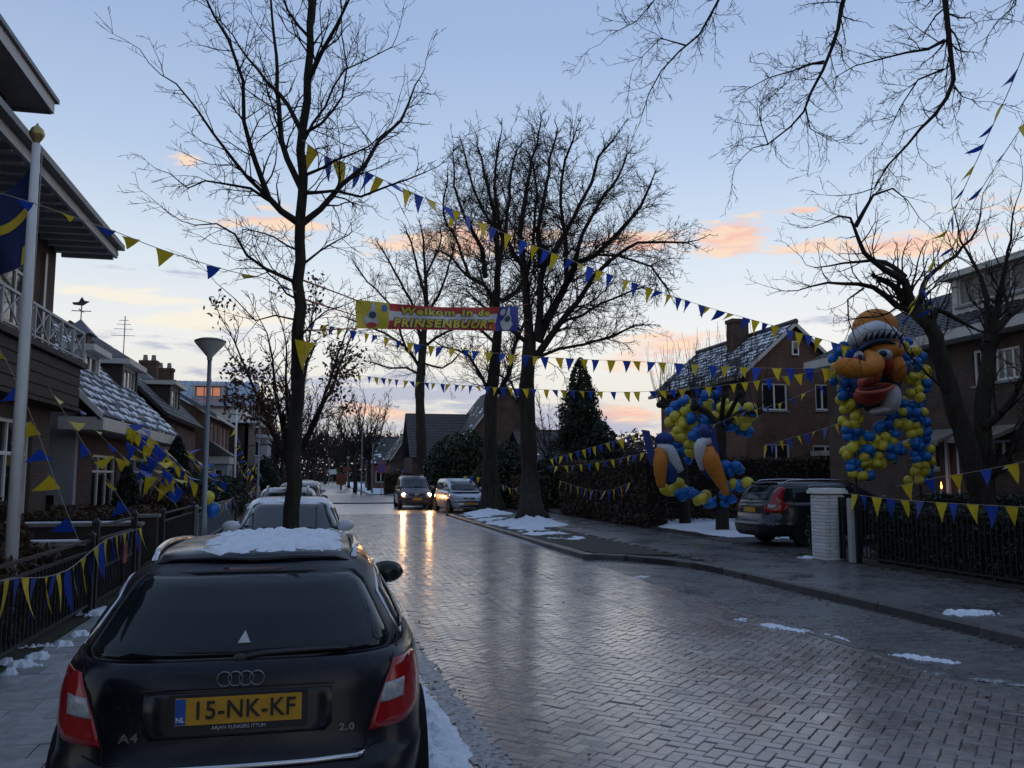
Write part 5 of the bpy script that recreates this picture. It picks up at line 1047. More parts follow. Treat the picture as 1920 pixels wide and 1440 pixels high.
MB().box(-4.62, -4.54, 20.2, 31.5, 2.78, 3.06).box(-5.45, -4.62, 20.2, 20.27, 2.78, 3.06).box(-5.2, -4.62, 20.27, 31.5, 2.76, 2.80).build('fascia_board', m_fascia, L2)
tiles_slope(L2, (-4.56, 20.2, 3.07), (0, 1, 0), (-1, 0, 1), 11.3, 5.0, mat=M('grey_roof_tile', (.075, .072, .075), .6, var=.25, vs=3), seed=9, snow=.74)
MB().addv([(-4.56, 20.16, 3.0), (-8.1, 20.16, 6.54), (-8.1, 20.16, 6.70), (-4.56, 20.16, 3.16), (-4.56, 20.2, 3.0), (-8.1, 20.2, 6.54), (-8.1, 20.2, 6.70), (-4.56, 20.2, 3.16)], [(0, 1, 2, 3), (4, 5, 6, 7), (0, 1, 5, 4), (1, 2, 6, 5), (2, 3, 7, 6), (0, 3, 7, 4)]).build('bargeboard', m_white, L2)
MB().prism([(-8.1, 6.62), (-11.6, 3.1), (-11.6, 3.0), (-8.1, 6.4)], 20.2, 31.5).build('rear_roof', m_rtile, L2)
MB().tube([(-8.1, 20.2, 6.68), (-8.1, 31.5, 6.68)], .12, 8).build('ridge', m_rtile, L2)
def dormer(parent, X0, X1, y0, y1, z0, z1, nu, mat, name='dormer', over=.25, fas=None):
    d = MB(); d.box(X1, X0 - .12, y0, y0 + .1, z0 - .9, z1); d.box(X1, X0 - .12, y1 - .1, y1, z0 - .9, z1); d.box(X0 - .12, X0, y0, y1, z0 - .12, z0); d.box(X0 - .12, X0, y0, y0 + .12, z0, z1); d.box(X0 - .12, X0, y1 - .12, y1, z0, z1)
    o = d.build(name, mat, parent)
    MB().box(X1, X0 + over, y0 - .2, y1 + .2, z1, z1 + .16).build('dormer_roof', fas or m_fascia, o); MB().box(X1, X0 + over - .02, y0 - .18, y1 + .18, z1 + .161, z1 + .19).build('dormer_felt', m_lead, o)
    win(parent, 'x', X0, 1, y0 + .12, y1 - .12, z0, z1, nu=nu, nz=1, sill=False)
dormer(L2, -5.95, -7.6, 24.2, 25.8, 4.35, 5.05, 2, m_white)
dormer(L2, -5.95, -7.8, 28.6, 31.0, 4.35, 5.25, 4, m_darkwood)
cu = MB().box(-8.0, -7.4, 30.2, 30.8, 6.0, 6.42).build('turret', m_darkwood, L2); MB().addv([(-8.15, 30.05, 6.42), (-7.25, 30.05, 6.42), (-7.25, 30.95, 6.42), (-8.15, 30.95, 6.42), (-7.7, 30.5, 6.95)], [(0, 1, 2, 3), (0, 1, 4), (1, 2, 4), (2, 3, 4), (3, 0, 4)]).build('turret_roof', m_lead, cu)
vane = MB().tube([(-7.7, 30.5, 6.9), (-7.7, 30.5, 7.5)], .02, 6).bar((-8.0, 30.5, 7.22), (-7.4, 30.5, 7.22), .025).bar((-7.7, 30.2, 7.23), (-7.7, 30.8, 7.23), .025)
vane.prism([(-7.95, 7.42), (-7.66, 7.40), (-7.45, 7.55), (-7.62, 7.57), (-7.7, 7.70), (-7.8, 7.52), (-8.0, 7.50)], 30.49, 30.51); vane.build('weather_vane', m_black, L2)
chimney(L2, -8.6, 29.0, 6.2, 7.0, .45, .45, B_dark)
# ---------------------------------------------------------------- next house up the left side
L2b = thing('dormer_house', 'dark-roofed house with a white-trimmed dormer before the gabled brick house', 'house', (-8.6, 38.0, .08))
w = MB(); wallx(w, -5.6, 1, 33.0, 43.2, .08, 4.0, [(34.5, 37, 1, 2.4), (38.5, 41.5, 1, 2.4)]); wally(w, 33.0, -11.6, -5.82, .08, 4.0); w.prism([(-11.6, 4.0), (-5.6, 4.0), (-8.6, 6.9)], 33.0, 33.22); w.box(-11.6, -5.82, 42.98, 43.2, .08, 4); w.build('wall', B_purp, L2b)
win(L2b, 'x', -5.6, 1, 34.5, 37, 1, 2.4, 3, 1); win(L2b, 'x', -5.6, 1, 38.5, 41.5, 1, 2.4, 3, 1)
tiles_slope(L2b, (-5.2, 32.8, 3.95), (0, 1, 0), (-1, 0, .97), 10.6, 4.8, seed=12, snow=.22); MB().prism([(-8.62, 7.28), (-12.1, 3.9), (-12.1, 3.8), (-8.62, 7.1)], 32.8, 43.4).build('rear_roof', m_rtile, L2b)
dormer(L2b, -5.75, -8.0, 36.4, 39.0, 4.5, 5.4, 3, m_darkwood)
aer = MB().tube([(-8.6, 41.4, 6.9), (-8.6, 41.4, 9.0)], .025, 6)
for k, z in enumerate((8.1, 8.4, 8.62, 8.8)): aer.bar((-8.6 - (.55 - k * .1), 41.4, z), (-8.6 + .45 - k * .1, 41.4, z), .022)
aer.build('aerial', m_galv, L2b)
# ---------------------------------------------------------------- gabled red-brown house
L3 = thing('gabled_house', 'red-brown brick house with its plain gable towards us and white windows', 'house', (-8.5, 50.0, .08))
w = MB(); H3 = [(46.0, 47.1, 3.1, 4.4), (47.8, 48.9, 3.1, 4.4), (50.5, 51.6, 3.1, 4.4), (52.4, 53.5, 3.1, 4.4), (46.2, 48.6, .9, 2.4), (51.5, 53.8, .9, 2.4)]
wallx(w, -5.2, 1, 44.8, 55.2, .08, 4.75, H3); wally(w, 44.8, -12.0, -5.42, .08, 4.75); w.prism([(-11.98, 4.75), (-5.22, 4.75), (-8.6, 6.75)], 44.8, 45.02); w.box(-12, -5.42, 54.98, 55.2, .08, 4.75); w.build('wall', B_red, L3)
for h in H3: win(L3, 'x', -5.2, 1, *h, nu=2, nz=1)
tiles_slope(L3, (-4.85, 44.6, 4.72), (0, 1, 0), (-1, 0, .6), 10.8, 4.4, seed=15, snow=.2); MB().prism([(-8.6, 6.98), (-12.4, 4.7), (-12.4, 4.6), (-8.6, 6.85)], 44.6, 55.4).build('rear_roof', m_rtile, L3)
MB().addv([(-4.85, 44.55, 4.6), (-8.6, 44.55, 6.85), (-8.6, 44.55, 7.05), (-4.85, 44.55, 4.80), (-4.85, 44.6, 4.6), (-8.6, 44.6, 6.85), (-8.6, 44.6, 7.05), (-4.85, 44.6, 4.80)], [(0, 1, 2, 3), (4, 5, 6, 7), (0, 1, 5, 4), (1, 2, 6, 5), (2, 3, 7, 6), (0, 3, 7, 4)]).build('bargeboard', m_lead, L3)
MB().box(-4.86, -4.78, 44.6, 55.4, 4.6, 4.74).build('gutter', m_offwhite, L3)
chimney(L3, -8.4, 46.5, 6.6, 7.6, .8, .6, B_dark, 2); chimney(L3, -8.3, 50.5, 6.6, 7.7, .9, .6, B_dark, 2)
pch = MB().box(-5.2, -4.2, 45.4, 48.2, 2.35, 2.75).build('porch_roof', m_fascia, L3); MB().prism([(-4.1, 2.76), (-5.2, 2.76), (-5.2, 3.5)], 45.3, 48.3).build('porch_tiles', m_rtile, pch)
pc = MB(); wally(pc, 45.5, -5.18, -4.3, .08, 2.34, [(-4.95, -4.5, .9, 2.1)], .1); wallx(pc, -4.3, 1, 45.61, 48.1, .08, 2.34, [(46.0, 47.6, .5, 2.1)], .1); pc.build('porch', M('blue_grey_paint', (.22, .27, .31), .5), L3); win(L3, 'x', -4.3, 1, 46.0, 47.6, .5, 2.1, 3, 1, sill=False); win(L3, 'y', 45.5, -1, -4.95, -4.5, .9, 2.1, 1, 1, sill=False)
# ---------------------------------------------------------------- modern house with the metal roof
L4 = thing('modern_house', 'modern house with a pale standing-seam metal roof and a glowing pink dormer window', 'house', (-6.8, 62.0, .08))
w = MB(); wally(w, 58.3, -10.0, -4.3, .08, 5.3); w.box(-10, -4.3, 65.0, 65.2, .08, 6.2); wallx(w, -4.3, 1, 58.3, 65.2, .08, 5.3, [(59.5, 61, .8, 2.4), (62, 64, .8, 2.4)]); w.build('wall', m_darkwood, L4)
MB().box(-10.0, -4.8, 58.1, 58.3, 5.3, 6.35).box(-4.8, -4.6, 58.1, 65.2, 5.3, 6.35).prism([(58.3, 6.35), (65.2, 6.35), (61.7, 8.3)], -4.8, -4.6, 'x').build('upper_wall', m_white, L4)
tiles = MB().addv([(-10.3, 57.6, 6.30), (-3.9, 57.6, 6.30), (-3.9, 60.9, 8.12), (-10.3, 60.9, 8.12), (-10.3, 57.6, 6.20), (-3.9, 57.6, 6.20), (-3.9, 60.9, 8.02), (-10.3, 60.9, 8.02)], [(0, 1, 2, 3), (4, 5, 6, 7), (0, 1, 5, 4), (1, 2, 6, 5), (2, 3, 7, 6), (3, 0, 4, 7)]).build('metal_roof', M('zinc_roof', (.30, .34, .40), .35, metal=.55, var=.12, vs=1.5), L4)
for k in range(17): MB().bar((-10.2 + k * .39, 57.62, 6.33), (-10.2 + k * .39, 60.88, 8.14), .03, .05).build('roof_seam', MATS['zinc_roof'], tiles)
MB().prism([(57.6, 6.2), (60.9, 8.02), (65.4, 6.0), (65.4, 5.8), (60.9, 7.8), (57.6, 6.0)], -4.0, -3.86, 'x').build('bargeboard', m_lead, L4); MB().prism([(60.9, 8.12), (65.4, 6.1), (65.4, 6.0), (60.9, 8.0)], -10.3, -3.9, 'x').build('rear_roof', MATS['zinc_roof'], L4)
d = MB().box(-7.9, -5.9, 58.5, 60.5, 6.7, 6.85).box(-7.9, -7.7, 58.5, 60.5, 6.85, 7.55).box(-6.1, -5.9, 58.5, 60.5, 6.85, 7.55).box(-8.0, -5.8, 58.4, 60.8, 7.55, 7.68).build('dormer', MATS['zinc_roof'], L4)
win(L4, 'y', 58.52, -1, -7.7, -6.1, 6.85, 7.55, 3, 1, mat=m_lead, glass=M('glowing_pink_pane', (.3, .1, .06), .2, emit=(1.0, .36, .22), es=.38), sill=False)  # dormer pane has a dim pink emission of its own
MB().box(-5.4, -3.6, 57.6, 62, 5.15, 5.3).build('balcony_floor', m_white, L4)
rl = thing_part('balcony_railing', L4, (0, 0, 0)); MB().bar((-5.4, 57.65, 6.15), (-3.65, 57.65, 6.15), .06).bar((-3.65, 57.65, 6.15), (-3.65, 62, 6.15), .06).build('rail', m_black, rl)
for k in range(14): MB().bar((-5.4 + k * .135, 57.65, 5.3), (-5.4 + k * .135, 57.65, 6.13), .03).build('baluster', m_white, rl)
L4.location.z = .08
# far left: flat-roofed annexes and terrace ends
for k, (x0, x1, y0, y1, z1, mt, lab) in enumerate([(-6.5, -3.6, 68, 76, 4.6, m_render, 'small grey flat-roofed house end beyond the modern house'), (-8, -4.2, 80, 92, 6.0, B_red, 'brick terrace end far up the left side'), (-9, -4.8, 97, 115, 6.5, B_dark, 'farthest dark house on the left side of the street')]):
    t = thing('far_house', lab, 'house', ((x0 + x1) / 2, (y0 + y1) / 2, .08)); w = MB(); hs = [(x0 + .5, x0 + 1.5, 1, 2.3), (x1 - 1.4, x1 - .4, 1, 2.3), (x0 + .5, x0 + 1.5, 3.2, 4.3), (x1 - 1.4, x1 - .4, 3.2, 4.3)]
    wally(w, y0, x0, x1, .08, z1, hs); w.box(x1 - .2, x1, y0 + .22, y1, .08, z1).box(x0, x1, y1 - .2, y1, .08, z1); w.build('wall', mt, t)
    for h in hs: win(t, 'y', y0, -1, *h, nu=2)
    MB().box(x0 - .15, x1 + .15, y0 - .15, y1, z1, z1 + .25).build('flat_roof' if k == 0 else 'roof_edge', m_fascia, t)
    if k: MB().prism([(x0 - .3, z1 + .25), (x1 + .3, z1 + .25), ((x0 + x1) / 2, z1 + 2.4)], y0 - .2, y1 + .2).build('roof', m_rtile, t)
# ---------------------------------------------------------------- right: brick house with the snow-speckled roof
R1 = thing('brick_house', 'brown brick house with snow-speckled roof tiles and white windows behind the balloons', 'house', (18.8, 35.5, .1))
def rect(px0, py0, px1, py1, Y): a, b = atY(px0, py1, Y), atY(px1, py0, Y); return (a.x, b.x, a.z, b.z)
Y1 = 31.2; HS = [rect(1430, 719, 1476, 769, Y1), rect(1530, 720, 1556, 769, Y1), rect(1434, 832, 1481, 880, Y1), rect(1526, 835, 1575, 885, Y1), rect(1484, 640, 1496, 666, Y1)]
w = MB(); wally(w, Y1, 16.8, 21.2, .1, 5.95, HS[:4]); w.box(16.8, 17.02, Y1 + .22, 39.8, .1, 5.95); w.box(20.98, 21.2, Y1 + .22, 39.8, .1, 5.95); w.box(17.02, 20.98, 39.58, 39.8, .1, 5.95)
w.prism([(16.82, 5.95), (21.18, 5.95), (18.98, 7.85)], Y1, Y1 + .22); w.prism([(16.82, 5.95), (21.18, 5.95), (18.98, 7.85)], 39.58, 39.8); w.build('wall', B_red, R1)
for h in HS[:2]: win(R1, 'y', Y1, -1, *h, nu=2)
win(R1, 'y', Y1, -1, *HS[2], nu=2); win(R1, 'y', Y1, -1, *HS[3], nu=2); win(R1, 'y', Y1 - .13, -1, *HS[4], nu=1, fw=.06, sill=False)
sl = (1, 0, .87)
tiles_slope(R1, (16.35, 30.9, 5.72), (0, 1, 0), sl, 9.2, 3.42, seed=22, snow=.58, tw=.27, th=.30); tiles_slope(R1, (21.6, 30.9, 5.72), (0, 1, 0), (-1, 0, .87), 9.2, 3.42, seed=23, snow=.3, tw=.27, th=.30)
MB().tube([(18.97, 30.85, 8.02), (18.97, 40.1, 8.02)], .12, 8).build('ridge', m_rtile, R1)
MB().addv([(16.3, 30.86, 5.5), (18.97, 30.86, 7.83), (18.97, 30.86, 8.0), (16.3, 30.86, 5.68), (16.3, 30.9, 5.5), (18.97, 30.9, 7.83), (18.97, 30.9, 8.0), (16.3, 30.9, 5.68)], [(0, 1, 2, 3), (4, 5, 6, 7), (0, 1, 5, 4), (1, 2, 6, 5), (2, 3, 7, 6), (0, 3, 7, 4)]).addv([(21.65, 30.86, 5.5), (18.975, 30.86, 7.83), (18.975, 30.86, 8.0), (21.65, 30.86, 5.68), (21.65, 30.9, 5.5), (18.975, 30.9, 7.83), (18.975, 30.9, 8.0), (21.65, 30.9, 5.68)], [(0, 1, 2, 3), (4, 5, 6, 7), (0, 1, 5, 4), (1, 2, 6, 5), (2, 3, 7, 6), (0, 3, 7, 4)]).build('bargeboard', m_fascia, R1)
MB().box(16.24, 16.36, 30.9, 40.1, 5.56, 5.70).build('gutter', m_lead, R1)
chimney(R1, 18.45, 34.8, 7.2, 8.75, .78, .6, B_dark)
can = MB().box(19.6, 22.4, 30.0, 31.15, 2.55, 2.75).build('door_canopy', m_fascia, R1)
# ---------------------------------------------------------------- right: large dark house with awnings
R2 = thing('dark_house', 'large dark brick house with white fascia and awnings at the right edge', 'house', (20.0, 17.0, .1))
XW = 16.95
def rx(px0, py0, px1, py1): a, b = atX(px0, py0, XW), atX(px1, py1, XW); ys = sorted((a.y, b.y)); zs = (atX((px0 + px1) / 2, py1, XW).z, atX((px0 + px1) / 2, py0, XW).z); return (ys[0], ys[1], zs[0], zs[1])
HW_ = [rx(1822, 655, 1852, 722), rx(1862, 650, 1915, 712), rx(1768, 822, 1800, 905), rx(1745, 830, 1762, 880), rx(1836, 825, 1900, 880)]
HW_[2] = (HW_[2][0], HW_[2][1], .12, HW_[2][3])
w = MB(); wallx(w, XW, -1, 7.0, 25.8, .1, 5.55, HW_); w.box(XW + .22, 26, 25.58, 25.8, .1, 5.55); w.prism([(XW, 5.55), (26, 5.55), (21.5, 7.85)], 25.58, 25.8); w.box(25.8, 26, 7, 25.58, .1, 5.55); w.box(XW + .22, 25.8, 7.0, 7.2, .1, 5.55); w.build('wall', B_dark, R2)
win(R2, 'x', XW, -1, *HW_[0], nu=2); win(R2, 'x', XW, -1, *HW_[1], nu=3, glass=M('curtained_pane', (.16, .16, .15), .25, var=.3, vs=6)); win(R2, 'x', XW, -1, *HW_[3], nu=1); win(R2, 'x', XW, -1, *HW_[4], nu=3)
y0, y1, z0, z1 = HW_[2]; dr = MB().box(XW + .10, XW + .15, y0 + .1, y1 - .1, z0, z1 - .1).build('door', M('varnished_door', (.10, .035, .015), .4, var=.25, vs=5), R2); MB().box(XW + .02, XW + .13, y0, y0 + .1, z0, z1).box(XW + .02, XW + .13, y1 - .1, y1, z0, z1).box(XW + .02, XW + .13, y0 + .1, y1 - .1, z1 - .1, z1).build('door_frame', m_white, dr)
cd_ = atX(1784, 880, XW); lan = thing('candle_lantern', 'small burning candle lantern in front of the varnished door', 'lantern', (XW - .35, cd_.y, .1))
MB().box(XW - .42, XW - .28, cd_.y - .07, cd_.y + .07, .1, 1.25).build('stand', m_black, lan); MB().lathe([(.03, 0), (.03, .16), (.012, .17)], (XW - .35, cd_.y, 1.25), 10).build('candle', m_fascia, lan); MB().lathe([(.012, 0), (.026, .05), (.016, .11), (.003, .19)], (XW - .35, cd_.y, 1.42), 8).build('flame', M('flame', (1, .4, .1), .5, emit=(1, .32, .06), es=9), lan)
tiles_slope(R2, (16.45, 6.8, 5.58), (0, 1, 0), (1, 0, .5), 19.4, 5.6, seed=31, snow=.12); MB().prism([(21.45, 8.1), (26.6, 5.5), (26.6, 5.4), (21.45, 7.9)], 6.8, 26.2).build('rear_roof', m_rtile, R2)
MB().box(16.38, 16.46, 6.8, 26.2, 5.38, 5.64).box(16.46, 16.95, 6.8, 26.2, 5.36, 5.40).box(16.38, 18.4, 26.2, 26.25, 5.38, 5.64).build('fascia_board', m_fascia, R2)
MB().addv([(16.4, 26.22, 5.45), (21.45, 26.22, 7.98), (21.45, 26.22, 8.13), (16.4, 26.22, 5.6), (16.4, 26.26, 5.45), (21.45, 26.26, 7.98), (21.45, 26.26, 8.13), (16.4, 26.26, 5.6)], [(0, 1, 2, 3), (4, 5, 6, 7), (0, 1, 5, 4), (1, 2, 6, 5), (2, 3, 7, 6), (0, 3, 7, 4)]).build('bargeboard', m_lead, R2)
dd = MB().box(18.0, 21.0, 15.8, 16.0, 6.2, 7.45).box(18.0, 21.0, 20.8, 21.0, 6.2, 7.45).box(18.0, 18.15, 16.0, 20.8, 6.2, 6.62).box(17.8, 21.2, 15.5, 21.3, 7.45, 7.62).build('dormer', m_fascia, R2); wd = win(R2, 'x', 18.0, -1, 16.0, 20.8, 6.62, 7.45, nu=5, mat=m_offwhite, glass=MATS['curtained_pane'])
for k, (a, b) in enumerate(((rx(1740, 808, 1812, 822)), (rx(1832, 806, 1915, 822)))[i][:2] for i in range(2)):
    MB().prism([(XW, 3.05), (XW - .9, 2.72), (XW - .9, 2.62), (XW, 2.95)], a, b).build('awning', M('striped_awning', (.20, .18, .15), .8, var=.4, vs=9), R2)
# ---------------------------------------------------------------- houses in the middle distance
def gable_house(name, label, x0, x1, y0, y1, ze, zr, wm, axis='x', snow=0, wins=(), rm=None, chim=None):
    t = thing(name, label, 'house', ((x0 + x1) / 2, (y0 + y1) / 2, .05)); w = MB(); wally(w, y0, x0, x1, .05, ze, wins); w.box(x0, x0 + .2, y0 + .22, y1, .05, ze).box(x1 - .2, x1, y0 + .22, y1, .05, ze)
    if axis == 'y': w.prism([(x0, ze), (x1, ze), ((x0 + x1) / 2, zr)], y0, y0 + .22)
    w.build('wall', wm, t)
    for h in wins: win(t, 'y', y0, -1, *h, nu=2, nz=1)
    if axis == 'x':
        S = math.hypot((y1 - y0) / 2 + .4, zr - ze); tiles_slope(t, (x0 - .3, y0 - .4, ze - .1), (1, 0, 0), (0, (y1 - y0) / 2 + .4, zr - ze), x1 - x0 + .6, S, tw=.35, th=.4, seed=int(x0 * 7), snow=snow, mat=rm); MB().prism([(y1 + .4, ze - .1), ((y0 + y1) / 2, zr), ((y0 + y1) / 2, zr - .15), (y1 + .4, ze - .25)], x0 - .3, x1 + .3, 'x').build('rear_roof', m_rtile, t)
    else:
        hw = (x1 - x0) / 2 + .4; S = math.hypot(hw, zr - ze + .2)
        tiles_slope(t, (x0 - .4, y0 - .3, ze - .1), (0, 1, 0), (hw, 0, zr - ze + .2), y1 - y0, S, tw=.35, th=.4, seed=int(x0 * 5), snow=snow, mat=rm); tiles_slope(t, (x1 + .4, y0 - .3, ze - .1), (0, 1, 0), (-hw, 0, zr - ze + .2), y1 - y0, S, tw=.35, th=.4, seed=int(x0 * 5) + 1, snow=snow, mat=rm)
        bb = MB()
        for sx, xx in ((1, x0 - .4), (-1, x1 + .4)):
            m_ = (x0 + x1) / 2 - sx * .003; bb.addv([(xx, y0 - .34, ze - .3), (m_, y0 - .34, zr - .12), (m_, y0 - .34, zr + .1), (xx, y0 - .34, ze - .08), (xx, y0 - .3, ze - .3), (m_, y0 - .3, zr - .12), (m_, y0 - .3, zr + .1), (xx, y0 - .3, ze - .08)], [(0, 1, 2, 3), (4, 5, 6, 7), (0, 1, 5, 4), (1, 2, 6, 5), (2, 3, 7, 6), (0, 3, 7, 4)])
        bb.build('bargeboard', m_fascia, t)
    if chim: chimney(t, *chim)
    return t
a = atY(766, 775, 80); b = atY(900, 775, 80)
gable_house('distant_house', 'broad dark-roofed house seen between the far verge trees', a.x, b.x + 1.5, 76, 84, 3.4, a.z, B_purp, 'x', .10, [(a.x + 1, a.x + 2.2, 1, 2.3), (a.x + 4, a.x + 5.2, 1, 2.3)])
a = atY(880, 800, 72); b = atY(1015, 800, 72)
gable_house('distant_house', 'steep-gabled dark house behind the verge trees with snow on its gable roof', a.x, b.x, 72, 84, 5.0, atY(945, 722, 72).z, B_dark, 'y', .35, [(a.x + 1.2, a.x + 2.4, 3.0, 4.2), (b.x - 2.4, b.x - 1.2, 3.0, 4.2)])
a = atY(693, 830, 104); b = atY(760, 830, 104)
gable_house('distant_house', 'low brick house at the far corner of the side street', a.x, b.x + 1, 104, 112, 3.2, atY(720, 835, 104).z + 1.2, B_red, 'x', .35, [(a.x + .8, a.x + 2.0, .9, 2.2), (b.x - 1.6, b.x - .4, .9, 2.2)])
a = atY(735, 830, 90); b = atY(790, 830, 90)
gable_house('distant_house', 'small brown house with snow along its gable beside the far verge tree', a.x, b.x, 88, 97, 3.4, atY(750, 822, 90).z + .6, B_dark, 'y', .4, [(a.x + .9, a.x + 2.0, .9, 2.2)])
a = atY(1040, 850, 58); b = atY(1140, 850, 58)
gable_house('distant_house', 'low dark house beyond the beech hedge left of the conifer', a.x, b.x, 66, 74, 3.0, 5.6, B_dark, 'x', .25)
# the street behind us
for k, (x0, x1, y0, y1, lab) in enumerate([(-14, -6, -16, -4, 'brick house behind our left shoulder'), (-14, -6, -34, -20, 'second brick house behind us on the left'), (12, 20, -18, -4, 'brick house behind our right shoulder'), (12, 20, -36, -22, 'second brick house behind us on the right')]):
    gable_house('street_house', lab, x0, x1, y0, y1, 6.0, 10.0, B_dark, 'y', 0)

# ================================================================ hedges, shrubs, conifers
m_beech = tone_mat('dry_beech_leaf', [(.060, .030, .016), (.085, .042, .022), (.045, .024, .014), (.10, .055, .03)], rough=.7, rvar=.1, bump=.1)
m_ever = tone_mat('evergreen_leaf', [(.012, .024, .010), (.018, .034, .014), (.026, .044, .018), (.010, .018, .009)], rough=.45, rvar=.1, bump=.1)
m_conif = tone_mat('conifer_needle', [(.010, .018, .011), (.014, .025, .014), (.020, .032, .016)], rough=.7, rvar=.1, bump=.1)
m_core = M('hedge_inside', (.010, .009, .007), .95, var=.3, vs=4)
def leaf_quads(pts, size, seed, flat=0.0):
    q = np.random.RandomState(seed); n = len(pts); P = np.asarray(pts); A = q.normal(size=(n, 3)); A[:, 2] *= 1 - flat; A /= np.linalg.norm(A, axis=1)[:, None]; B = np.cross(A, q.normal(size=(n, 3))); B /= np.linalg.norm(B, axis=1)[:, None] + 1e-9; C = np.cross(A, B)
    s = size * q.uniform(.6, 1.3, size=(n, 1)); V = np.stack([P - A * s, P + B * s * .5 + C * s * .12, P + A * s, P - B * s * .5 + C * s * .12], 1).reshape(-1, 3); F = np.arange(4 * n).reshape(n, 4); return V, F, np.repeat(q.uniform(size=n), 4)
def hedge(name, label, x0, x1, y0, y1, z0, z1, n, size, mat, seed, cat='hedge', rough=.12, core=True, group=None, twigs=0):
    q = np.random.RandomState(seed); t = thing(name, label, cat, ((x0 + x1) / 2, (y0 + y1) / 2, z0), group=group); A = [(y1 - y0) * (z1 - z0), (y1 - y0) * (z1 - z0), (x1 - x0) * (z1 - z0), (x1 - x0) * (z1 - z0), (x1 - x0) * (y1 - y0)]; A = np.array(A) / sum(A); pts = []
    for _ in range(n):
        f = q.choice(5, p=A); x, y, z = q.uniform(x0, x1), q.uniform(y0, y1), z0 + (z1 - z0) * q.uniform()
        if f == 0: x = x0
        elif f == 1: x = x1
        elif f == 2: y = y0
        elif f == 3: y = y1
        else: z = z1
        b = rough * fbm(x * 1.0 + y * .7, z + y * .3, 1.3, 3, seed); d = abs(q.normal(0, rough * .55)); c = np.array([(x0 + x1) / 2, (y0 + y1) / 2, (z0 + z1) / 2]); p = np.array([x, y, z]); dirv = (c - p) / (np.linalg.norm(c - p) + 1e-6)
        pts.append(p + dirv * (d - b) + q.normal(0, .02, 3))
    V, F, T = leaf_quads(pts, size, seed); np_mesh('leaves', V, F, mat, t, tone=T, kind='stuff')
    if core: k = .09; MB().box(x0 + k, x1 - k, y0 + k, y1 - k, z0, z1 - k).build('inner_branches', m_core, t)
    if twigs:
        mb = MB(); r_ = random.Random(seed)
        for _ in range(twigs):
            x, y = r_.uniform(x0, x1), r_.uniform(y0, y1); mb.tube([(x, y, z1 - .3), (x + r_.gauss(0, .05), y + r_.gauss(0, .05), z1 + r_.uniform(.05, .35))], [.006, .003], 3, cap=False)
        mb.build('twigs', m_twig, t, kind='stuff')
    return t
def shrub(name, label, c, r, n, size, mat, seed, cat='shrub', kind='ball', group=None, lumpy=.18, stem=True):
    q = np.random.RandomState(seed); t = thing(name, label, cat, (c[0], c[1], c[2]), group=group); pts = []
    for _ in range(n):
        u = q.normal(size=3); u /= np.linalg.norm(u); u[2] = abs(u[2]) if kind == 'dome' else u[2]
        if kind == 'cone':
            h = 1 - q.uniform() ** .62; a = q.uniform(0, 2 * math.pi); k = (1 - h) ** .62 * min(1, .6 + h * 2.5) * (1 + lumpy * fbm(a * 1.5, h * 7, 1.2, 3, seed) * 2.2) * q.uniform(.72, 1.02) ; p = (c[0] + r[0] * k * math.cos(a), c[1] + r[1] * k * math.sin(a), c[2] + .05 + r[2] * h)
        elif kind == 'column':
            h = q.uniform(); a = q.uniform(0, 2 * math.pi); k = min(1, (1 - h) * 3.2 + .12) * q.uniform(.75, 1.05) * (1 + lumpy * fbm(a, h * 6, 1.1, 2, seed)); p = (c[0] + r[0] * k * math.cos(a), c[1] + r[1] * k * math.sin(a), c[2] + .05 + r[2] * h)
        else:
            k = (1 + lumpy * 2 * fbm(u[0] * 1.5 + seed, u[1] * 1.5 + u[2], 1.2, 3, u[2])) * (1 - abs(q.normal(0, .09))); z0 = c[2] if kind == 'dome' else c[2] + r[2]; p = (c[0] + u[0] * r[0] * k, c[1] + u[1] * r[1] * k, z0 + u[2] * r[2] * k)
        pts.append(p)
    V, F, T = leaf_quads(pts, size, seed); np_mesh('foliage', V, F, mat, t, tone=T, kind='stuff')
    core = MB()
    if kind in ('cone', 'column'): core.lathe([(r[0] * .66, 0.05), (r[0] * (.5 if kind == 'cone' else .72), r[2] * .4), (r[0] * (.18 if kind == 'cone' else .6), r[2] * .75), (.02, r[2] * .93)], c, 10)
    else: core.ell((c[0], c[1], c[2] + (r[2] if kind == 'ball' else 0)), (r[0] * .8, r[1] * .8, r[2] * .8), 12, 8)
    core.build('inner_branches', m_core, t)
    MB().tube([(c[0], c[1], c[2] - .02), (c[0], c[1], c[2] + r[2] * .3)], .05, 6).build('stem', m_bark, t)
    return t
# right side
hedge('beech_hedge', 'tall brown beech hedge along the right footpath beyond the pollards', 10.55, 11.35, 26.4, 36.5, .1, 2.35, 9000, .07, m_beech, 1, twigs=60)
hedge('dark_hedge', 'dark hedge across the garden behind the balloon garland', 12.2, 24, 29.4, 30.2, .1, 2.45, 8000, .07, m_beech, 2, twigs=80)
hedge('evergreen_hedge', 'dark evergreen hedge behind the black iron fence at the right', 10.7, 12.3, 4.5, 15.0, .1, 1.20, 26000, .045, m_ever, 3, rough=.2)
hedge('ivy_bush', 'ivy growing round the foot of the white brick pillar', 9.98, 10.3, 15.75, 16.1, .1, .95, 500, .04, m_ever, 4, cat='shrub', rough=.12, core=False)
hedge('front_hedge', 'low green hedge in front of the large dark house', 13.0, 16.4, 15.6, 16.6, .1, 1.35, 6000, .05, m_ever, 5, rough=.2)
hedge('thin_hedge', 'thin leafless hedge with snow behind it under the balloon garland', 11.5, 15.5, 27.9, 28.3, .1, 1.15, 900, .06, m_beech, 6, rough=.15, core=False, twigs=150)
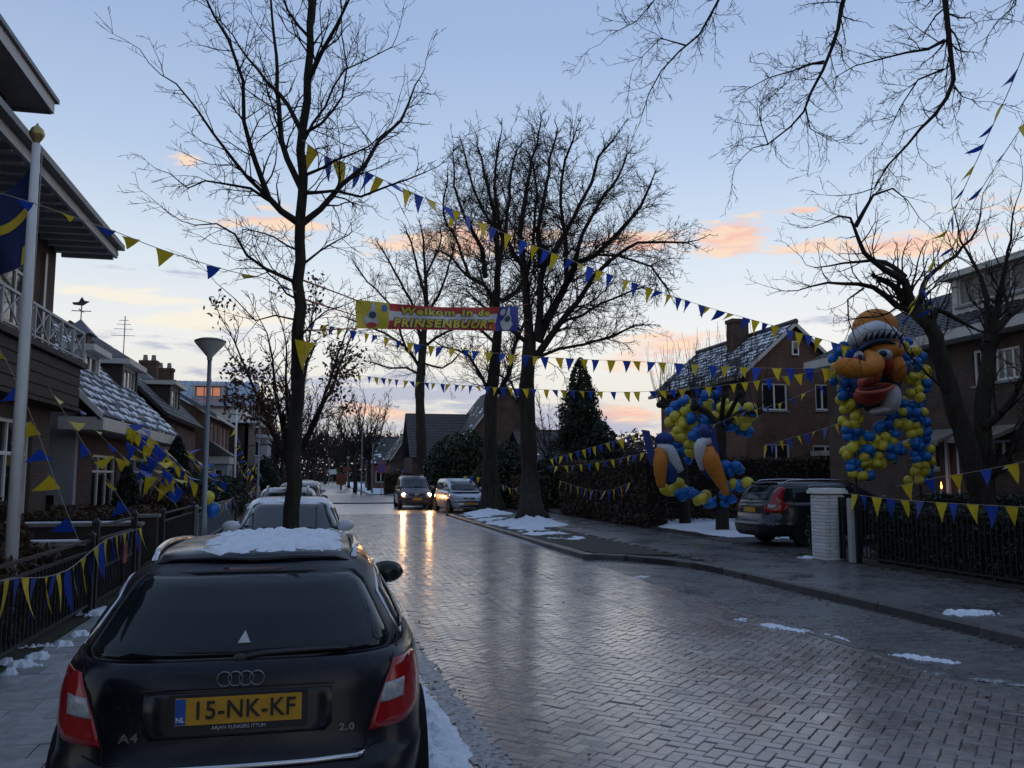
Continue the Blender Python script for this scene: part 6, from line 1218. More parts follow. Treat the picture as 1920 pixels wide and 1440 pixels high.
shrub('tall_conifer', 'tall dark conifer standing behind the beech hedge', Gp(1090, 50), (2.0, 2.0, atY(1090, 672, 50).z), 24000, .10, m_conif, 7, cat='conifer', kind='cone', lumpy=.7)
shrub('low_conifer', 'lower spreading conifer right of the tall one', Gp(1130, 48), (2.2, 2.0, 4.9), 6000, .14, m_conif, 8, cat='conifer', kind='cone', lumpy=.5)
shrub('spreading_shrub', 'broad dark evergreen shrub between the two verge trees', Gp(955, 45), (2.3, 2.0, 3.4), 9000, .10, m_ever, 9, kind='dome')
shrub('spreading_shrub', 'dark evergreen shrub left of the silver people carrier behind the hedge', Gp(872, 52), (2.9, 2.2, 4.4), 11000, .11, m_ever, 10, kind='dome')
shrub('spreading_shrub', 'tall dark shrub just right of the nearest verge tree', Gp(1048, 43), (1.7, 1.6, 2.9), 7000, .10, m_ever, 11, kind='dome')
hedge('brown_hedge', 'brown hedge along the far footpath behind the silver people carrier', 9.9, 10.7, 38.5, 60.0, .1, 1.7, 7000, .09, m_beech, 12)
hedge('brown_hedge', 'square brown hedge at the corner of the side street left of the people carrier', *[atY(722, 900, 76).x, atY(790, 900, 76).x], 76, 77.2, .1, 1.9, 4000, .09, m_beech, 13)
# left side
hedge('garden_hedge', 'brown hedge in the villa front garden behind the black fence', -4.35, -2.95, 7.0, 11.4, .085, .95, 9000, .045, m_beech, 20, rough=.2)
hedge('garden_hedge', 'low dark brown hedge in front of the snowy-roofed house', -5.0, -3.1, 15.6, 19.6, .085, 1.15, 8000, .05, m_beech, 21, rough=.2)
hedge('garden_hedge', 'clipped brown hedge behind the lamp post', -4.6, -3.0, 22.0, 24.2, .085, 1.25, 5000, .05, m_beech, 22, rough=.15)
shrub('beech_shrub', 'brown-leaved shrub at the left edge near the flagpole', (-3.75, 11.2, .085), (.55, .5, 1.45), 3500, .05, m_beech, 23, kind='dome', lumpy=.3)
shrub('dark_conifer', 'dark conical conifer in front of the snowy-roofed house', (-3.75, 19.0, .085), (.5, .5, 1.85), 4000, .06, m_conif, 24, cat='conifer', kind='cone')
shrub('slim_conifer', 'slim column conifer beyond the corner of the snowy-roofed house', Gp(331, 29.5, .085), (.38, .38, 2.9), 3500, .07, m_conif, 25, cat='conifer', kind='column')
for k, (px, Y, r_) in enumerate([(352, 26.5, .95), (392, 30.0, .9), (425, 33.5, .85)]):
    shrub('clipped_bush', ['round clipped bush just left of the lamp post', 'round clipped bush just right of the lamp post', 'round clipped bush farthest along the left gardens'][k], Gp(px, Y, .085), (r_, r_, r_ * .98), 5000, .05, m_ever, 26 + k, group='clipped round bushes', lumpy=.06)
hedge('garden_hedge', 'dark hedge further up the left gardens below the modern house', -4.6, -3.2, 36.0, 54.0, .085, 1.3, 6000, .07, m_beech, 30, rough=.2)
shrub('yew_bush', 'upright dark yew bush in front of the modern house', Gp(497, 62, .085), (1.1, 1.1, 2.9), 3000, .10, m_conif, 31, kind='dome')
hedge('garden_hedge', 'brown hedge far up the left side of the street', -4.4, -3.2, 64, 110, .085, 1.4, 5000, .10, m_beech, 32, rough=.2)
# far-off woods closing the view
def wood(name, label, pts, n, h, size, mat, seed):
    q = np.random.RandomState(seed); P = []
    for _ in range(n):
        k = q.randint(len(pts) - 1); t = q.uniform(); a, b = pts[k], pts[k + 1]; x = a[0] + (b[0] - a[0]) * t + q.normal(0, 3); y = a[1] + (b[1] - a[1]) * t + q.normal(0, 5); hh = h * (.62 + .5 * (fbm(x, y, .09, 3, seed) + .5) * 1.1); P.append((x, y, hh * q.uniform() ** 1.35))
    V, F, T = leaf_quads(P, size, seed); o = np_mesh(name, V, F, mat, tone=T, kind='stuff'); tag(o, label, 'wood'); return o
m_wood = tone_mat('distant_twigs', [(.035, .030, .030), (.045, .036, .034), (.026, .024, .026)], rough=.9, rvar=.05, bump=.1)
wood('distant_wood', 'dark wood closing the far end of the street', [(-60, 235), (-10, 240), (20, 236), (50, 225), (90, 200)], 30000, 13, .55, m_wood, 40)
wood('distant_wood', 'dark belt of gardens and bushes beyond the right-hand houses', [(14, 130), (30, 112), (60, 92), (110, 72), (160, 30)], 26000, 6.5, .45, m_wood, 41)
wood('distant_wood', 'dark bushes behind the gardens on the left', [(-70, 60), (-35, 120), (-14, 150)], 6000, 8, .45, m_wood, 42)
# ================================================================ pollards with the garland
def pollard(seed, base, label, hh):
    T = Tree(seed); b = Vector(base); top = b + Vector((T.r.gauss(0, .05), 0, hh)); c = dict(CFG_N, seg=[.22, .2], dens=[0, 0], rmin=.006, L=.1, ld=.01, ljit=.02, jit=.06, up=.16)
    T.trunk.tube(resample([b - Vector((0, 0, .1)), b + Vector((0, 0, .2)), b.lerp(top, .5), top], .15), [.21 - .055 * min(1, i / 12) for i in range(len(resample([b - Vector((0, 0, .1)), b + Vector((0, 0, .2)), b.lerp(top, .5), top], .15)))], 10)
    for k in range(7):
        a = k * 2 * math.pi / 7 + T.r.random(); L = T.r.uniform(.7, 1.25); p1 = top + Vector((math.cos(a) * L * .5, math.sin(a) * L * .5, .15 + T.r.random() * .3)); p2 = top + Vector((math.cos(a) * L, math.sin(a) * L, .25 + T.r.random() * .5))
        T.crown.tube([top - Vector((0, 0, .2)), p1, p2], [.09, .07, .06], 7); T.crown.ell(p2, (.13, .13, .12), 8, 6)
        for _ in range(15):
            d = Vector((T.r.gauss(0, .30), T.r.gauss(0, .30), 1)).normalized(); T.grow(p2 + T.rv() * .05, d, T.r.uniform(.8, 2.4), .011, 0, c)
    return T.finish('pollard_tree', label, b)
P1 = Vector((12.23, 27.1, .1)); P2 = Vector((11.84, 23.6, .1))
pollard(81, P1, 'left pollarded tree with upright shoots behind the balloon garland', 3.6)
pollard(82, P2, 'right pollarded tree with upright shoots next to the dark estate car', 3.3)

# ================================================================ fences, walls, pillar, lamps, poles, signs
def iron_fence(name, label, X, y0, y1, z0, z1, step, mat, rails=None, cat='fence', th=.018, posts=True):
    t = thing(name, label, cat, (X, (y0 + y1) / 2, z0)); rails = rails or (z0 + .12, z1 - .14, z1)
    for z in rails: MB().bar((X, y0, z), (X, y1, z), .028, .032).build('rail', mat, t)
    n = int((y1 - y0) / step); zb = rails[0] - .02; zt = rails[-2] if len(rails) > 2 else rails[-1]
    me = MB().box(-th / 2, th / 2, -th / 2, th / 2, 0, zt - zb).mesh('bar', mat); w = wloc(t)
    for k in range(1, n): add('bar', me, t, Vector((X, y0 + k * (y1 - y0) / n, zb)) - w)
    if posts:
        for y in (y0, y1): MB().box(X - .04, X + .04, y - .04, y + .04, z0 - .05, z1 + .06).addv([(X - .05, y - .05, z1 + .061), (X + .05, y - .05, z1 + .061), (X + .05, y + .05, z1 + .061), (X - .05, y + .05, z1 + .061), (X, y, z1 + .12)], [(0, 1, 2, 3), (0, 1, 4), (1, 2, 4), (2, 3, 4), (3, 0, 4)]).build('post', mat, t)
    return t
iron_fence('iron_fence', 'black iron fence nearest us along the left footpath', -2.66, 5.6, 11.55, .1, 1.0, .12, m_black)
iron_fence('iron_gate', 'black iron gate panel between two posts in the left fence', -2.66, 11.75, 14.1, .1, 1.15, .09, m_black, rails=(.22, .62, .98, 1.15), cat='gate')
iron_fence('iron_fence', 'black iron fence panel just left of the lamp post', -2.66, 16.6, 20.6, .1, 1.1, .12, m_black)
iron_fence('iron_fence', 'thin pale railing beyond the lamp post hung with yellow flags', -2.66, 21.2, 30.5, .1, 1.0, .16, m_galv)
iron_fence('iron_fence', 'black railing further up the left footpath', -2.66, 31.5, 44.0, .1, 1.0, .2, m_black)
def low_wall(label, x0, x1, y0, y1, z1, mat, cap=m_concrete, snow=True):
    t = thing('garden_wall', label, 'wall', ((x0 + x1) / 2, (y0 + y1) / 2, .085)); MB().box(x0, x1, y0, y1, .085, z1).build('masonry', mat, t); MB().box(x0 - .03, x1 + .03, y0 - .03, y1 + .03, z1, z1 + .05).build('coping', cap, t)
    if snow: MB().box(x0 - .01, x1 - .1, y0 - .01, y1 + .0, z1 + .051, z1 + .068).build('snow_line', m_snow, t)
low_wall('dark garden wall capped with snow at the first fence post on the left', -6.5, -2.75, 11.58, 11.75, .93, m_darkwood)
low_wall('dark garden wall beside the left gate', -5.5, -2.6, 14.2, 14.4, 1.02, m_darkwood)
low_wall('dark wooden garden divider left of the lamp post', -4.4, -2.7, 16.3, 16.5, 1.05, m_darkwood, snow=False)
rt = thing('red_marker_tag', 'small red plate on the left iron gate', 'sign', (-2.63, 13.3, .55)); MB().box(-2.63, -2.61, 13.22, 13.42, .55, .85).build('plate', M('faded_red', (.35, .09, .07), .6), rt); MB().bar((-2.635, 13.32, .2), (-2.635, 13.32, .9), .02).build('stake', m_black, rt)
# white painted brick pillar
def pillar():
    c = atZ(1556, 1051, .1); x, y = c.x + .12, c.y + .2; t = thing('brick_pillar', 'white painted brick gate pillar at the driveway entrance', 'pillar', (x, y, .1)); h = .235; z1 = 1.42
    MB().box(x - h + .02, x + h - .02, y - h + .02, y + h - .02, .05, z1).build('pillar_core', M('painted_mortar', (.40, .39, .37), .8, var=.15), t)
    q = random.Random(4); mp = M('white_painted_brick', (.74, .73, .72), .65, var=.12, vs=9, bump=.5, bs=50, rnd=.10, dirt=((.30, .29, .26), 4, .60))
    V, F = brick_template(.205, .062, .03, .006); mes = {}
    def mk(l):
        if l not in mes:
            V, F = brick_template(l, .060, .03, .006); me = bpy.data.meshes.new('brick'); me.from_pydata([tuple(v) for v in V], [], [tuple(int(i) for i in f) for f in F]); me.update(); me.materials.append(mp); mes[l] = me
        return mes[l]
    nr = int((z1 - .1) / .068)
    for r_ in range(nr):
        z = .1 + .034 + r_ * .068
        for f in range(4):
            if f == 2: continue                       # the face against the gate
            lay = [(-.125, .212), (.102, .255)] if (r_ + f) % 2 else [(-.176, .108), (-.005, .21), (.168, .118)]
            for u, l in lay:
                a = (0, math.pi / 2, math.pi, -math.pi / 2)[f]
                p = {0: (x + u, y - h, z), 1: (x + h, y + u, z), 2: (x + u, y + h, z), 3: (x - h, y - u, z)}[f]
                o = add('brick', mk(l), t, Vector(p) - Vector((x, y, .1)) + Vector((q.gauss(0, .001), q.gauss(0, .001), 0)), (math.pi / 2, 0, a)); 
    MB().box(x - h - .05, x + h + .05, y - h - .05, y + h + .05, z1, z1 + .07).box(x - h - .02, x + h + .02, y - h - .02, y + h + .02, z1 + .071, z1 + .11).build('capstone', mp, t)
    return x, y
px_, py__ = pillar()
g = thing('gate_post', 'narrow pale gate post with a dark stripe right of the white pillar', 'post', (px_ + .12, py__ - .62, .1)); MB().box(px_ + .06, px_ + .18, py__ - .68, py__ - .56, .1, 1.34).build('post', m_offwhite, g); MB().box(px_ + .0, px_ + .05, py__ - .50, py__ - .46, .15, 1.36).box(px_ + .0, px_ + .05, py__ - .40, py__ - .36, .15, 1.36).build('hinge_bar', m_black, g)
iron_fence('iron_fence', 'black iron fence in front of the evergreen hedge at the right', px_ + .18, 4.5, py__ - .72, .1, 1.28, .12, m_black)
def street_lamp(label, px, Y, h, group='cone street lamps'):
    p = Gp(px, Y, .1); t = thing('street_lamp', label, 'street lamp', p, group=group); x, y = p.x, p.y
    MB().tube([(x, y, .05), (x, y, 1.0), (x, y, 1.02), (x, y, h - .32)], [.062, .06, .045, .036], 10).build('pole', m_galv, t, smooth=True)
    hd = MB().lathe([(.045, -.34), (.05, -.28), (.255, -.04), (.27, -.01), (.262, .0)], (x, y, h), 24).build('lamp_shade', M('frosted_lamp_cone', (.50, .49, .45), .35, var=.08), t, smooth=True)
    MB().lathe([(.275, -.012), (.275, .012), (.18, .05), (.04, .065), (.01, .066)], (x, y, h), 24).build('lamp_cap', m_lead, hd, smooth=True)
street_lamp('cone-headed street lamp on a grey pole right of the snowy-roofed house', 385, 16.0, 4.18)
street_lamp('second cone-headed street lamp further up the left footpath', 484, 37.0, 4.17)
street_lamp('distant street lamp, right of two at the far right kerb', 652, 118, 4.2); street_lamp('distant street lamp, left of two at the far right kerb', 617, 150, 4.2)
fp = thing('flagpole', 'white flagpole with a gilt knob in front of the brick villa', 'flagpole', (-3.07, 10.0, .085)); MB().tube([(-3.07, 10, .05), (-3.07, 10, 2.5), (-3.07, 10, 5.42)], [.068, .06, .043], 12).build('pole', m_white, fp, smooth=True)
MB().lathe([(.02, 0), (.035, .02), (.075, .09), (.08, .12), (.06, .17), (.02, .205), (.004, .24)], (-3.07, 10, 5.42), 16).build('knob', M('gilt_knob', (.42, .33, .14), .35, metal=.5), fp, smooth=True); MB().tube([(-3.0, 9.96, 1.2), (-2.995, 9.96, 5.35)], .006, 4).build('halyard', m_string, fp)
p2 = Gp(440, 34, .085); f2 = thing('flagpole', 'thin white flagpole with a red knob beyond the lamp post', 'flagpole', p2); MB().tube([(p2.x, 34, .05), (p2.x, 34, 4.7)], [.05, .035], 8).build('pole', m_white, f2, smooth=True); MB().ell((p2.x, 34, 4.76), (.07, .07, .08), 10, 8).build('knob', M('red_knob', (.3, .03, .02), .4), f2, smooth=True)
m_flag = M('navy_flag_cloth', (.010, .024, .10), .8, var=.2, vs=6); m_flagy = M('yellow_flag_cloth', (.60, .42, .02), .75, var=.1)
def flag():
    top, bot = at(66, 305, 9.75), at(60, 470, 9.75); out = at(-75, 400, 9.9); nu, nv = 14, 18; V = []; F = []
    def S(u, v):
        a = top.lerp(bot, v); e = at(-60, 385 + 170 * v, 9.9) ; p = a.lerp(e, u ** 1.0); p = p + Vector((.0, .10 * math.sin(u * 7 + v * 2.0), -.10 * math.sin(u * 3.1) + .05 * math.sin(u * 9 + v * 3))); return p
    t = thing('flag', 'navy blue flag with yellow bars hanging limp on the white flagpole', 'flag', bot)
    def patchm(name, u0, u1, v0, v1, mat, off):
        V = []; F = []; a, b = 12, 10
        for i in range(a + 1):
            for j in range(b + 1): V.append(S(u0 + (u1 - u0) * i / a, v0 + (v1 - v0) * j / b) + Vector((0, -off, 0)))
        F = [(i * (b + 1) + j, (i + 1) * (b + 1) + j, (i + 1) * (b + 1) + j + 1, i * (b + 1) + j + 1) for i in range(a) for j in range(b)]
        m = MB().addv(V, F).build(name, mat, t, smooth=True); return m
    patchm('cloth', 0, 1, 0, 1, m_flag, 0); patchm('yellow_bar', .02, 1, .38, .50, m_flagy, .012); patchm('yellow_bar', .02, .16, .80, 1.0, m_flagy, .012); patchm('yellow_bar', .0, .1, .22, .30, m_flagy, .012)
flag()
def road_sign(label, px, Y, h, shape, mat, mat2=None, r=.3):
    p = Gp(px, Y, .1); t = thing('road_sign', label, 'sign', p); MB().tube([(p.x, Y, .1), (p.x, Y, h)], .03, 6).build('pole', m_galv, t)
    pts = [(p.x + r * math.cos(k * math.pi / 12), h + r * math.sin(k * math.pi / 12)) for k in range(24)] if shape == 'round' else [(p.x - r, h - r * .7), (p.x + r, h - r * .7), (p.x + r, h + r * .7), (p.x - r, h + r * .7)]
    o = MB().prism(pts, Y - .05, Y - .035).build('plate', mat, t)
    if mat2:
        pts = [(p.x + r * .78 * math.cos(k * math.pi / 12), h + r * .78 * math.sin(k * math.pi / 12)) for k in range(24)]; MB().prism(pts, Y - .056, Y - .051).build('disc', mat2, o); MB().bar((p.x - r * .55, Y - .062, h + r * .55), (p.x + r * .55, Y - .062, h - r * .55), .08, .008, up=(0, 1, 0)).build('bar', mat, o)
road_sign('round red and blue no-parking sign at the corner of the side street', 715, 70, 2.3, 'round', M('sign_red', (.28, .03, .03), .5), M('sign_blue', (.03, .06, .28), .5), .42)
road_sign('white rectangular plate on a pole far up the right footpath', 624, 125, 2.2, 'rect', m_white, None, .5); road_sign('orange square sign beside the far bare trees', 649, 98, 2.4, 'rect', M('sign_orange', (.25, .07, .03), .6), None, .38)
pb_ = Gp(640, 96, .1); t = thing('letter_box', 'orange-red letter box at the far right corner', 'letter box', pb_); MB().box(pb_.x - .5, pb_.x + .5, 96, 96.6, .7, 1.9).build('box', M('letter_box_red', (.22, .045, .025), .5), t); MB().box(pb_.x - .12, pb_.x + .12, 96.2, 96.4, .1, .7).build('foot', m_galv, t)
for k, (px, Y, h) in enumerate([(678, 74, 5.6), (698, 78, 4.6), (667, 104, 6.0)]):
    p = Gp(px, Y, .1); t = thing('slim_post', ['slim grey post left of the far bare tree pair', 'slim grey post right of the far bare tree pair', 'tall thin pole before the far corner house'][k], 'post', p); MB().tube([(p.x, Y, .1), (p.x, Y, h)], [.07, .05], 6).build('pole', m_galv, t); MB().box(p.x - .09, p.x + .09, Y - .09, Y + .09, .1, .5).build('foot', m_galv, t)

# ================================================================ bunting
def pennant_meshes(w, h, style, seed):
    q = random.Random(seed); out = {}
    for col, mat in (('y', m_yel), ('b', m_blu)):
        L = []
        for k in range(6):
            V = []; F = []; n = 4; bend = q.uniform(-.22, .22) * h; curl = q.uniform(-.10, .10) * h; sw = q.uniform(-.15, .15) * h
            for i in range(n + 1):
                t = i / n; ww = w * (1 - t) * .5 + .002
                for sx in (-1, 1): V.append((sx * ww + sw * t * t, bend * t * t + curl * math.sin(t * 3.1) * sx * .6, -h * t))
            F = [(2 * i, 2 * i + 1, 2 * i + 3, 2 * i + 2) for i in range(n)]
            m = MB().addv(V, F); me = m.mesh('pennant', mat, smooth=True); L.append(me)
        out[col] = L
    return out
PN = {'std': pennant_meshes(.20, .29, 0, 1), 'big': pennant_meshes(.24, .32, 0, 2), 'long': pennant_meshes(.15, .42, 0, 3), 'small': pennant_meshes(.17, .24, 0, 4)}
def bunting(label, pts, spacing=.3, style='std', wind=(0.25, .35), seed=1, smat=None, first='y', scale=1.0, r=.005, step=.12):
    """a cord with alternating yellow and blue pennants; wind = how far (radians) they are lifted and how much that varies"""
    P = resample([Vector(p) for p in pts], step); t = thing('bunting', label, 'bunting', P[0]); w = wloc(t); q = random.Random(seed)
    MB().tube(P, r, 4, cap=False).build('cord', smat or m_string, t); acc = spacing * .5; i = 0; c = 0 if first == 'y' else 1
    for a, b in zip(P, P[1:]):
        L = (b - a).length; acc += L
        if acc >= spacing:
            acc -= spacing * q.uniform(.82, 1.2); d = (b - a).normalized(); yaw = math.atan2(d.y, d.x); lift = q.gauss(wind[0], wind[1]); col = 'yb'[c % 2]; c += 1
            if q.random() < .04: c += 1
            o = add('pennant', q.choice(PN[style][col]), t, a.lerp(b, .5) - w)
            M3 = Matrix.Rotation(yaw, 3, 'Z') @ Matrix.Rotation(-math.asin(max(-1, min(1, d.z))) * (.75), 3, 'Y') @ Matrix.Rotation(lift, 3, 'X') @ Matrix.Rotation(q.gauss(0, .12), 3, 'Z')
            o.rotation_euler = M3.to_euler(); s_ = q.uniform(.85, 1.12) * scale; o.scale = (s_, s_, s_)
    return t
def TP(*l): return [at(*p) for p in l]
bunting('pennant string from the villa flag across to the slim street tree', TP((-60, 345, 8.5), (60, 380, 8.6), (210, 432, 8.8), (300, 467, 9.0), (430, 508, 9.3), (500, 523, 9.5), (556, 548, 9.65)), .37, 'small', (1.4, .25), 1)
bunting('long pennant string from the slim street tree down to the carnival head', TP((566, 262, 9.6), (610, 293, 10), (665, 312, 10.6), (740, 347, 11.5), (860, 398, 12.8), (930, 430, 13.5), (1020, 468, 14.3), (1130, 510, 15.3), (1240, 548, 16.2), (1330, 577, 16.9), (1430, 605, 17.5), (1520, 630, 17.9), (1600, 652, 18.1), (1690, 668, 18.2)), .285, 'std', (.25, .35), 2)
bunting('steep pennant string coming down from the top right corner', TP((1935, 60, 9.3), (1908, 130, 9.7), (1885, 185, 10), (1850, 260, 10.7), (1805, 360, 11.8), (1780, 420, 12.6), (1760, 470, 13.4), (1735, 530, 14.6), (1705, 590, 16), (1690, 640, 17)), .42, 'small', (.4, .4), 3)
bunting('second steep pennant string close behind the first at the top right', TP((1960, 170, 10), (1900, 262, 10.8), (1862, 320, 11.4), (1830, 372, 12), (1805, 425, 12.8), (1785, 470, 13.5), (1765, 530, 14.6), (1740, 590, 16)), .45, 'small', (.5, .4), 4, first='b')
bunting('pennant string running just below the banner to the carnival head', TP((575, 605, 23.5), (620, 612, 23.2), (700, 628, 22.8), (780, 645, 22.3), (860, 655, 21.8), (930, 662, 21.4), (1000, 668, 21), (1100, 674, 20.4), (1180, 677, 20), (1260, 681, 19.6), (1400, 689, 18.9), (1540, 691, 18.4), (1580, 692, 18.3)), .33, 'std', (.1, .3), 5, first='b')
bunting('lowest long pennant string crossing the street behind the verge trees', TP((640, 700, 26), (780, 716, 24.5), (860, 722, 23.6), (940, 727, 22.6), (1060, 732, 21.4), (1180, 735, 20.4), (1300, 728, 19.6), (1380, 719, 19.1), (1470, 706, 18.7), (1570, 690, 18.3)), .28, 'small', (.2, .35), 6)
bunting('pennant string rising from the beech hedge to the blue foam figures', TP((1030, 862, 32), (1080, 847, 30), (1140, 830, 28), (1200, 812, 26.2)), .42, 'big', (.1, .2), 7)
bunting('faint pennant string lying along the top of the beech hedge', TP((1025, 875, 33), (1090, 871, 31), (1150, 862, 29.5), (1235, 842, 27)), .5, 'std', (.2, .4), 8, first='b')
bunting('pennant string hung on the front of the beech hedge', [Vector((10.46, y, z)) for y, z in ((36.2, 1.55), (34, 1.35), (31.5, 1.2), (29.5, 1.25), (27.2, 1.6))], .42, 'long', (.0, .25), 9)
bunting('pennant string on the hedge right of the silver people carrier', TP((868, 893, 42), (905, 896, 41), (940, 908, 39.5), (962, 916, 38), (985, 904, 36.5)), .4, 'big', (.1, .3), 10)
bunting('slanting pennant string in front of the brick house, upper one', TP((1330, 800, 25), (1400, 772, 23), (1460, 757, 21.5), (1530, 728, 19.8), (1600, 705, 18.4)), .6, 'small', (.2, .3), 11)
bunting('slanting pennant string in front of the brick house, lower one', TP((1430, 838, 23), (1480, 822, 21.5), (1540, 805, 20), (1610, 780, 18.5)), .42, 'std', (.1, .25), 12)
bunting('pennant string on the black iron fence at the right', [atX(x, y, px_ + .08) for x, y in ((1590, 925), (1640, 932), (1700, 938), (1760, 942), (1830, 946), (1930, 951))], .37, 'big', (.05, .2), 13)
bunting('pennant string above the fence running to the right edge', TP((1680, 912, 16.6), (1760, 895, 16), (1800, 889, 15.6), (1870, 876, 15), (1935, 862, 14.3)), .5, 'big', (.1, .3), 14)
bunting('steep pennant string left of the flagpole foot down to the first fence post', TP((-10, 640, 10.8), (20, 693, 11), (50, 760, 11.1), (77, 827, 11.3), (100, 893, 11.4), (123, 953, 11.5), (147, 1012, 11.6)), .42, 'big', (1.1, .35), 15)
bunting('steep pennant string from the balcony down to the left gate', TP((20, 613, 14.5), (57, 663, 14.4), (100, 740, 14.3), (133, 793, 14.2), (173, 857, 14.1), (220, 927, 14), (262, 992, 14)), .42, 'big', (1.1, .35), 16, first='b')
bunting('steep pennant string from the balcony railing towards the lamp post', TP((73, 640, 17.5), (110, 720, 17.4), (167, 793, 17.3), (213, 840, 17.2), (267, 887, 17.1), (300, 920, 17), (330, 945, 16.9)), .45, 'big', (1.0, .4), 17)
for k, l in enumerate([[(235, 800, 19.5), (262, 812, 19.5), (290, 830, 19.4), (330, 872, 19.2)], [(240, 830, 18.8), (270, 850, 18.7), (300, 870, 18.6), (335, 905, 18.4)], [(225, 860, 18.2), (255, 880, 18.2), (290, 895, 18.1), (330, 930, 18)], [(238, 795, 20), (275, 835, 19.6), (310, 880, 19.2), (345, 925, 18.8)], [(232, 805, 21), (290, 830, 21), (330, 865, 20.6), (362, 905, 20)], [(262, 800, 22), (300, 838, 22), (340, 880, 21.6), (372, 912, 21)], [(245, 850, 19.5), (285, 880, 19.3), (318, 905, 19), (330, 950, 18.8)], [(340, 838, 28), (368, 862, 27), (395, 900, 26), (402, 915, 25.5)], [(345, 850, 27), (380, 880, 26.5), (420, 905, 26)]]):
    bunting(['uppermost short pennant string right under the snowy eave', 'middle short pennant string in front of the snowy-roofed house window', 'lowest short pennant string just above the brown hedge', 'tangled pennant string before the snowy-roofed house, nearest of the tangle', 'tangled pennant string before the snowy-roofed house, uppermost at its wall', 'tangled pennant string before the snowy-roofed house, farthest right', 'short pennant string hanging over the conical conifer', 'pennant string beside the slim column conifer', 'pennant string over the clipped round bushes'][k], TP(*l), .27, 'big', (.9, .5), 20 + k, first='yb'[k % 2], scale=1.35)
bunting('long shiny pennant string along the nearest black fence', [atX(x, y, -2.58) for x, y in ((-40, 1092), (0, 1089), (28, 1084), (83, 1082), (118, 1072), (142, 1058), (187, 1020), (208, 1008), (264, 990))], .26, 'long', (.0, .12), 30)
bunting('yellow and blue pennants along the pale railing', [Vector((-2.58, y, z)) for y, z in ((21.4, 1.1), (24, 1.0), (27, .98), (30.2, 1.08))], .26, 'big', (.0, .3), 31)
bunting('pennants on the far left railing below the second lamp', [Vector((-2.58, y, z)) for y, z in ((32, 1.15), (36, 1.0), (40, 1.3), (44, 1.2))], .45, 'big', (.1, .4), 32)
bunting('pennant string from the thin flagpole to the far railing', TP((440, 800, 33), (455, 850, 34), (470, 885, 36), (484, 905, 37)), .4, 'big', (.9, .5), 33)
bunting('pennants strewn over the far left gardens', [Vector((-3.4, y, z)) for y, z in ((40, 2.4), (46, 1.7), (52, 2.3), (60, 1.5))], .6, 'big', (.3, .5), 34)
bunting('faint pennant string at the foot of the far houses right of the road', [Vector((x, y, z)) for x, y, z in ((6.6, 82, 2.6), (8.2, 80, 2.2), (9.8, 79, 2.7), (11.5, 79, 2.3))], .6, 'big', (.2, .4), 35)
single = thing('loose_pennant', 'single yellow pennant tied to the slim street tree trunk', 'pennant', at(572, 640, 9.6)); o = add('cloth', PN['big']['y'][1], single); o.rotation_euler = (.3, .1, .4); MB().tube([at(572, 640, 9.6), at(569, 700, 9.58)], .004, 4).build('cord', m_string, single)

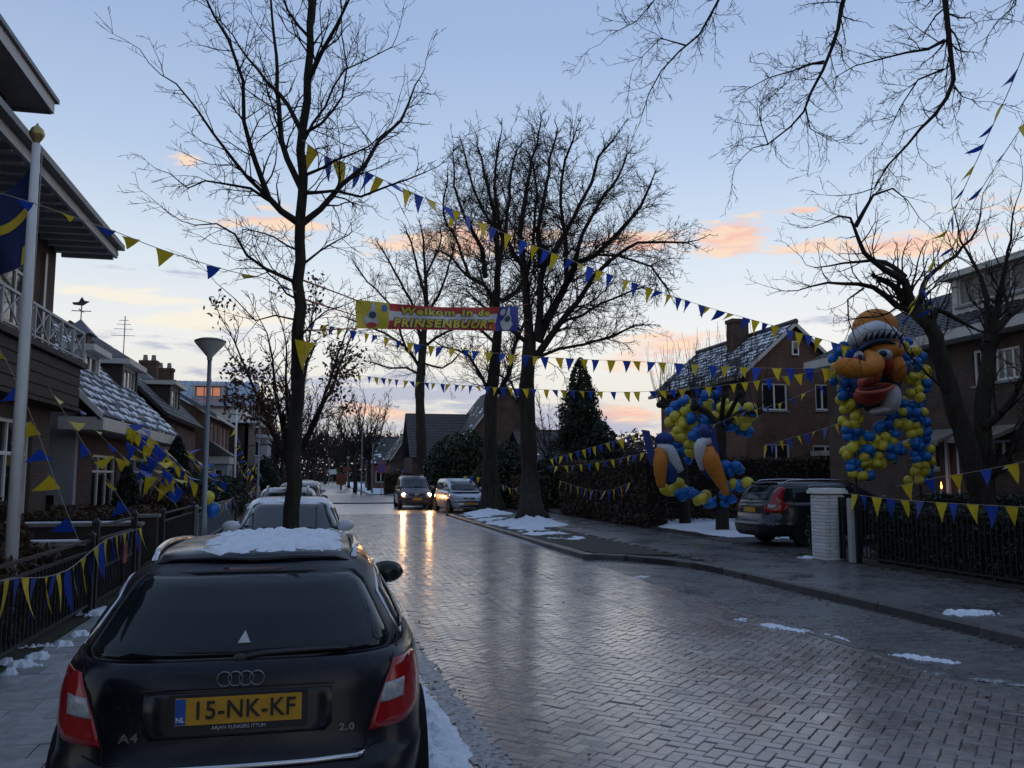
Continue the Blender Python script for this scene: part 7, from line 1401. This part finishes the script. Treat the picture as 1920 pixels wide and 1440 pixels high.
# ================================================================ banner
def banner():
    TL, TR, BL, BR = at(667, 562, 20.5), at(975, 574, 23.6), at(666, 616, 20.5), at(970, 621, 23.6); t = thing('street_banner', 'red, white, yellow and blue welcome banner stretched over the street', 'banner', (TL + BR) / 2); nrm = (TR - TL).cross(BL - TL).normalized(); nrm = -nrm if nrm.y > 0 else nrm
    def S(u, v, off=0.0):
        p = TL.lerp(TR, u).lerp(BL.lerp(BR, u), v); return p + Vector((0, 0, -.10 * math.sin(math.pi * u) * (1 - v))) + nrm * (off + .05 * math.sin(u * 11 + v * 1.5) + .03 * math.sin(u * 23 - v * 4))
    def patchm(name, u0, u1, v0, v1, mat, off=0.0, parent=None, a=24, b=5):
        V = [S(u0 + (u1 - u0) * i / a, v0 + (v1 - v0) * j / b, off) for i in range(a + 1) for j in range(b + 1)]; return MB().addv(V, [(i * (b + 1) + j, (i + 1) * (b + 1) + j, (i + 1) * (b + 1) + j + 1, i * (b + 1) + j + 1) for i in range(a) for j in range(b)]).build(name, mat, parent or t, smooth=True)
    by, br_, bw, bb = M('banner_yellow', (.62, .52, .05), .6, var=.06), M('banner_red', (.50, .05, .05), .6, var=.06), M('banner_white', (.62, .62, .64), .6, var=.05), M('banner_blue', (.03, .05, .30), .6, var=.06)
    patchm('yellow_panel', 0, .18, 0, 1, by); patchm('red_stripe', .18, .856, 0, .29, br_); patchm('white_stripe', .18, .856, .29, .66, bw); patchm('red_stripe', .18, .856, .66, 1, br_); patchm('blue_panel', .856, 1, 0, 1, bb)
    W = (TR - TL).length; Hh = (BL - TL).length; outl = M('letter_outline', (.02, .03, .10), .6)
    def txt(s, uc, vc, wid, hgt, shear):
        for mat, off, grow in ((outl, .012, .095), (by, .020, .045)):
            me = text_mesh(s, 1.0, mat, offset=grow, shear=shear, extrude=0.0, space=1.18); xs = [v.co.x for v in me.vertices]; ys = [v.co.y for v in me.vertices]; w0 = max(xs) - min(xs)
            cx = (max(xs) + min(xs)) / 2; k = wid / (w0 - 2 * grow)
            cap = 0.72
            for v in me.vertices:
                p = S(uc + (v.co.x - cx) * k, vc - v.co.y * hgt / cap, off) ; v.co = p - wloc(t)
            me.update(); add('lettering', me, t)
    txt('Welkom in de', .522, .25, .545, .27, 0); txt('PRINSENBUURT', .525, .745, .625, .33, .12)
    def blob(u, v, su, sv, mat, n, off, name, f=lambda a: 1.0):
        V = [S(u, v, off)] + [S(u + su * f(2 * math.pi * k / n) * math.cos(2 * math.pi * k / n), v + sv * f(2 * math.pi * k / n) * math.sin(2 * math.pi * k / n), off) for k in range(n)]; MB().addv(V, [(0, 1 + k, 1 + (k + 1) % n) for k in range(n)]).build(name, mat, t)
    m_e = M('emblem_pale', (.55, .58, .62), .6, var=.15, vs=40); m_dg = M('emblem_dark', (.05, .09, .12), .6)
    for uc, cu in ((.085, .150), (.925, .885)):
        blob(uc, .60, .042, .36, m_e, 20, .012, 'emblem', lambda a: .75 + .25 * abs(math.cos(a)) if math.sin(a) > 0 else .6 + .2 * abs(math.sin(a))); blob(uc, .28, .012, .26, m_e, 12, .011, 'emblem_plume'); blob(uc, .50, .020, .13, m_dg, 12, .018, 'emblem_figure'); blob(uc, .86, .030, .10, br_ if uc < .5 else bw, 10, .020, 'emblem_ribbon')
        blob(cu, .22, .018, .14, M('emblem_blue', (.05, .16, .42), .6) if uc < .5 else m_e, 16, .014, 'round_emblem')
    cr = M('red_rope', (.35, .05, .04), .7); rp = MB()
    L0 = at(567, 525, 9.75); L1_ = at(567, 560, 9.75); R0 = at(990, 570, 30.6); R1_ = at(992, 628, 30.6)
    rp.tube([L0, S(0, 0)], .012, 5).tube([L1_, S(0, .55)], .012, 5).tube([at(567, 620, 9.75), S(0, 1)], .012, 5).tube([S(1, 0), R0], .014, 5).tube([S(1, .55), at(991, 600, 30.6)], .014, 5).tube([S(1, 1), R1_], .014, 5); rp.build('rope', cr, t)
banner()

# ================================================================ balloons, foam figures, carnival head
m_by = M('yellow_balloon', (.84, .72, .08), .25, var=.06, rnd=.12, spec=.6); m_bb = M('blue_balloon', (.018, .22, .66), .22, var=.06, rnd=.15, spec=.6)
translucent(m_by, .35); translucent(m_bb, .35)
def balloon_mesh(mat):
    mb = MB(); mb.ell((0, 0, 0), (1, 1, 1.14), 14, 9, lambda p: Vector((p.x * (1 + .06 * p.z), p.y * (1 + .06 * p.z), p.z))); mb.ell((0, 0, -1.2), (.12, .12, .12), 6, 4); return mb.mesh('balloon', mat, smooth=True)
BALL = {'y': balloon_mesh(m_by), 'b': balloon_mesh(m_bb)}
def garland(label, base, lines, r, seed, step=1.25, wide=2, depth=1):
    """lines: lists of photo points with distance; balloons are tied in clusters along them, colours in runs"""
    t = thing('balloon_garland', label, 'balloons', base); q = random.Random(seed); w = wloc(t); run = 0; col = 'y'; n = 0
    for pts in lines:
        P = resample([at(*p) for p in pts], r * step)
        MB().tube(P, .012, 4).build('wire', m_black, t)
        for p in P:
            if run <= 0: col = 'b' if col == 'y' else 'y'; run = q.choice((2, 3, 4))
            run -= 1; cols = [col, col, 'b' if (col == 'y') else 'y'] if q.random() < .45 else [col, col, col]
            for k in range(wide):
                a = q.uniform(0, 2 * math.pi) ; s_ = r * q.uniform(.85, 1.12); off = Vector(((k - (wide - 1) / 2) * r * 1.7 + q.gauss(0, r * .25), q.gauss(0, r * .7) * depth, q.gauss(0, r * .35)))
                o = add('balloon', BALL[cols[k % 3]], t, p + off - w, (q.uniform(-1.4, 1.4), q.uniform(-1.4, 1.4), a), (s_, s_, s_)); n += 1
    return t
HD = 18.3
hb = at(1660, 905, HD); hb.z = .1
fr = garland('tall blue and yellow balloon arch hanging below and beside the carnival head', hb, [[(1583, 648, HD + .4), (1578, 695, HD + .3), (1590, 745, HD + .2), (1600, 795, HD), (1608, 845, HD), (1612, 892, HD)], [(1690, 645, HD + .4), (1712, 672, HD + .3), (1720, 720, HD + .2), (1714, 772, HD), (1722, 822, HD), (1733, 872, HD), (1722, 898, HD)], [(1625, 868, HD), (1648, 835, HD), (1668, 800, HD), (1690, 770, HD)], [(1655, 865, HD), (1690, 835, HD)]], .106, 7, wide=3)
for px in (1605, 1725): a = at(px, 900, HD + .25); MB().tube([(a.x, a.y, .1), at(px, 900, HD + .25), at(px - 5, 700, HD + .45)], .025, 6).build('pole', m_black, fr)
MB().tube([at(1605, 700, HD + .45), at(1725, 700, HD + .45)], .02, 6).build('crossbar', m_black, fr)
def carnival_head():
    d = HD + .1; c = at(1642, 700, d); t = thing('carnival_head', 'giant foam carnival head with long orange nose and white-brimmed orange cap', 'carnival figure', at(1642, 780, d)); K = d / FPX
    right = Vector((math.cos(YAW - .16), math.sin(YAW - .16), 0)); fwd = Vector((right.y, -right.x, 0)); up = Vector((0, 0, 1))     # fwd points to the viewer, head turned to the left
    fwd = -Vector((-right.y, right.x, 0))
    def Z(zx, zy, w=0.0): return c + right * ((1500 + zx / 4 - 1642) * K) + up * ((700 - (560 + zy / 4)) * K) + fwd * w
    S4 = K / 4
    def el(name, zx, zy, rx, ry, rd, w, mat, fn=None, tilt=0.0, n=20, m=14):
        mb = MB(); cc = Z(zx, zy, w); mb.ell((0, 0, 0), (rx * S4, rd, ry * S4), n, m, fn); ct, st = math.cos(tilt), math.sin(tilt)
        mb.v = [tuple(cc + right * (v[0] * ct - v[2] * st) + fwd * (-v[1]) + up * (v[0] * st + v[2] * ct)) for v in mb.v]; return mb.build(name, mat, t, smooth=True)
    fo = M('orange_foam', (.58, .20, .02), .7, var=.12, vs=5, bump=.3, bs=25); fw = M('white_foam', (.55, .56, .58), .7, var=.1, vs=5, bump=.3, bs=25); fb = M('navy_foam', (.012, .035, .085), .65, var=.15, vs=5); fbl = M('blue_foam', (.03, .08, .26), .6, var=.15, vs=6); fr_ = M('red_foam', (.38, .035, .03), .5, var=.15, vs=6); fp_ = M('pink_foam', (.48, .10, .06), .5, var=.12, vs=6)
    el('head', 585, 540, 190, 320, .62, -.25, fb); el('cap', 580, 205, 160, 135, .55, -.05, fo); el('cap_brim', 550, 285, 190, 95, .50, .20, fw, lambda p: Vector((p.x, p.y, p.z + .25 * abs(p.x) * (-1) + .06))); el('brim_end', 690, 315, 65, 60, .3, .2, fw)
    br_ = el('brow', 545, 352, 150, 30, .40, .42, fb, lambda p: Vector((p.x, p.y, p.z - .9 * p.x * p.x)), .05)
    ls = MB()
    for k in range(7): ls.tube([Z(440 + k * 40, 345 - 20 * math.sin(k * .5), .72), Z(450 + k * 42, 300 - 25 * math.sin(k * .5), .86)], [.045, .006], 6)
    ls.build('eyelash', fb, br_, smooth=True)
    el('eye_mask', 600, 415, 140, 90, .40, .35, fo); el('cheek_lobe', 672, 535, 78, 110, .34, .34, fo, None, .25); el('eye', 572, 452, 62, 48, .22, .62, fw); el('pupil', 556, 450, 28, 26, .14, .76, fb); el('eye', 420, 462, 40, 55, .2, .45, fw); el('pupil', 410, 465, 18, 24, .14, .58, fb)
    el('face', 480, 560, 120, 170, .45, .15, fbl); el('cheek', 600, 500, 58, 100, .30, .42, fr_, None, .2); el('cheek', 400, 500, 30, 60, .25, .45, fr_)
    el('upper_lip', 455, 632, 62, 46, .36, .50, fp_, None, .5); el('philtrum', 520, 600, 36, 70, .34, .50, fp_, None, -.5)
    mo = el('lower_jaw', 492, 705, 118, 108, .50, .30, fr_, lambda p: Vector((p.x, p.y, p.z if p.z < 0 else p.z * .12)), .14)
    rim = MB(); rim.tube([Z(492 + 118 * math.cos(a * math.pi / 16), 700 - 30 * math.sin(a * math.pi / 16) - 18 * math.cos(a * math.pi / 16), .52 + .36 * (1 - math.sin(a * math.pi / 16)) * .6) for a in range(33)], .042, 8, cap=False); rim.build('lip_rim', fp_, mo, smooth=True); el('throat', 494, 696, 104, 26, .34, .50, M('dark_red_foam', (.10, .010, .012), .6), None, .14)
    el('chin', 650, 760, 72, 118, .36, .15, fw, None, -.15); el('beard', 590, 845, 95, 36, .3, .12, fw, None, .12)
    nz = MB(); pts = [Z(470, 430, .55), Z(488, 500, .85), Z(470, 555, 1.05), Z(400, 580, 1.2), Z(320, 575, 1.28), Z(250, 565, 1.33), Z(205, 562, 1.36), Z(178, 562, 1.38)]
    Pn = resample(pts, .08); rr = [lerp_list([(0, .10), (.3, .19), (.55, .16), (.8, .205), (.92, .19), (1, .07)], i / (len(Pn) - 1)) for i in range(len(Pn))]; nz.tube(Pn, rr, 16); nz.build('nose', fo, t, smooth=True)
carnival_head()
garland('blue and yellow balloon garland hung between the two pollarded trees', Vector((12.1, 26.3, .1)), [[(1262, 768, 27.6), (1290, 752, 27.4), (1320, 770, 27.2), (1345, 755, 27), (1370, 775, 26.6), (1392, 790, 26.4), (1398, 812, 26.4)], [(1275, 860, 27.2), (1270, 820, 27.2), (1290, 800, 27.2), (1310, 780, 27)], [(1258, 912, 27), (1280, 922, 26.6), (1300, 930, 26.2), (1325, 938, 25.8), (1345, 942, 25.4), (1365, 930, 25.2), (1378, 915, 25), (1390, 905, 24.9)], [(1350, 780, 26), (1375, 765, 26), (1395, 770, 26)], [(1374, 880, 25.2), (1377, 884, 25.2)], [(1300, 850, 26.8), (1305, 815, 26.8), (1330, 790, 26.6)], [(1265, 790, 27.3), (1290, 775, 27.2), (1330, 745, 27)], [(1375, 800, 26), (1400, 785, 26), (1405, 765, 26)]], .165, 9, step=1.3)
def foam_figure(label, base, d, slab, top, white, orange, blue):
    t = thing('foam_figure', label, 'carnival figure', base); K = d / FPX
    def Z(zx, zy, w=0.0): return at(1190 + zx / 4.646, 700 + zy / 4.646, d - w)
    fb = M('royal_blue_foam', (.018, .045, .20), .65, var=.15, vs=5); fo, fw = MATS['orange_foam'], MATS['white_foam']; V = [Z(x, y, w) for w in (0, .28) for x, y in slab]; MB().addv(V, [(0, 1, 2, 3), (7, 6, 5, 4), (0, 4, 5, 1), (1, 5, 6, 2), (2, 6, 7, 3), (3, 7, 4, 0)]).build('blue_board', fb, t)
    for nm, (pts, rr), mt in (('shoulder', top, fb), ('white_sleeve', white, fw), ('orange_limb', orange, fo), ('blue_limb', blue, fb)):
        P = resample([Z(*p) for p in pts], .1); n = len(P); MB().tube(P, [lerp_list([(i / (len(rr) - 1), r) for i, r in enumerate(rr)], k / (n - 1)) for k in range(n)], 12).build(nm, mt, t, smooth=True)
foam_figure('blue, white and orange foam figure clasping the left pollard', P1, 26.3, [(60, 490), (130, 500), (195, 830), (130, 800)], ([(190, 585, .1), (260, 560, .2), (325, 590, .1)], [.10, .22, .12]), ([(195, 640, .2), (300, 665, .3), (345, 760, .3), (400, 855, .3)], [.10, .17, .18, .12]), ([(215, 650, .3), (225, 750, .35), (225, 850, .35), (232, 990, .3)], [.12, .24, .20, .12]), ([(290, 680, .1), (310, 800, .15), (300, 940, .1)], [.15, .30, .22]))
foam_figure('blue, white and orange foam figure clasping the right pollard', P2, 25.2, [(640, 445), (690, 440), (770, 880), (720, 890)], ([(560, 520, .1), (600, 500, .2), (640, 540, .1)], [.12, .26, .14]), ([(650, 590, .2), (580, 610, .3), (570, 700, .3), (590, 840, .2)], [.12, .18, .15, .08]), ([(640, 640, .3), (665, 760, .35), (720, 880, .35), (770, 980, .3), (800, 1060, .3)], [.14, .27, .24, .18, .10]), ([(600, 680, .1), (640, 800, .15), (680, 900, .1)], [.12, .24, .18]))
wg = Gp(470, 21.5, .1); t = thing('balloon_pair', 'yellow and blue balloon on the railing beside the white hatchback', 'balloons', (-2.45, 21.5, .9)); add('balloon', BALL['y'], t, (0, 0, .35), (0, 0, 0), (.15, .15, .15)); add('balloon', BALL['b'], t, (.1, .1, .06), (0.3, 0, 0), (.17, .17, .17)); MB().tube([(-2.45, 21.5, .75), (-2.45, 21.5, 1.3)], .006, 4).build('cord', m_string, t)

# ================================================================ small litter
q = np.random.RandomState(77); P = [(x, y, .004) for x, y in zip(q.normal(1.18, .10, 60), q.uniform(4, 18, 60))] + [(x, y, -.005) for x, y in zip(q.normal(7.2, .12, 160), q.uniform(5, 16, 160))] + [(x, y, .112) for x, y in zip(q.normal(9.9, .2, 260), q.uniform(6, 18, 260))] + [(x, y, .004) for x, y in zip(q.uniform(1.5, 5.6, 40), q.uniform(5, 20, 40))]
V, F, T = leaf_quads(P, .020, 78, flat=.92); tag(np_mesh('leaf_litter', V, F, m_beech, tone=T, kind='stuff'), 'scattered brown leaves lying along the kerbs', 'leaves')
